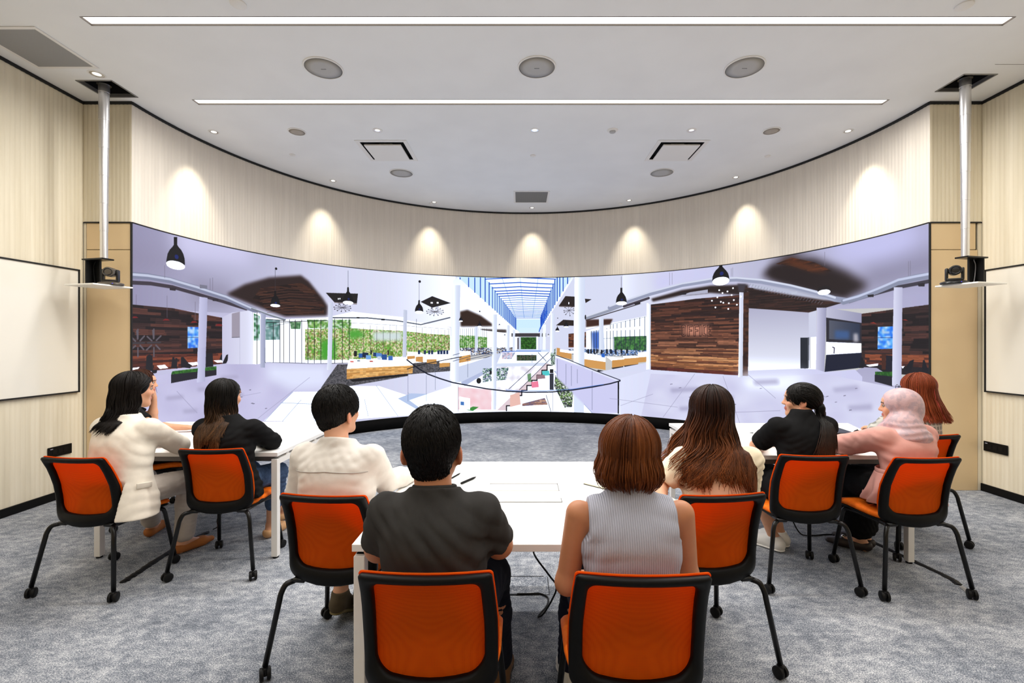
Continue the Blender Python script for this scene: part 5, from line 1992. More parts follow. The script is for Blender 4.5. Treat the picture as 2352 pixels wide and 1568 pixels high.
CH = {
    'A': (-2.59, 2.948, 5, 'orange mesh chair farthest left, under the woman in the cream blazer'),
    'B': (-1.959, 3.164, -2.5, 'orange mesh chair under the woman in the black blazer at the left table'),
    'C': (-0.85, 2.28, 5, 'orange mesh chair under the man in the white shirt'),
    'D': (-0.278, 1.594, 0, 'orange mesh chair in front under the man in the charcoal T-shirt'),
    'E': (0.362, 1.584, 1, 'orange mesh chair in front under the woman in the grey sleeveless knit'),
    'F': (0.876, 2.289, -6, 'orange mesh chair under the woman with very long wavy brown hair'),
    'G': (1.763, 3.0, 3.7, 'orange mesh chair under the woman in black with a low ponytail'),
    'H': (2.366, 2.945, -2, 'orange mesh chair under the woman in the pink headscarf'),
    'I': (2.992, 3.612, -2, 'orange mesh chair behind, under the woman with red streaked hair'),
    'J': (-3.235, 4.02, 43, 'orange mesh chair mostly hidden behind the left table, turned towards the display'),
}
for i, (k, (x, y, a, lab)) in enumerate(CH.items()):
    chair(x, y, a, lab, i)

# ------------------------------------------------------------------ things on the tables
T0 = TH + 0.0005


def pen(name, x, y, ang, L_, r, m1, m2, lab, rise=0.0):
    t = empty(name, (x, y, T0 + r), ang, lab, 'pen')
    bm = bmesh.new()
    add_lathe(bm, [(r * 0.8, 0), (r, 0.004), (r, L_ * 0.8)], sides=12, axis='X')
    bm_obj('barrel', bm, m1, t, angle=40)
    bm = bmesh.new()
    add_lathe(bm, [(r * 0.95, L_ * 0.8), (r * 0.6, L_ * 0.93), (0.0008, L_)], sides=12, axis='X')
    bm_obj('tip', bm, m2, t, angle=60)
    t.rotation_euler = (0, -rise, ang)
    return t


M_PENW = mat('white_pen_plastic', lin(240, 240, 238), 0.3)
pen('pen', -0.318, 2.50, math.radians(60), 0.14, 0.006, M_BLACK, M_BLACK, 'black pen on the front table beside the shoulder of the charcoal T-shirt')
pen('pen', -0.385, 2.60, math.radians(70), 0.11, 0.004, M_BLACK, M_BLACK, 'thin black pen on the front table half hidden by the neck in charcoal')
pen('pen', -2.235, 3.99, math.radians(-4), 0.1, 0.004, M_PENW, M_BLACK, 'white pen with a dark tip on the left table beside the black blazer')
pen('pen', 2.06, 3.90, math.radians(180), 0.14, 0.004, M_PENW, M_BLACK, 'white pen with a dark tip on the right table, left of the woman in black')
bm = bmesh.new()
add_box(bm, -0.105, 0.105, -0.148, 0.148, T0, T0 + 0.0015)
o = bm_obj('paper_sheet', bm, mat('paper', lin(235, 235, 232), 0.7))
o.location = (-2.58, 3.95, 0)
o.rotation_euler.z = -0.15
tag(o, 'white sheet of paper on the left table between the two women in blazers', 'paper')

t = empty('notebook', (0.51, 2.483, T0), math.atan2(-0.67, 0.74), 'cream notebook with a dark edge on the front table beside the bobbed brown hair', 'notebook')
bm = bmesh.new()
add_box(bm, -0.14, 0.14, -0.10, 0.10, 0, 0.003)
bm_obj('back_cover', bm, mat('dark_cover', lin(40, 38, 34), 0.6), t)
bm = bmesh.new()
add_box(bm, -0.138, 0.138, -0.098, 0.098, 0.003, 0.009)
bm_obj('pages', bm, mat('cream_paper', lin(250, 244, 220), 0.7), t)

t = empty('laptop', (2.58, 3.94, T0), -0.12, 'closed black laptop on the right table between the woman in black and the pink headscarf', 'laptop')
bm = bmesh.new()
add_box(bm, -0.17, 0.17, -0.12, 0.12, 0.002, 0.014, 0.003, 1)
bm_obj('base', bm, M_BLACK, t)
bm = bmesh.new()
add_box(bm, -0.17, 0.17, -0.12, 0.12, 0.0145, 0.022, 0.003, 1)
bm_obj('lid', bm, mat('blue_black_lid', lin(40, 42, 52), 0.45), t)
bm = bmesh.new()
add_box(bm, 0.125, 0.16, -0.121, -0.118, 0.004, 0.02)
bm_obj('sticker', bm, M_PENW, t)
t = empty('computer_mouse', (2.80, 3.87, T0), -0.6, 'black computer mouse on the right table beside the closed laptop', 'mouse')
bm = bmesh.new()
bmesh.ops.create_uvsphere(bm, u_segments=20, v_segments=12, radius=1)
for v in bm.verts:
    v.co = Vector((v.co.x * 0.031, v.co.y * 0.055, max(0, v.co.z) * 0.034 + 0.0005))
bm_obj('shell', bm, M_BLACK, t, smooth=True)
bm = bmesh.new()
add_lathe(bm, [(0.006, -0.003), (0.006, 0.003)], (0, 0.028, 0.030), sides=14, axis='X')
bm_obj('scroll_wheel', bm, M_TYRE, t)

# ------------------------------------------------------------------ cables and floor pieces
bm = bmesh.new()
add_tube(bm, spline([(0.06, 1.98, 0.69), (0.062, 2.2, 0.55), (0.075, 2.4, 0.40), (0.15, 2.44, 0.28), (0.19, 2.45, 0.215), (0.17, 2.48, 0.13), (0.125, 2.52, 0.03), (0.098, 2.535, 0.006), (0.108, 2.56, 0.006), (0.15, 2.64, 0.006), (0.162, 2.72, 0.006), (0.12, 2.765, 0.006), (0.05, 2.765, 0.006), (-0.02, 2.76, 0.008)], 6), 0.0048, 8)
tag(bm_obj('cable', bm, M_TYRE, smooth=True), 'black cable hanging from the front table and looping on the carpet', 'cable')
t = empty('floor_box', (0.05, 2.87, 0.0), 0, 'carpeted floor box lid with a dark slot under the front table', 'floor box')
bm = bmesh.new()
add_box(bm, -0.125, 0.125, -0.105, 0.105, 0.0002, 0.003)
bm_obj('lid', bm, bpy.data.materials['grey_carpet'], t)
bm = bmesh.new()
for q in ((-0.127, 0.1, 0.103, 0.109), (0.121, 0.125, -0.1, 0.1), (-0.118, 0.06, -0.112, -0.100)):
    add_box(bm, *q, 0.0002, 0.0045)
bm_obj('slot', bm, M_TYRE, t)

rnd = random.Random(4)


def runner(pts, w, name, lab, mt=None):
    bm = bmesh.new()
    P = spline(pts, 10)
    rows = []
    for i, p in enumerate(P):
        tdir = (P[min(i + 1, len(P) - 1)] - P[max(i - 1, 0)]).normalized()
        nrm = Vector((-tdir.y, tdir.x, 0))
        a, b_ = w / 2 * rnd.uniform(0.75, 1.15), w / 2 * rnd.uniform(0.75, 1.15)
        if i in (0, len(P) - 1):
            a *= 0.4
            b_ *= 0.4
        rows.append([bm.verts.new((*(p + nrm * s)[:2], z)) for s, z in ((-a, 0.0005), (-a, 0.003), (-a * 0.3, 0.010), (b_ * 0.3, 0.010), (b_, 0.003), (b_, 0.0005))])
    for A, B in zip(rows, rows[1:]):
        for k in range(6):
            bm.faces.new((A[k], A[(k + 1) % 6], B[(k + 1) % 6], B[k]))
    bm.faces.new(rows[0])
    bm.faces.new(rows[-1][::-1])
    return tag(bm_obj(name, bm, mt or M_TYRE), lab, 'cable cover')


runner([(-2.48, 2.895, 0), (-2.485, 3.0, 0), (-2.50, 3.2, 0), (-2.50, 3.5, 0), (-2.46, 3.68, 0)], 0.05, 'cable_cover', 'frayed black cable strip on the carpet under the left table')
runner([(2.635, 3.55, 0), (2.672, 3.3, 0), (2.705, 3.1, 0), (2.725, 2.95, 0), (2.705, 2.87, 0)], 0.042, 'cable_cover', 'frayed black cable strip on the carpet beside the right table leg')
runner([(2.70, 2.85, 0), (2.69, 2.80, 0), (2.66, 2.74, 0)], 0.035, 'floor_tape', 'short piece of grey tape at the end of the right cable strip', mat('grey_tape', lin(150, 148, 145), 0.6))
bm = bmesh.new()
add_tube(bm, spline([(-2.44, 3.70, 0.012), (-2.43, 3.74, 0.02), (-2.47, 3.80, 0.06), (-2.44, 3.86, 0.14), (-2.43, 3.9, 0.4), (-2.43, 3.92, 0.66)], 6), 0.004, 8)
tag(bm_obj('cable', bm, M_TYRE, smooth=True), 'thin black cord rising from the floor under the left table', 'cable')
bm = bmesh.new()
add_tube(bm, spline([(1.95, 3.6, 0.65), (2.05, 3.62, 0.3), (2.16, 3.62, 0.03), (2.26, 3.60, 0.006), (2.40, 3.62, 0.006), (2.56, 3.57, 0.008)], 6), 0.005, 8)
tag(bm_obj('cable', bm, M_TYRE, smooth=True), 'black cord curving over the carpet under the right table', 'cable')
bm = bmesh.new()
add_tube(bm, spline([(-2.02, 3.25, 0.704), (-1.99, 3.25, 0.665), (-1.93, 3.25, 0.655), (-1.88, 3.25, 0.704)], 8), 0.004, 8)
tag(bm_obj('cable', bm, M_TYRE, smooth=True), 'short black cord drooping under the near edge of the left table', 'cable')
# ------------------------------------------------------------------ people: smooth volumes turned into one continuous surface
f32 = np.float32


def V3(*a):
    return np.array(a if len(a) > 1 else a[0], dtype=np.float64)


def unit(v):
    v = np.asarray(v, dtype=np.float64)
    return v / (np.linalg.norm(v) + 1e-9)


def rotz(a):
    c, s = math.cos(a), math.sin(a)
    return np.array([[c, -s, 0], [s, c, 0], [0, 0, 1.0]])


def rotx(a):
    c, s = math.cos(a), math.sin(a)
    return np.array([[1.0, 0, 0], [0, c, -s], [0, s, c]])


def roty(a):
    c, s = math.cos(a), math.sin(a)
    return np.array([[c, 0, s], [0, 1.0, 0], [-s, 0, c]])


class Vol:
    def __init__(self, res):
        self.res = res
        self.ops = []
        self.lo = np.full(3, 1e9)
        self.hi = np.full(3, -1e9)

    def _grow(self, lo, hi):
        self.lo = np.minimum(self.lo, lo)
        self.hi = np.maximum(self.hi, hi)

    def cap(self, a, b, ra, rb=None, k=0.02, flat=None, sub=False):
        rb = ra if rb is None else rb
        a, b = V3(a), V3(b)
        r = max(ra, rb)
        lo, hi = np.minimum(a, b) - r, np.maximum(a, b) + r
        if not sub:
            self._grow(lo, hi)
        fl = (unit(flat[0]), flat[1]) if flat else None

        def fn(X, Y, Z):
            d = b - a
            L2 = d @ d + 1e-12
            px, py, pz = X - a[0], Y - a[1], Z - a[2]
            t = np.clip((px * d[0] + py * d[1] + pz * d[2]) / L2, 0, 1)
            ox, oy, oz = px - t * d[0], py - t * d[1], pz - t * d[2]
            if fl:
                n, f = fl
                q = (ox * n[0] + oy * n[1] + oz * n[2]) * (1 / f - 1)
                ox, oy, oz = ox + q * n[0], oy + q * n[1], oz + q * n[2]
            return np.sqrt(ox * ox + oy * oy + oz * oz) - (ra + (rb - ra) * t)
        self.ops.append((sub, fn, lo, hi, k))

    def chain(self, pts, rs, k=0.02, flat=None):
        for i in range(len(pts) - 1):
            self.cap(pts[i], pts[i + 1], rs[i], rs[i + 1], k, flat)

    def ell(self, c, r, R=None, k=0.02, sub=False):
        c, r = V3(c), V3(r)
        R = np.eye(3) if R is None else R
        ext = np.abs(R) @ r
        if not sub:
            self._grow(c - ext, c + ext)

        def fn(X, Y, Z):
            px, py, pz = X - c[0], Y - c[1], Z - c[2]
            q = [px * R[0, i] + py * R[1, i] + pz * R[2, i] for i in range(3)]
            k0 = np.sqrt((q[0] / r[0]) ** 2 + (q[1] / r[1]) ** 2 + (q[2] / r[2]) ** 2)
            k1 = np.sqrt((q[0] / r[0] ** 2) ** 2 + (q[1] / r[1] ** 2) ** 2 + (q[2] / r[2] ** 2) ** 2) + 1e-6
            return k0 * (k0 - 1) / k1
        self.ops.append((sub, fn, c - ext, c + ext, k))

    def loft(self, secs, k=0.03, p=2.3, flatbot=False):
        """secs: rows (z, cx, cy, w, d, yaw), z rising; d may be given front/back as (df, db)"""
        S_ = np.array([[s[0], s[1], s[2], s[3], s[4], s[5], s[6]] for s in secs])
        zs = S_[:, 0]
        r = max(S_[:, 3].max(), S_[:, 4].max(), S_[:, 5].max())
        lo = np.array([S_[:, 1].min() - r, S_[:, 2].min() - r, zs[0] - (0 if flatbot else 0.02)])
        hi = np.array([S_[:, 1].max() + r, S_[:, 2].max() + r, zs[-1] + 0.02])
        self._grow(lo, hi)

        def ip(z, col):
            # smooth interpolation
            zc = np.clip(z, zs[0], zs[-1])
            i = np.clip(np.searchsorted(zs, zc) - 1, 0, len(zs) - 2)
            t = (zc - zs[i]) / (zs[i + 1] - zs[i])
            v = S_[:, col]
            m = np.gradient(v, zs)
            h = zs[i + 1] - zs[i]
            return ((2 * t ** 3 - 3 * t ** 2 + 1) * v[i] + (t ** 3 - 2 * t ** 2 + t) * h * m[i] + (-2 * t ** 3 + 3 * t ** 2) * v[i + 1] + (t ** 3 - t ** 2) * h * m[i + 1])

        def fn(X, Y, Z):
            cx, cy, w_, df, db, yw = [ip(Z, c).astype(f32) for c in range(1, 7)]
            px, py = X - cx, Y - cy
            c, s = np.cos(yw), np.sin(yw)
            qx, qy = px * c + py * s, -px * s + py * c
            d_ = np.where(qy > 0, df, db)
            q = ((np.abs(qx) / w_) ** p + (np.abs(qy) / d_) ** p) ** (1 / p)
            dist = (q - 1) * np.minimum(w_, d_)
            dz = np.maximum(zs[0] - Z, Z - zs[-1])
            return np.maximum(dist, dz * 1.0) if flatbot else np.where(dz > 0, np.sqrt(np.maximum(dist, 0) ** 2 + dz * dz) + np.minimum(dist, 0) * 0.0, dist)
        self.ops.append((False, fn, lo, hi, k))

    def custom(self, fn, mode='max'):
        """fn(X,Y,Z,d)->d applied over the whole grid"""
        self.ops.append((mode, fn, None, None, 0))

    def mesh(self, name):
        res = self.res
        pad = 0.03
        lo = self.lo - pad
        n = np.ceil((self.hi + pad - lo) / res).astype(int) + 1
        D = np.full(n, 0.06, dtype=f32)
        ax = [(lo[i] + res * np.arange(n[i])).astype(f32) for i in range(3)]
        for sub, fn, a, b, k in self.ops:
            if a is None:
                D = fn(ax[0][:, None, None], ax[1][None, :, None], ax[2][None, None, :], D).astype(f32)
                continue
            m = k + 0.03
            i0 = np.clip(np.floor((a - m - lo) / res).astype(int), 0, n - 1)
            i1 = np.clip(np.ceil((b + m - lo) / res).astype(int) + 1, 1, n)
            if (i1 <= i0).any():
                continue
            sl = tuple(slice(i0[i], i1[i]) for i in range(3))
            P = fn(ax[0][sl[0]][:, None, None], ax[1][sl[1]][None, :, None], ax[2][sl[2]][None, None, :]).astype(f32)
            cur = D[sl]
            if sub:
                P = -P
                h = np.clip(0.5 + 0.5 * (P - cur) / k, 0, 1)
                D[sl] = cur + (P - cur) * h + k * h * (1 - h)
            else:
                h = np.clip(0.5 + 0.5 * (cur - P) / k, 0, 1)
                D[sl] = cur + (P - cur) * h - k * h * (1 - h)
        D[0], D[-1], D[:, 0], D[:, -1], D[:, :, 0], D[:, :, -1] = (0.05,) * 6
        return nets(name, D, lo, res)


CORN = np.array([[i, j, k] for i in (0, 1) for j in (0, 1) for k in (0, 1)])
EDG = [(a, b) for a in range(8) for b in range(a + 1, 8) if np.abs(CORN[a] - CORN[b]).sum() == 1]


def nets(name, D, lo, res):
    s = D < 0
    c = np.zeros(np.array(D.shape) - 1, dtype=np.int8)
    for i, j, k in CORN:
        c += s[i:s.shape[0] - 1 + i, j:s.shape[1] - 1 + j, k:s.shape[2] - 1 + k]
    act = np.argwhere((c > 0) & (c < 8))
    idx = np.full(c.shape, -1, dtype=np.int32)
    idx[act[:, 0], act[:, 1], act[:, 2]] = np.arange(len(act))
    vals = np.stack([D[act[:, 0] + q[0], act[:, 1] + q[1], act[:, 2] + q[2]] for q in CORN], axis=1)
    acc = np.zeros((len(act), 3))
    cnt = np.zeros(len(act))
    for a, b in EDG:
        va, vb = vals[:, a], vals[:, b]
        m = (va < 0) != (vb < 0)
        t = np.where(m, va / np.where(m, va - vb, 1), 0)
        p = CORN[a] + t[:, None] * (CORN[b] - CORN[a])
        acc += p * m[:, None]
        cnt += m
    V = lo + (act + acc / cnt[:, None]) * res
    faces = []
    for ax in range(3):
        o1, o2 = (ax + 1) % 3, (ax + 2) % 3
        sa = [slice(None)] * 3
        sb = [slice(None)] * 3
        sa[ax], sb[ax] = slice(0, -1), slice(1, None)
        A, B = s[tuple(sa)], s[tuple(sb)]
        e = np.argwhere(A != B)
        ok = (e[:, o1] >= 1) & (e[:, o2] >= 1) & (e[:, o1] < D.shape[o1] - 1) & (e[:, o2] < D.shape[o2] - 1)
        e = e[ok]
        st = A[e[:, 0], e[:, 1], e[:, 2]]

        def cell(d1, d2):
            q = e.copy()
            q[:, o1] += d1
            q[:, o2] += d2
            return idx[q[:, 0], q[:, 1], q[:, 2]]
        Q = np.stack([cell(-1, -1), cell(0, -1), cell(0, 0), cell(-1, 0)], axis=1)
        Q[~st] = Q[~st][:, ::-1]
        faces.append(Q)
    F = np.concatenate(faces)
    F = F[(F >= 0).all(axis=1)]
    # two rounds of gentle smoothing
    e = np.concatenate([F[:, [0, 1]], F[:, [1, 2]], F[:, [2, 3]], F[:, [3, 0]]])
    for lam in (0.5, 0.5):
        acc = np.zeros_like(V)
        cnt = np.zeros(len(V))
        for d in range(3):
            acc[:, d] = np.bincount(e[:, 0], V[e[:, 1], d], len(V)) + np.bincount(e[:, 1], V[e[:, 0], d], len(V))
        cnt = np.bincount(e[:, 0], minlength=len(V)) + np.bincount(e[:, 1], minlength=len(V))
        V = V + lam * (acc / np.maximum(cnt, 1)[:, None] - V)
    return np_mesh(name, V, F), V


def wrinkle(amp, freq, seed, dirs=None):
    """returns a grid function adding soft folds"""
    rs = np.random.RandomState(seed)
    W_ = [(unit(rs.normal(size=3) * (0.7, 0.15, 0.6) + V3(0, 0, 0.8)) * freq * rs.uniform(1.8, 3.4), rs.uniform(0, 6.28), unit(rs.normal(size=3)) * freq * rs.uniform(0.45, 0.8), rs.uniform(0, 6.28)) for _ in range(6)]
    W2 = [(unit(rs.normal(size=3)) * freq * 0.6, rs.uniform(0, 6.28)) for _ in range(3)]

    def fn(X, Y, Z, D):
        warp = 0
        for kv, ph in W2:
            warp = warp + np.sin(X * kv[0] + Y * kv[1] + Z * kv[2] + ph)
        q = 0
        for kv, ph, mv, mp in W_:
            s = np.sin(X * kv[0] + Y * kv[1] + Z * kv[2] + ph + 0.9 * warp)
            msk = np.clip(-0.35 + 1.35 * np.sin(X * mv[0] + Y * mv[1] + Z * mv[2] + mp), 0, 1)
            q = q + (1 - 2 * np.sqrt(s * s + 0.02)) * msk
        return D + amp * 0.42 * q * np.clip(1 - np.abs(D) / 0.05, 0, 1) + amp * 0.15
    return fn


def hand(vol, wrist, d, n, thumb_side, curl=0.35, k=0.006, spread=1.0, sc=1.0):
    """d: hand direction, n: back-of-hand normal, thumb_side: +1/-1 along cross(d, n)"""
    d = unit(d)
    n = unit(n - d * (np.dot(n, d)))
    sd = np.cross(d, n) * thumb_side          # towards the thumb
    w = V3(wrist)
    vol.cap(w, w + d * 0.03 * sc, 0.025 * sc, 0.026 * sc, 0.015, flat=(n, 0.68))
    R = np.stack([sd, d, n], axis=1)
    vol.ell(w + d * 0.052 * sc, V3(0.040, 0.045, 0.0145) * sc, R, 0.012)
    for i, (off, L_) in enumerate(((0.030, 0.072), (0.010, 0.080), (-0.010, 0.074), (-0.029, 0.060))):
        b = w + d * (0.084 - 0.004 * abs(i - 1)) * sc + sd * off * sc
        ang = 0.12 + 0.10 * i * 0.3
        dirv = unit(d + sd * off * 2.2 * spread)
        p = b
        pts = [w + d * 0.055 * sc + sd * off * 0.85 * sc, b]
        rs = [0.0095 * sc, 0.0092 * sc]
        a = 0.0
        for f, r in ((0.45, 0.0085), (0.3, 0.0078), (0.25, 0.0066)):
            a += curl * (1 + 0.12 * i)
            v = dirv * math.cos(a) - n * math.sin(a)
            p = p + v * L_ * f * sc
            pts.append(p)
            rs.append(r * sc)
        vol.chain(pts, rs, k)
    b = w + d * 0.022 * sc + sd * 0.026 * sc - n * 0.004
    t1 = b + (d * 0.60 + sd * 0.55 - n * 0.25) * 0.042 * sc
    t2 = t1 + (d * 0.85 + sd * 0.15 - n * 0.25) * 0.032 * sc
    t3 = t2 + (d * 0.95 - sd * 0.05 - n * 0.15) * 0.022 * sc
    vol.chain([b, t1, t2, t3], [0.014 * sc, 0.0115 * sc, 0.0098 * sc, 0.0075 * sc], 0.008)


def head_vol(vol, H, R, s=1.0, male=False, ears=True, ez=0.0):
    T = lambda *p: H + R @ (V3(p) * s)
    vol.ell(T(0, -0.012, 0.027), V3(0.073, 0.090, 0.083) * s, R, 0.02)
    vol.ell(T(0, 0.026, -0.036), V3(0.058 if not male else 0.062, 0.060, 0.074) * s, R, 0.03)
    vol.ell(T(0, 0.066, -0.088), V3(0.024, 0.020, 0.020) * s, R, 0.025)
    vol.ell(T(0, 0.072, 0.040), V3(0.050, 0.020, 0.028) * s, R, 0.02)
    vol.ell(T(0, 0.080, 0.026), V3(0.044, 0.011, 0.008) * s, R, 0.012)
    for sg in (-1, 1):
        vol.ell(T(sg * 0.036, 0.062, -0.022), V3(0.024, 0.022, 0.026) * s, R, 0.018)
        vol.ell(T(sg * 0.031, 0.093, 0.008), V3(0.017, 0.012, 0.010) * s, R, 0.010, sub=True)
        vol.cap(T(sg * 0.05, 0.0, -0.065), T(sg * 0.022, 0.06, -0.092), 0.018 * s, 0.014 * s, 0.03)
        if ears:
            RE = R @ rotz(sg * 0.45)
            vol.ell(T(sg * (0.083 if male else 0.078), -0.008, -0.006 + ez), V3(0.0085, 0.020, 0.032) * s, RE, 0.010)
            vol.ell(T(sg * 0.073, 0.002, -0.028 + ez), V3(0.009, 0.010, 0.012) * s, R, 0.008)
            vol.ell(T(sg * (0.092 if male else 0.0865), -0.006, -0.002 + ez), V3(0.006, 0.009, 0.016) * s, RE, 0.005, sub=True)
    vol.cap(T(0, 0.084, 0.014), T(0, 0.101, -0.020), 0.0080 * s, 0.0115 * s, 0.014)
    for sg in (-1, 1):
        vol.ell(T(sg * 0.012, 0.092, -0.023), V3(0.008, 0.010, 0.008) * s, R, 0.008)
    vol.ell(T(0, 0.086, -0.049), V3(0.022, 0.010, 0.0055) * s, R, 0.006)
    vol.ell(T(0, 0.084, -0.059), V3(0.019, 0.011, 0.0062) * s, R, 0.006)


# ---- hair strands -------------------------------------------------
def tubes(paths, radii, sides=5):
    """paths (N,M,3), radii (N,M) -> verts, faces, (strand index, t) per vertex"""
    P = np.asarray(paths, dtype=np.float64)
    N, M, _ = P.shape
    T = np.gradient(P, axis=1)
    T /= np.linalg.norm(T, axis=2, keepdims=True) + 1e-9
    ref = np.tile(np.array([0.37, 0.81, 0.29]), (N, M, 1))
    A = np.cross(T, ref)
    A /= np.linalg.norm(A, axis=2, keepdims=True) + 1e-9
    B = np.cross(T, A)
    ang = np.arange(sides) * 2 * PI / sides
    V = P[:, :, None, :] + radii[:, :, None, None] * (A[:, :, None, :] * np.cos(ang)[None, None, :, None] + B[:, :, None, :] * np.sin(ang)[None, None, :, None])
    base = (np.arange(N)[:, None, None] * M + np.arange(M - 1)[None, :, None]) * sides
    k = np.arange(sides)[None, None, :]
    k2 = (k + 1) % sides
    F = np.stack([base + k, base + k2, base + sides + k2, base + sides + k], axis=3).reshape(-1, 4)
    tt = np.broadcast_to(np.linspace(0, 1, M)[None, :, None], (N, M, sides)).reshape(-1)
    si = np.broadcast_to(np.arange(N)[:, None, None], (N, M, sides)).reshape(-1)
    return V.reshape(-1, 3), F, si, tt


def merge(parts):
    Vs, Fs, o = [], [], 0
    for V, F in parts:
        Vs.append(V)
        Fs.append(F + o)
        o += len(V)
    return np.concatenate(Vs), np.concatenate(Fs)


def mesh_arrays(me):
    V = np.empty(len(me.vertices) * 3, dtype=f32)
    me.vertices.foreach_get('co', V)
    F = np.empty(len(me.loops), dtype=np.int32)
    me.loops.foreach_get('vertex_index', F)
    return V.reshape(-1, 3), F.reshape(-1, 4)


M_SKIN = attr_mat('skin', 0.5, 0.35, var=0.04, vscale=30, sss=0.08)
M_HAIR = attr_mat('hair', 0.45, 0.14, var=0.22, vscale=40, stretch=(3, 3, 0.35))
SKINS = {'a': lin(202, 148, 114), 'b': lin(210, 156, 124), 'c': lin(188, 128, 92)}


def fabric(name, c, rough=0.85, var=0.05, scale=18, bump=0.25, bscale=220, sheen=0.15):
    c2 = tuple(min(1, v * (1 + 2 * var)) for v in c[:3]) + (1,)
    c1 = tuple(v * (1 - var) for v in c[:3]) + (1,)
    m = noise_mat(name, c1, c2, scale, rough, 4, bump * 0.5, bscale * 2, spec=0.08)
    return m


def ribknit(name, c):
    m = mat(name, c, 0.9, 0, 0.1)
    nt, N, L, b = nodes(m)
    tc = N.new('ShaderNodeTexCoord')
    wv = N.new('ShaderNodeTexWave')
    wv.wave_type = 'BANDS'
    wv.bands_direction = 'X'
    wv.inputs['Scale'].default_value = 44
    wv.inputs['Distortion'].default_value = 0.6
    wv.inputs['Detail'].default_value = 1
    L.new(tc.outputs['Object'], wv.inputs['Vector'])
    r = N.new('ShaderNodeValToRGB')
    r.color_ramp.elements[0].color = tuple(v * 0.72 for v in c[:3]) + (1,)
    r.color_ramp.elements[1].color = c
    r.color_ramp.elements[1].position = 0.6
    L.new(wv.outputs[0], r.inputs[0])
    L.new(r.outputs[0], b.inputs['Base Color'])
    bp = N.new('ShaderNodeBump')
    bp.inputs['Strength'].default_value = 0.6
    bp.inputs['Distance'].default_value = 0.004
    L.new(wv.outputs[0], bp.inputs['Height'])
    L.new(bp.outputs[0], b.inputs['Normal'])
    return m


def plaid(name, c, c2):
    m = mat(name, c, 0.9, 0, 0.1)
    nt, N, L, b = nodes(m)
    tc = N.new('ShaderNodeTexCoord')
    prev = None
    for ax in ('X', 'Z'):
        wv = N.new('ShaderNodeTexWave')
        wv.wave_type = 'BANDS'
        wv.bands_direction = ax
        wv.inputs['Scale'].default_value = 9
        L.new(tc.outputs['Object'], wv.inputs['Vector'])
        if prev is None:
            prev = wv.outputs[1]
        else:
            mm = N.new('ShaderNodeMath')
            mm.operation = 'MULTIPLY'
            L.new(prev, mm.inputs[0])
            L.new(wv.outputs[1], mm.inputs[1])
            prev = mm.outputs[0]
    r = N.new('ShaderNodeValToRGB')
    r.color_ramp.elements[0].color = c2
    r.color_ramp.elements[1].color = c
    r.color_ramp.elements[0].position = 0.02
    r.color_ramp.elements[1].position = 0.25
    L.new(prev, r.inputs[0])
    L.new(r.outputs[0], b.inputs['Base Color'])
    return m


TABLES = [[(-0.637, 1.76), (0.658, 1.76), (0.658, 2.98), (-0.637, 2.98)],
          [(-2.958, 3.22), (-1.678, 3.22), (-1.678, 4.473), (-3.40, 4.473)],
          [(1.40, 3.14), (2.668, 3.14), (3.09, 4.39), (1.40, 4.39)]]


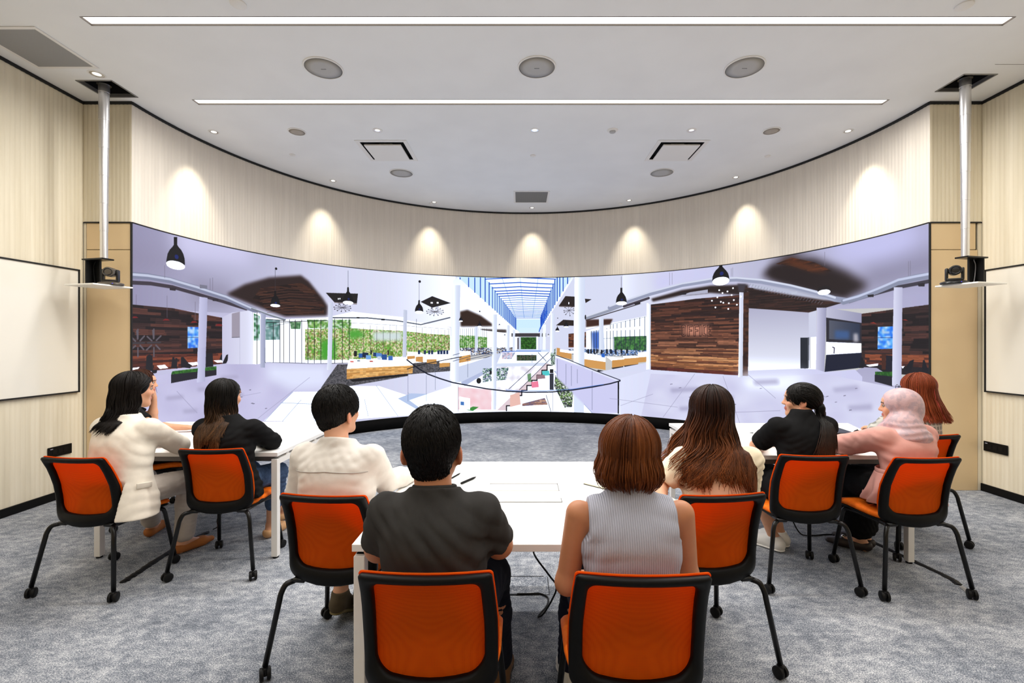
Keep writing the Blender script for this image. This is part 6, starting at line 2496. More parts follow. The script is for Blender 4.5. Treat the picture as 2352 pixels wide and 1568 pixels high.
class Person:
    def __init__(self, chair, label, head, hyaw, hpitch=0.0, hroll=0.0, res=0.006, skin='a', male=False, scale=1.0):
        cx, cy, ang, _ = CH[chair]
        self.cx, self.cy = cx, cy
        self.a = -math.radians(ang)
        self.R = rotz(self.a)
        self.root = empty('person', (cx, cy, 0), self.a, label, 'person', None)
        self.res = res
        self.skin = SKINS[skin]
        self.male = male
        self.H = self.L(head)
        self.HR = rotz(math.radians(hyaw) - self.a) @ roty(hroll) @ rotx(hpitch)
        self.hs = scale

    def L(self, p):
        """world -> chair-local"""
        return self.R.T @ (V3(p) - V3(self.cx, self.cy, 0))

    def guards(self, vol, back=True, seat=True, tbl=True, gap=0.004):
        if seat:
            def fs(X, Y, Z, D):
                top = SEAT_TOP + gap + np.where(Y > 0.13, -0.022 * (np.clip(Y - 0.13, 0, 0.13) / 0.115) ** 2, 0) + 0 * X
                q = np.maximum(np.maximum(np.abs(X) - 0.222, np.maximum(Y - 0.255, -0.27 - Y)), np.maximum(Z - top, 0.37 - Z))
                return np.maximum(D, -q)
            vol.custom(fs)
        if back:
            zt = np.linspace(0.3, 0.9, 61)
            yt = np.array([back_y(z) for z in zt])

            def fb(X, Y, Z, D):
                yb = np.interp(Z, zt, yt) + (0.012 + 0.034 * np.clip((BZ1 - Z) / (BZ1 - BZ0), 0, 1)) * (np.clip(np.abs(X), 0, 0.235) / 0.2) ** 2 + 0.018 + gap
                q = np.maximum(np.maximum(Y - yb, np.abs(X) - 0.222), np.maximum(Z - 0.842, 0.38 - Z))
                return np.maximum(D, -q)
            vol.custom(fb)
        if tbl:
            for poly in TABLES:
                P = [self.L((x, y, 0))[:2] for x, y in poly]
                if min(np.hypot(*p) for p in P) > 1.6:
                    continue
                hp = []
                for i in range(4):
                    a, b = P[i], P[(i + 1) % 4]
                    e = unit(b - a)
                    hp.append((e[1], -e[0], -(e[1] * a[0] - e[0] * a[1])))

                def ft(X, Y, Z, D, hp=hp):
                    q = np.maximum(Z - (TH + 0.002), 0.645 - Z)
                    for n0, n1, c in hp:
                        q = np.maximum(q, n0 * X + n1 * Y + c - 0.003)
                    return np.maximum(D, -q)
                vol.custom(ft)

    secs = None
    ez = 0.0

    def clear(self, p, layer, back):
        """moves a hair point out of the clothed torso, behind it (or in front of the shoulder)"""
        S_ = self.secs
        z = p[2]
        zt = self.sh[2] + 0.035
        if z > zt + 0.03:
            return p
        zq = min(z, zt)
        cx, cy, w_, df, db = [float(np.interp(zq, S_[:, 0], S_[:, c])) for c in (1, 2, 3, 4, 5)]
        m = 0.012 + (1.03 - layer) * 0.05
        w_, df, db = w_ + m, df + m, db + m
        u = (p[0] - cx) / w_
        k = min(1.0, (zt + 0.03 - z) / 0.05)
        sb = max(0.0, 1 - abs(u) ** 2.3) ** (1 / 2.3)
        q = p.copy()
        if p[1] < cy or back:
            lim = cy - db * sb
            if q[1] > lim and abs(u) < 1:
                q[1] = q[1] * (1 - k) + lim * k
        else:
            lim = cy + df * sb
            if q[1] < lim and abs(u) < 1:
                q[1] = q[1] * (1 - k) + lim * k
        return q

    def surf(self, z, a, off=0.0):
        """point and outward normal on the clothed torso at height z, angle a (0 = right, -pi/2 = back)"""
        S_ = self.secs
        cx, cy, w_, df, db = [float(np.interp(z, S_[:, 0], S_[:, c])) for c in (1, 2, 3, 4, 5)]
        d = df if math.sin(a) > 0 else db
        c, s = math.cos(a), math.sin(a)
        k = ((abs(c) ** 2.3) + (abs(s) ** 2.3)) ** (-1 / 2.3)
        n = unit((c / w_, s / d, 0))
        return V3(cx + w_ * c * k, cy + d * s * k, z) + n * off, n

    def spine(self, pelvis, shoulder, neck_top=None, yaw=0.0):
        self.pel = self.L(pelvis)
        self.sh = self.L(shoulder)
        self.tyaw = math.radians(yaw) - self.a

    def torso_secs(self, hipw, waistw, chestw, shw, dep, grow=0.0, z0=0.47, nk=0.058, collar=0.03, spread=0.0):
        """(z, cx, cy, w, d_front, d_back, yaw) rows, from seat to neck"""
        pe, sh = self.pel, self.sh
        out = []
        zs = sh[2]

        def at(t):
            # spine curve: pelvis to shoulder with a slight slump
            q = pe + (sh - pe) * t
            q[1] -= 0.020 * math.sin(PI * min(1, max(0, t)))
            return q
        rows = [(z0, hipw + spread, dep * 1.12, dep * 1.15), (0.54, hipw + spread * 0.7, dep * 1.1, dep * 1.15), (0.62, (hipw + waistw) / 2 + 0.008, dep * 1.0, dep * 1.02), (0.70, waistw, dep * 0.95, dep * 0.92),
                (0.79, (waistw + chestw) / 2 + 0.006, dep * 1.05, dep * 0.98), (0.87, chestw, dep * 1.12, dep * 1.05), (zs - 0.045, shw, dep * 0.95, dep * 0.98), (zs, shw * 0.88, dep * 0.72, dep * 0.80), (zs + 0.035, shw * 0.55, dep * 0.55, dep * 0.62), (zs + 0.035 + collar, nk + 0.004, nk, nk)]
        rows = sorted(rows, key=lambda r: r[0])
        keep = [rows[0]]
        for r in rows[1:]:
            if r[0] - keep[-1][0] > 0.012:
                keep.append(r)
        for z, w_, df, db in keep:
            t = (z - pe[2]) / (zs - pe[2])
            c = at(t)
            out.append((z, c[0], c[1], w_ + grow, df + grow, db + grow, self.tyaw * max(0, min(1, t))))
        return out

    def joints(self, shw, arms, legs):
        """arms: ((elbow, wrist, hand_dir) left, right) in world; legs: ((knee, ankle, toe) left, right) world"""
        c, s = math.cos(self.tyaw), math.sin(self.tyaw)
        self.sj = [self.sh + V3(sg * shw * c, sg * shw * s, -0.028) for sg in (-1, 1)]
        self.arm = [[self.L(e), self.L(w_), self.R.T @ V3(hd), nrm, curl] for e, w_, hd, nrm, curl in arms]
        self.hip = [self.pel + V3(sg * 0.088, 0.035, 0.015) for sg in (-1, 1)]
        self.leg = [[self.L(k), self.L(a), self.R.T @ V3(t)] for k, a, t in legs]

    def body(self, secs, arm_r=(0.046, 0.040, 0.036, 0.024), leg_r=(0.072, 0.056, 0.05, 0.034), neck_r=0.05, ears=True, feet=True, lip=(190, 112, 98)):
        v = Vol(self.res)
        secs = [(s_[0], s_[1], s_[2], max(0.03, s_[3] - 0.020), max(0.03, s_[4] - 0.020), max(0.03, s_[5] - 0.020), s_[6]) for s_ in secs if s_[0] < self.sh[2] + 0.01]
        v.loft(secs, 0.02)
        nb = self.sh + V3(0, -0.005, 0.02)
        hb = self.H + self.HR @ V3(0, -0.022, -0.045)
        v.cap(nb, hb, neck_r * 1.02, neck_r, 0.03)
        head_vol(v, self.H, self.HR, self.hs, self.male, ears, self.ez)
        for i in (0, 1):
            e, w_, hd, nrm, curl = self.arm[i]
            m = e + (w_ - e) * 0.3
            v.chain([self.sj[i], e, m, w_], [arm_r[0], arm_r[1], arm_r[2], arm_r[3]], 0.025)
            side = unit(np.cross(hd, self.R.T @ V3(nrm)))
            sg = 1 if i == 0 else -1
            hand(v, w_, hd, self.R.T @ V3(nrm), sg, curl)
            kn, an, toe = self.leg[i]
            v.chain([self.hip[i], kn], [leg_r[0], leg_r[1]], 0.03)
            calf = kn + (an - kn) * 0.3 + V3(0, -0.012, 0)
            v.chain([kn, calf, an], [leg_r[1] * 0.95, leg_r[2], leg_r[3]], 0.03)
            if feet:
                t = unit(toe * V3(1, 1, 0))
                heel = an * V3(1, 1, 0) - t * 0.03 + V3(0, 0, max(0.034, an[2] - 0.052))
                tz = 0.028 if toe[2] <= 0 else toe[2]
                ball = an * V3(1, 1, 0) + t * 0.12 + V3(0, 0, tz)
                tip = an * V3(1, 1, 0) + t * 0.175 + V3(0, 0, max(0.022, tz - 0.005))
                v.cap(an, heel, leg_r[3], 0.03, 0.02)
                v.cap(heel, ball, 0.031, 0.03, 0.02)
                v.cap(an, ball, 0.03, 0.024, 0.02)
                v.cap(ball, tip, 0.032, 0.022, 0.015, flat=(V3(0, 0, 1), 0.7))
        self.guards(v)
        v.custom(lambda X, Y, Z, D: np.maximum(D, 0.003 - Z))
        me, V = v.mesh('body')
        col = np.tile(np.array(self.skin[:3]), (len(V), 1))
        q = (V - self.H) @ self.HR / self.hs
        lipm = (np.abs(q[:, 0]) < 0.024) & (q[:, 1] > 0.078) & (q[:, 2] < -0.042) & (q[:, 2] > -0.066)
        col[lipm] = lin(*lip)[:3]
        blush = np.exp(-(((np.abs(q[:, 0]) - 0.04) / 0.02) ** 2 + ((q[:, 2] + 0.02) / 0.02) ** 2)) * (q[:, 1] > 0.04)
        col = col * (1 - 0.25 * blush[:, None]) + 0.25 * blush[:, None] * np.array(lin(226, 130, 112)[:3])
        ear = (np.abs(q[:, 0]) > 0.072) & (np.abs(q[:, 2]) < 0.05)
        col[ear] = col[ear] * 0.6 + 0.4 * np.array(lin(214, 120, 92)[:3])
        set_col(me, col)
        self.bodyobj = link('body', me, M_SKIN, self.root)
        # eyes and brows
        for sg in (-1, 1):
            bm = bmesh.new()
            bmesh.ops.create_uvsphere(bm, u_segments=14, v_segments=10, radius=0.0105 * self.hs)
            o = bm_obj('eye', bm, mat('eye_white', lin(150, 142, 136), 0.3), self.root, smooth=True)
            o.location = self.H + self.HR @ (V3(sg * 0.031, 0.0765, 0.008) * self.hs)
            bm = bmesh.new()
            add_lathe(bm, [(0.0062, 0.0086), (0.0050, 0.0100), (0.0005, 0.0110)], sides=14, axis='Y')
            ir = bm_obj('iris', bm, mat('dark_iris', lin(26, 18, 14), 0.15), o, smooth=True)
            ir.rotation_euler = Matrix(self.HR.tolist()).to_euler()
            bm = bmesh.new()
            P = [self.H + self.HR @ (V3(sg * x, y, z) * self.hs) for x, y, z in ((0.016, 0.0915, 0.0265), (0.03, 0.0905, 0.031), (0.046, 0.079, 0.026))]
            add_tube(bm, spline(P, 4), 0.003, 6)
            bm_obj('eyebrow', bm, mat('brow_dark', lin(34, 26, 22), 0.7), self.root, smooth=True)
        return self.bodyobj

    # ---- clothing
    def top(self, name, m, secs, sleeve=None, hem=None, extra=None, wr=(0.004, 38, 1), res=None, neck=None, col=None, sh_r=0.058, k=0.03, thigh=None):
        """sleeve: (r_shoulder, r_elbow, r_cuff, fraction 0..2 of the arm covered)"""
        self.secs = np.array([s_[:7] for s_ in secs])
        v = Vol(res or self.res)
        v.loft(secs, 0.02)
        if sleeve:
            rs, re, rc, fr = sleeve
            for i in (0, 1):
                s0, e, w_ = self.sj[i], self.arm[i][0], self.arm[i][1]
                if fr <= 1:
                    v.cap(s0, s0 + (e - s0) * fr, rs, re, k)
                else:
                    v.cap(s0, e, rs, re, k)
                    m2 = e + (w_ - e) * 0.45
                    v.chain([e, m2, e + (w_ - e) * (fr - 1)], [re, (re + rc) / 2, rc], 0.02)
        else:
            for i in (0, 1):
                v.ell(self.sj[i] + (self.sh - self.sj[i]) * 0.30, (0.05, 0.05, 0.05), None, 0.03)
        if extra:
            extra(v)
        if wr:
            v.custom(wrinkle(*wr))
        if hem is not None:
            v.custom(lambda X, Y, Z, D: np.maximum(D, hem - Z))
        if sleeve and sleeve[3] <= 1:
            # clean sleeve openings
            for i in (0, 1):
                s0, e = self.sj[i], self.arm[i][0]
                d = unit(e - s0)
                c = s0 + (e - s0) * (sleeve[3] + 0.04)

                def fc(X, Y, Z, D, d=d, c=c):
                    q = (X - c[0]) * d[0] + (Y - c[1]) * d[1] + (Z - c[2]) * d[2]
                    near = np.sqrt((X - c[0]) ** 2 + (Y - c[1]) ** 2 + (Z - c[2]) ** 2) - 0.13
                    return np.where(near < 0, np.maximum(D, q), D)
                v.custom(fc)
        if sleeve is None:
            for i, sg in ((0, -1), (1, 1)):
                s0 = self.sj[i]
                lim = abs(s0[0] - self.sh[0]) - 0.028
                cx = self.sh[0]
                v.custom(lambda X, Y, Z, D, lim=lim, cx=cx, sg=sg: np.where(Z > 0.80, np.maximum(D, sg * (X - cx) - lim + 0.18 * np.clip(Z - 0.98, 0, 1) - 0.7 * np.clip(0.88 - Z, 0, 1)), D))
        if neck:
            v.custom(neck)
        self.guards(v, gap=0.003)
        me, V = v.mesh(name)
        if col is not None:
            set_col(me, col(V))
        return link(name, me, m, self.root)

    def pants(self, m, name='trousers', r=(0.088, 0.068, 0.058, 0.05), hem=0.12, wr=(0.004, 34, 5)):
        v = Vol(self.res)
        v.ell(self.pel + V3(0, 0.0, 0.0), (0.168, 0.125, 0.085), None, 0.03)
        for i in (0, 1):
            kn, an, toe = self.leg[i]
            e = an + (kn - an) * hem
            v.chain([self.hip[i], kn, kn + (e - kn) * 0.45, e], list(r), 0.03)
        v.custom(wrinkle(*wr))
        self.guards(v, gap=0.0035)
        v.custom(lambda X, Y, Z, D: np.maximum(D, 0.004 - Z))
        me, V = v.mesh(name)
        return link(name, me, m, self.root)

    def skirt(self, m, name='skirt', knee_r=0.085, hemz=0.40, wr=(0.006, 30, 7), drop=0.0, r0=0.1):
        v = Vol(self.res)
        v.ell(self.pel + V3(0, 0.0, 0.0), (0.175, 0.13, 0.09), None, 0.03)
        ks = []
        for i in (0, 1):
            kn, an, toe = self.leg[i]
            v.chain([self.hip[i], kn], [r0, knee_r], 0.06)
            if drop:
                e = kn + (an - kn) * drop
                v.cap(kn, e, knee_r, knee_r * 1.0, 0.06)
            ks.append(kn)
        v.cap((self.hip[0] + self.hip[1]) / 2, (ks[0] + ks[1]) / 2, 0.09, knee_r * 0.85, 0.06)
        v.custom(wrinkle(*wr))
        self.guards(v, gap=0.0035)
        v.custom(lambda X, Y, Z, D: np.maximum(D, 0.004 - Z))
        me, V = v.mesh(name)
        return link(name, me, m, self.root)

    def shoe(self, i, m, sole=None, low=False, open_=False, name='shoe'):
        kn, an, toe = self.leg[i]
        t = unit(toe * V3(1, 1, 0))
        v = Vol(0.005)
        base = an * V3(1, 1, 0)
        lift = max(0.0, an[2] - 0.085)
        tz = 0.0 if toe[2] <= 0 else toe[2] - 0.028
        heel = base - t * 0.035 + V3(0, 0, 0.042 + lift)
        ball = base + t * 0.12 + V3(0, 0, 0.034 + tz)
        tip = base + t * 0.185 + V3(0, 0, 0.027 + tz)
        v.cap(heel, ball, 0.040, 0.040, 0.02)
        v.cap(ball, tip, 0.040, 0.027, 0.02, flat=(V3(0, 0, 1), 0.75))
        if not low:
            v.cap(heel + V3(0, 0, 0.01), an + t * 0.0 + V3(0, 0, 0.0), 0.042, 0.044, 0.015)
            v.cap(an, ball + V3(0, 0, 0.005), 0.040, 0.034, 0.02)
        # opening at the ankle
        lim = (0.105 if not low else 0.066) + lift
        v.custom(lambda X, Y, Z, D: np.maximum(D, Z - lim))
        v.custom(lambda X, Y, Z, D: np.maximum(D, 0.0025 - Z))
        me, V = v.mesh(name)
        o = link(name, me, m, self.root)
        if sole:
            v = Vol(0.005)
            v.cap(heel - V3(0, 0, 0.028), ball - V3(0, 0, 0.024), 0.041, 0.042, 0.02, flat=(V3(0, 0, 1), 0.3))
            v.cap(ball - V3(0, 0, 0.024), tip - V3(0, 0, 0.018), 0.042, 0.028, 0.02, flat=(V3(0, 0, 1), 0.3))
            v.custom(lambda X, Y, Z, D: np.maximum(D, 0.002 - Z))
            me, V = v.mesh('sole')
            link('sole', me, sole, o)
        return o

    # ---- hair
    def hair(self, style, cols, n=420, seed=1, length=0.3, wave=0.0, flare=0.0, vol_=0.0, r=0.0042, face=(40, 140), back=None, part=0.0, streak=None, tipcol=None, inward=0.0, res=None, drift=(0, 0), spread=1.0, wf=2.2, face_floor=None, top_r=(0.083, 0.101, 0.089), M=22, ragged=0.8, sweep=0.0):
        """long loose hair: locks leave the crown, follow the skull and hang"""
        rs = np.random.RandomState(seed)
        s = self.hs
        H, R = self.H, self.HR
        c0 = V3(0, -0.016, 0.030) * s
        er = (V3(top_r) + vol_) * s
        paths, rads, tint, hz = [], [], [], []
        f0, f1 = face
        ncl = 26
        cl = rs.uniform(0, 1, (ncl, 6))
        for i in range(int(n * 2.1)):
            # azimuth measured from +x through the face (+y); skip the face sector
            while True:
                ph = rs.uniform(0, 360)
                if not (f0 < ph < f1):
                    break
            ph = math.radians(ph)
            layer = rs.uniform(0.86, 1.03)
            th0 = rs.uniform(0.02, 0.75)
            ph1 = ph
            if sweep and rs.uniform() < sweep:
                # lock starting over the brow, brushed to the side
                q0 = rs.uniform(f0, f1)
                ph1 = math.radians(f0 - rs.uniform(0, 25)) if q0 < (f0 + f1) / 2 else math.radians(f1 + rs.uniform(0, 25))
                ph = math.radians(q0)
                th0 = rs.uniform(0.15, 1.25)
            th1 = math.radians(rs.uniform(96, 112))
            g = cl[int(((ph1 if ph1 == ph else ph1) % (2 * PI)) / (2 * PI) * ncl + (layer * 40) % 2) % ncl]
            ln = length * (ragged + (1 - ragged) * (0.65 * g[0] + 0.35 * rs.uniform(0, 1)))
            arc = (th1 - th0) * er.mean()
            tot = arc + ln
            pts = []
            wph = 2.2 * math.sin(ph1) + g[1] * 1.6 + rs.normal() * 0.3
            wamp = wave * (0.5 + 0.8 * g[2]) * rs.uniform(0.85, 1.15)
            jit = rs.normal(size=2) * 0.005 + (g[3] - 0.5) * 0.012
            pw = None
            for j in range(M):
                u = j / (M - 1) * tot
                if u <= arc:
                    th = th0 + u / er.mean()
                    pq = ph + (ph1 - ph) * (u / arc) ** 0.8
                    lp = c0 + er * layer * V3(math.sin(th) * math.cos(pq), math.sin(th) * math.sin(pq), math.cos(th))
                    lp = lp + V3(part * math.cos(th) * 0.5, 0, 0)
                    p = H + R @ lp
                    pw = p
                    t = 0
                else:
                    dn = u - arc
                    t = dn / max(ln, 1e-6)
                    e0 = c0 + er * layer * V3(math.sin(th1) * math.cos(ph1), math.sin(th1) * math.sin(ph1), math.cos(th1))
                    p = H + R @ e0
                    out = p - H
                    out[2] = 0
                    out = unit(out)
                    p = p + out * (flare * t * math.sin(min(1, t * 1.2) * PI * 0.5) - inward * t ** 3 + jit[0] * t) + V3(drift[0] * t ** 1.3, drift[1] * t ** 1.3, -dn * (1 - 0.06 * t))
                    if spread != 1.0:
                        p[0] = H[0] + (p[0] - H[0]) * (1 + (spread - 1) * t)
                    if wamp:
                        side = np.cross(out, V3(0, 0, 1))
                        p = p + side * wamp * t ** 0.8 * math.sin(wph + wf * 6.28 * t) + out * wamp * 0.6 * t * math.cos(wph + wf * 6.28 * t)
                    if self.secs is not None:
                        p = self.clear(p, layer, back)
                pts.append(p)
            paths.append(pts)
            tt = np.linspace(0, 1, M)
            rads.append(r * 0.62 * rs.uniform(0.7, 1.3) * np.clip(np.minimum(1, 0.5 + tt * 4) * (1 - 0.75 * np.clip((tt - 0.55) / 0.45, 0, 1) ** 1.5), 0.12, 1))
            tint.append(0.55 * g[4] + 0.45 * rs.uniform(0, 1))
        Vt, Ft, si, tt = tubes(np.array(paths), np.array(rads), 4)
        tint = np.array(tint)
        # skull cap under the locks
        v = Vol(res or 0.006)
        v.ell(H + R @ c0, er * 0.93, R, 0.02)
        # keep the face clear
        v.ell(H + R @ (V3(0, 0.085, -0.045) * s), V3(0.066, 0.07, 0.10) * s, R, 0.012, sub=True)
        ff = -0.055 if face_floor is None else face_floor

        def fl(X, Y, Z, D):
            q = (X - H[0]) * R[0, 2] + (Y - H[1]) * R[1, 2] + (Z - H[2]) * R[2, 2]
            return np.maximum(D, ff - q)
        v.custom(fl)
        me, Vc = v.mesh('hair')
        _, Fc = mesh_arrays(me)
        bpy.data.meshes.remove(me)
        V, F = merge([(Vt, Ft), (Vc, Fc)])
        me = np_mesh('hair', V, F)
        c_root, c_alt = np.array(cols[0][:3]), np.array(cols[1][:3])
        ct = c_root + (c_alt - c_root) * tint[si][:, None]
        if tipcol is not None:
            g = np.clip((tt - tipcol[1]) / (1 - tipcol[1]), 0, 1)[:, None] * (0.12 + 0.88 * tint[si][:, None] ** 1.3)
            ct = ct * (1 - g) + np.array(tipcol[0][:3]) * g
        if streak is not None:
            sm = (np.random.RandomState(seed + 5).uniform(0, 1, len(tint)) < streak[1])[si] & (tt > 0.08)
            ct[sm] = ct[sm] * 0.25 + np.array(streak[0][:3]) * 0.75
        cc = np.tile(c_root * 0.8, (len(Vc), 1))
        set_col(me, np.concatenate([ct, cc]))
        return link('hair', me, M_HAIR, self.root)

    def short_hair(self, cols, seed=1, n=1100, L0=0.045, nape=-0.075, vol_=0.006, face_cut=0.03, temple=-0.02):
        """cropped hair: short locks running from the whorl down over the skull"""
        rs = np.random.RandomState(seed)
        s = self.hs
        H, R = self.H, self.HR
        c0 = V3(0, -0.014, 0.026) * s
        er = (V3(0.074, 0.097, 0.089) + vol_) * s
        v = Vol(0.005)
        v.ell(H + R @ c0, er, R, 0.02)
        v.ell(H + R @ (V3(0, -0.055, -0.045) * s), V3(0.060, 0.042, 0.045) * s, R, 0.03)
        v.ell(H + R @ (V3(0, 0.092, -0.03) * s), V3(0.07, 0.075, 0.085) * s, R, 0.012, sub=True)
        for sg in (-1, 1):
            v.ell(H + R @ (V3(sg * 0.092, 0.004, -0.02 + self.ez) * s), V3(0.03, 0.036, 0.046) * s, R, 0.01, sub=True)

        def fl(X, Y, Z, D):
            qz = (X - H[0]) * R[0, 2] + (Y - H[1]) * R[1, 2] + (Z - H[2]) * R[2, 2]
            qy = (X - H[0]) * R[0, 1] + (Y - H[1]) * R[1, 1] + (Z - H[2]) * R[2, 1]
            return np.maximum(D, nape + np.clip(qy + 0.03, 0, 0.2) * 0.9 - qz)
        v.custom(fl)
        me, Vc = v.mesh('hair')
        _, Fc = mesh_arrays(me)
        bpy.data.meshes.remove(me)
        paths, rads, tint = [], [], []
        M = 6
        while len(paths) < n * 2:
            # random point on the cap, lock runs away from the whorl
            k = rs.randint(len(Vc))
            q = R.T @ (Vc[k] - H)
            d = (q - c0) / er
            th, ph = math.acos(max(-1, min(1, d[2] / np.linalg.norm(d)))), math.atan2(d[1], d[0])
            if q[2] < nape + 0.02 and q[1] < 0:
                ll = L0 * 0.35
            else:
                ll = L0 * rs.uniform(0.6, 1.2)
            if d[1] > 0.3 and q[2] < 0.03:
                continue
            dph = rs.normal() * 0.25 + 0.25
            pts = []
            rr = np.linalg.norm(d)
            for j in range(M):
                u = j / (M - 1)
                t_ = th + ll * u / er.mean()
                p_ = ph + dph * u * 0.35
                k_ = rr * (1.0 + 0.03 * math.sin(u * PI) + 0.055 * u * rs.uniform(0.2, 1))
                pts.append(H + R @ (c0 + er * k_ * V3(math.sin(t_) * math.cos(p_), math.sin(t_) * math.sin(p_), math.cos(t_))))
            paths.append(pts)
            rads.append(0.0025 * rs.uniform(0.7, 1.2) * np.array([0.8, 1, 0.95, 0.8, 0.5, 0.12]))
            tint.append(rs.uniform(0, 1))
        Vt, Ft, si, tt = tubes(np.array(paths), np.array(rads), 4)
        V, F = merge([(Vt, Ft), (Vc, Fc)])
        me = np_mesh('hair', V, F)
        c_root, c_alt = np.array(cols[0][:3]), np.array(cols[1][:3])
        ct = c_root + (c_alt - c_root) * np.array(tint)[si][:, None]
        set_col(me, np.concatenate([ct, np.tile(c_root, (len(Vc), 1))]))
        return link('hair', me, M_HAIR, self.root)
# ------------------------------------------------------------------ the ten people
BLACKH = (lin(12, 10, 10), lin(30, 25, 22))
UP = (0, 0, 1)
F_ = dict(hipw=0.165, waistw=0.130, chestw=0.150, shw=0.166, dep=0.098)
M_ = dict(hipw=0.166, waistw=0.155, chestw=0.175, shw=0.188, dep=0.110, nk=0.066)
ARM_F = (0.044, 0.037, 0.034, 0.023)
ARM_M = (0.052, 0.044, 0.041, 0.028)


def backwall(pr, y0, y1, z0=1.05, z1=0.6, lean=0.0):
    """keeps hair outside the clothed back"""
    def fn(p, t, layer):
        u = max(0.0, min(1.0, (z0 - p[2]) / (z0 - z1)))
        lim = y0 + (y1 - y0) * u - (layer - 0.86) * 0.16
        if t > 0 and p[1] > lim and u > 0:
            k = min(1, u * 3)
            p = V3(p[0], p[1] * (1 - k) + lim * k, p[2])
        return p
    return fn


# --- man in charcoal T-shirt, front left
p = Person('D', 'man with short black hair in a charcoal T-shirt at the front table', (-0.297, 1.575, 1.150), 2, 0.02, res=0.005, skin='c', male=True, scale=1.10)
p.ez = -0.022
p.spine((-0.278, 1.56, 0.545), (-0.285, 1.545, 0.968))
p.joints(0.158, (((-0.492, 1.62, 0.785), (-0.365, 1.87, 0.768), (0.5, 0.85, -0.08), UP, 0.3), ((-0.075, 1.64, 0.788), (-0.205, 1.87, 0.768), (-0.5, 0.85, -0.08), UP, 0.3)),
         (((-0.37, 1.96, 0.52), (-0.40, 2.02, 0.085), (-0.1, 1, 0)), ((-0.12, 1.97, 0.52), (-0.085, 2.03, 0.085), (0.1, 1, 0))))
p.body(p.torso_secs(**M_), ARM_M, (0.078, 0.06, 0.052, 0.038), neck_r=0.060)
m_tee = fabric('charcoal_jersey', lin(56, 55, 54), 0.9, 0.06, 14, 0.15, 260)
p.top('t_shirt', m_tee, p.torso_secs(hipw=0.168, waistw=0.158, chestw=0.170, shw=0.180, dep=0.118, nk=0.068, collar=0.036, z0=0.50), (0.063, 0.062, 0.058, 0.80), hem=0.50, wr=(0.0062, 24, 11), sh_r=0.06,
      neck=lambda X, Y, Z, D: np.maximum(D, Z - 0.25 * np.clip(-(Y - p.sh[1]), -0.1, 0.1) - (p.sh[2] + 0.052)))
bm = bmesh.new()
ring = [p.sh + V3(0.0675 * math.cos(a), 0.006 + 0.0655 * math.sin(a), 0.052 - 0.016 * math.sin(a)) for a in [2 * PI * k / 32 for k in range(33)]]
add_tube(bm, ring, 0.0065, 8, cap=False)
bm_obj('collar', bm, m_tee, p.root, smooth=True)
p.pants(fabric('navy_trousers', lin(30, 32, 42), 0.85), r=(0.094, 0.074, 0.064, 0.056))
for i in (0, 1):
    p.shoe(i, fabric('brown_leather', lin(112, 84, 58), 0.5, 0.05, 10, 0.1), mat('dark_sole', lin(40, 36, 32), 0.7))
p.short_hair((lin(7, 6, 6), lin(20, 18, 17)), seed=3, n=2400, L0=0.055, nape=-0.085, vol_=0.010)

# --- woman in grey sleeveless knit, front right
p = Person('E', 'woman with a brown bob in a grey sleeveless ribbed knit at the front table', (0.385, 1.595, 1.118), -44, -0.02, 0.03, res=0.005, skin='c', scale=1.0)
p.spine((0.362, 1.55, 0.54), (0.366, 1.555, 0.955))
p.joints(0.170, (((0.158, 1.57, 0.69), (0.27, 1.76, 0.615), (0.4, 0.85, -0.1), UP, 0.35), ((0.572, 1.60, 0.70), (0.47, 1.79, 0.615), (-0.4, 0.85, -0.1), UP, 0.35)),
         (((0.24, 1.96, 0.515), (0.22, 2.02, 0.085), (-0.1, 1, 0)), ((0.46, 1.96, 0.515), (0.5, 2.02, 0.085), (0.1, 1, 0))))
p.body(p.torso_secs(**F_), ARM_F, neck_r=0.048)
m_knit = ribknit('grey_rib_knit', lin(186, 188, 202))
p.top('knit_top', m_knit, p.torso_secs(hipw=0.170, waistw=0.146, chestw=0.164, shw=0.168, dep=0.108, nk=0.056, collar=0.055, z0=0.49), None, hem=0.50, wr=(0.004, 22, 21))
p.pants(fabric('dark_navy_cloth', lin(28, 30, 44), 0.85), r=(0.088, 0.07, 0.064, 0.06))
for i in (0, 1):
    p.shoe(i, mat('white_leather', lin(232, 230, 224), 0.5), mat('white_sole', lin(236, 234, 228), 0.6))
p.hair('bob', (lin(58, 27, 12), lin(122, 66, 28)), n=900, seed=5, length=0.115, flare=0.060, inward=0.075, vol_=0.014, r=0.0042, face=(18, 120), tipcol=(lin(118, 60, 26), 0.7), M=18)

# --- man in white shirt, left of the front table
p = Person('C', 'man with short black hair in a white shirt sitting left of the front table', (-0.912, 2.335, 1.155), -28, 0.0, res=0.006, skin='b', male=True, scale=1.04)
p.ez = -0.018
p.spine((-0.855, 2.215, 0.545), (-0.885, 2.265, 0.968), yaw=-6)
p.joints(0.168, (((-1.105, 2.33, 0.76), (-0.98, 2.50, 0.665), (0.5, 0.8, -0.1), UP, 0.35), ((-0.685, 2.37, 0.79), (-0.585, 2.60, 0.768), (0.1, 1, -0.05), UP, 0.3)),
         (((-0.97, 2.65, 0.52), (-0.965, 2.50, 0.15), (0.05, 1, 0.02)), ((-0.745, 2.66, 0.52), (-0.88, 2.60, 0.13), (0.0, 1, 0.02))))
p.body(p.torso_secs(**M_), ARM_M, (0.074, 0.058, 0.05, 0.036), neck_r=0.054)
m_shirt = fabric('white_shirt_cloth', lin(226, 220, 212), 0.85, 0.03, 20, 0.2, 300)


def collar_x(v):
    v.cap(p.sh + V3(0, 0.0, 0.05), p.sh + V3(0, 0.008, 0.088), 0.066, 0.062, 0.01)


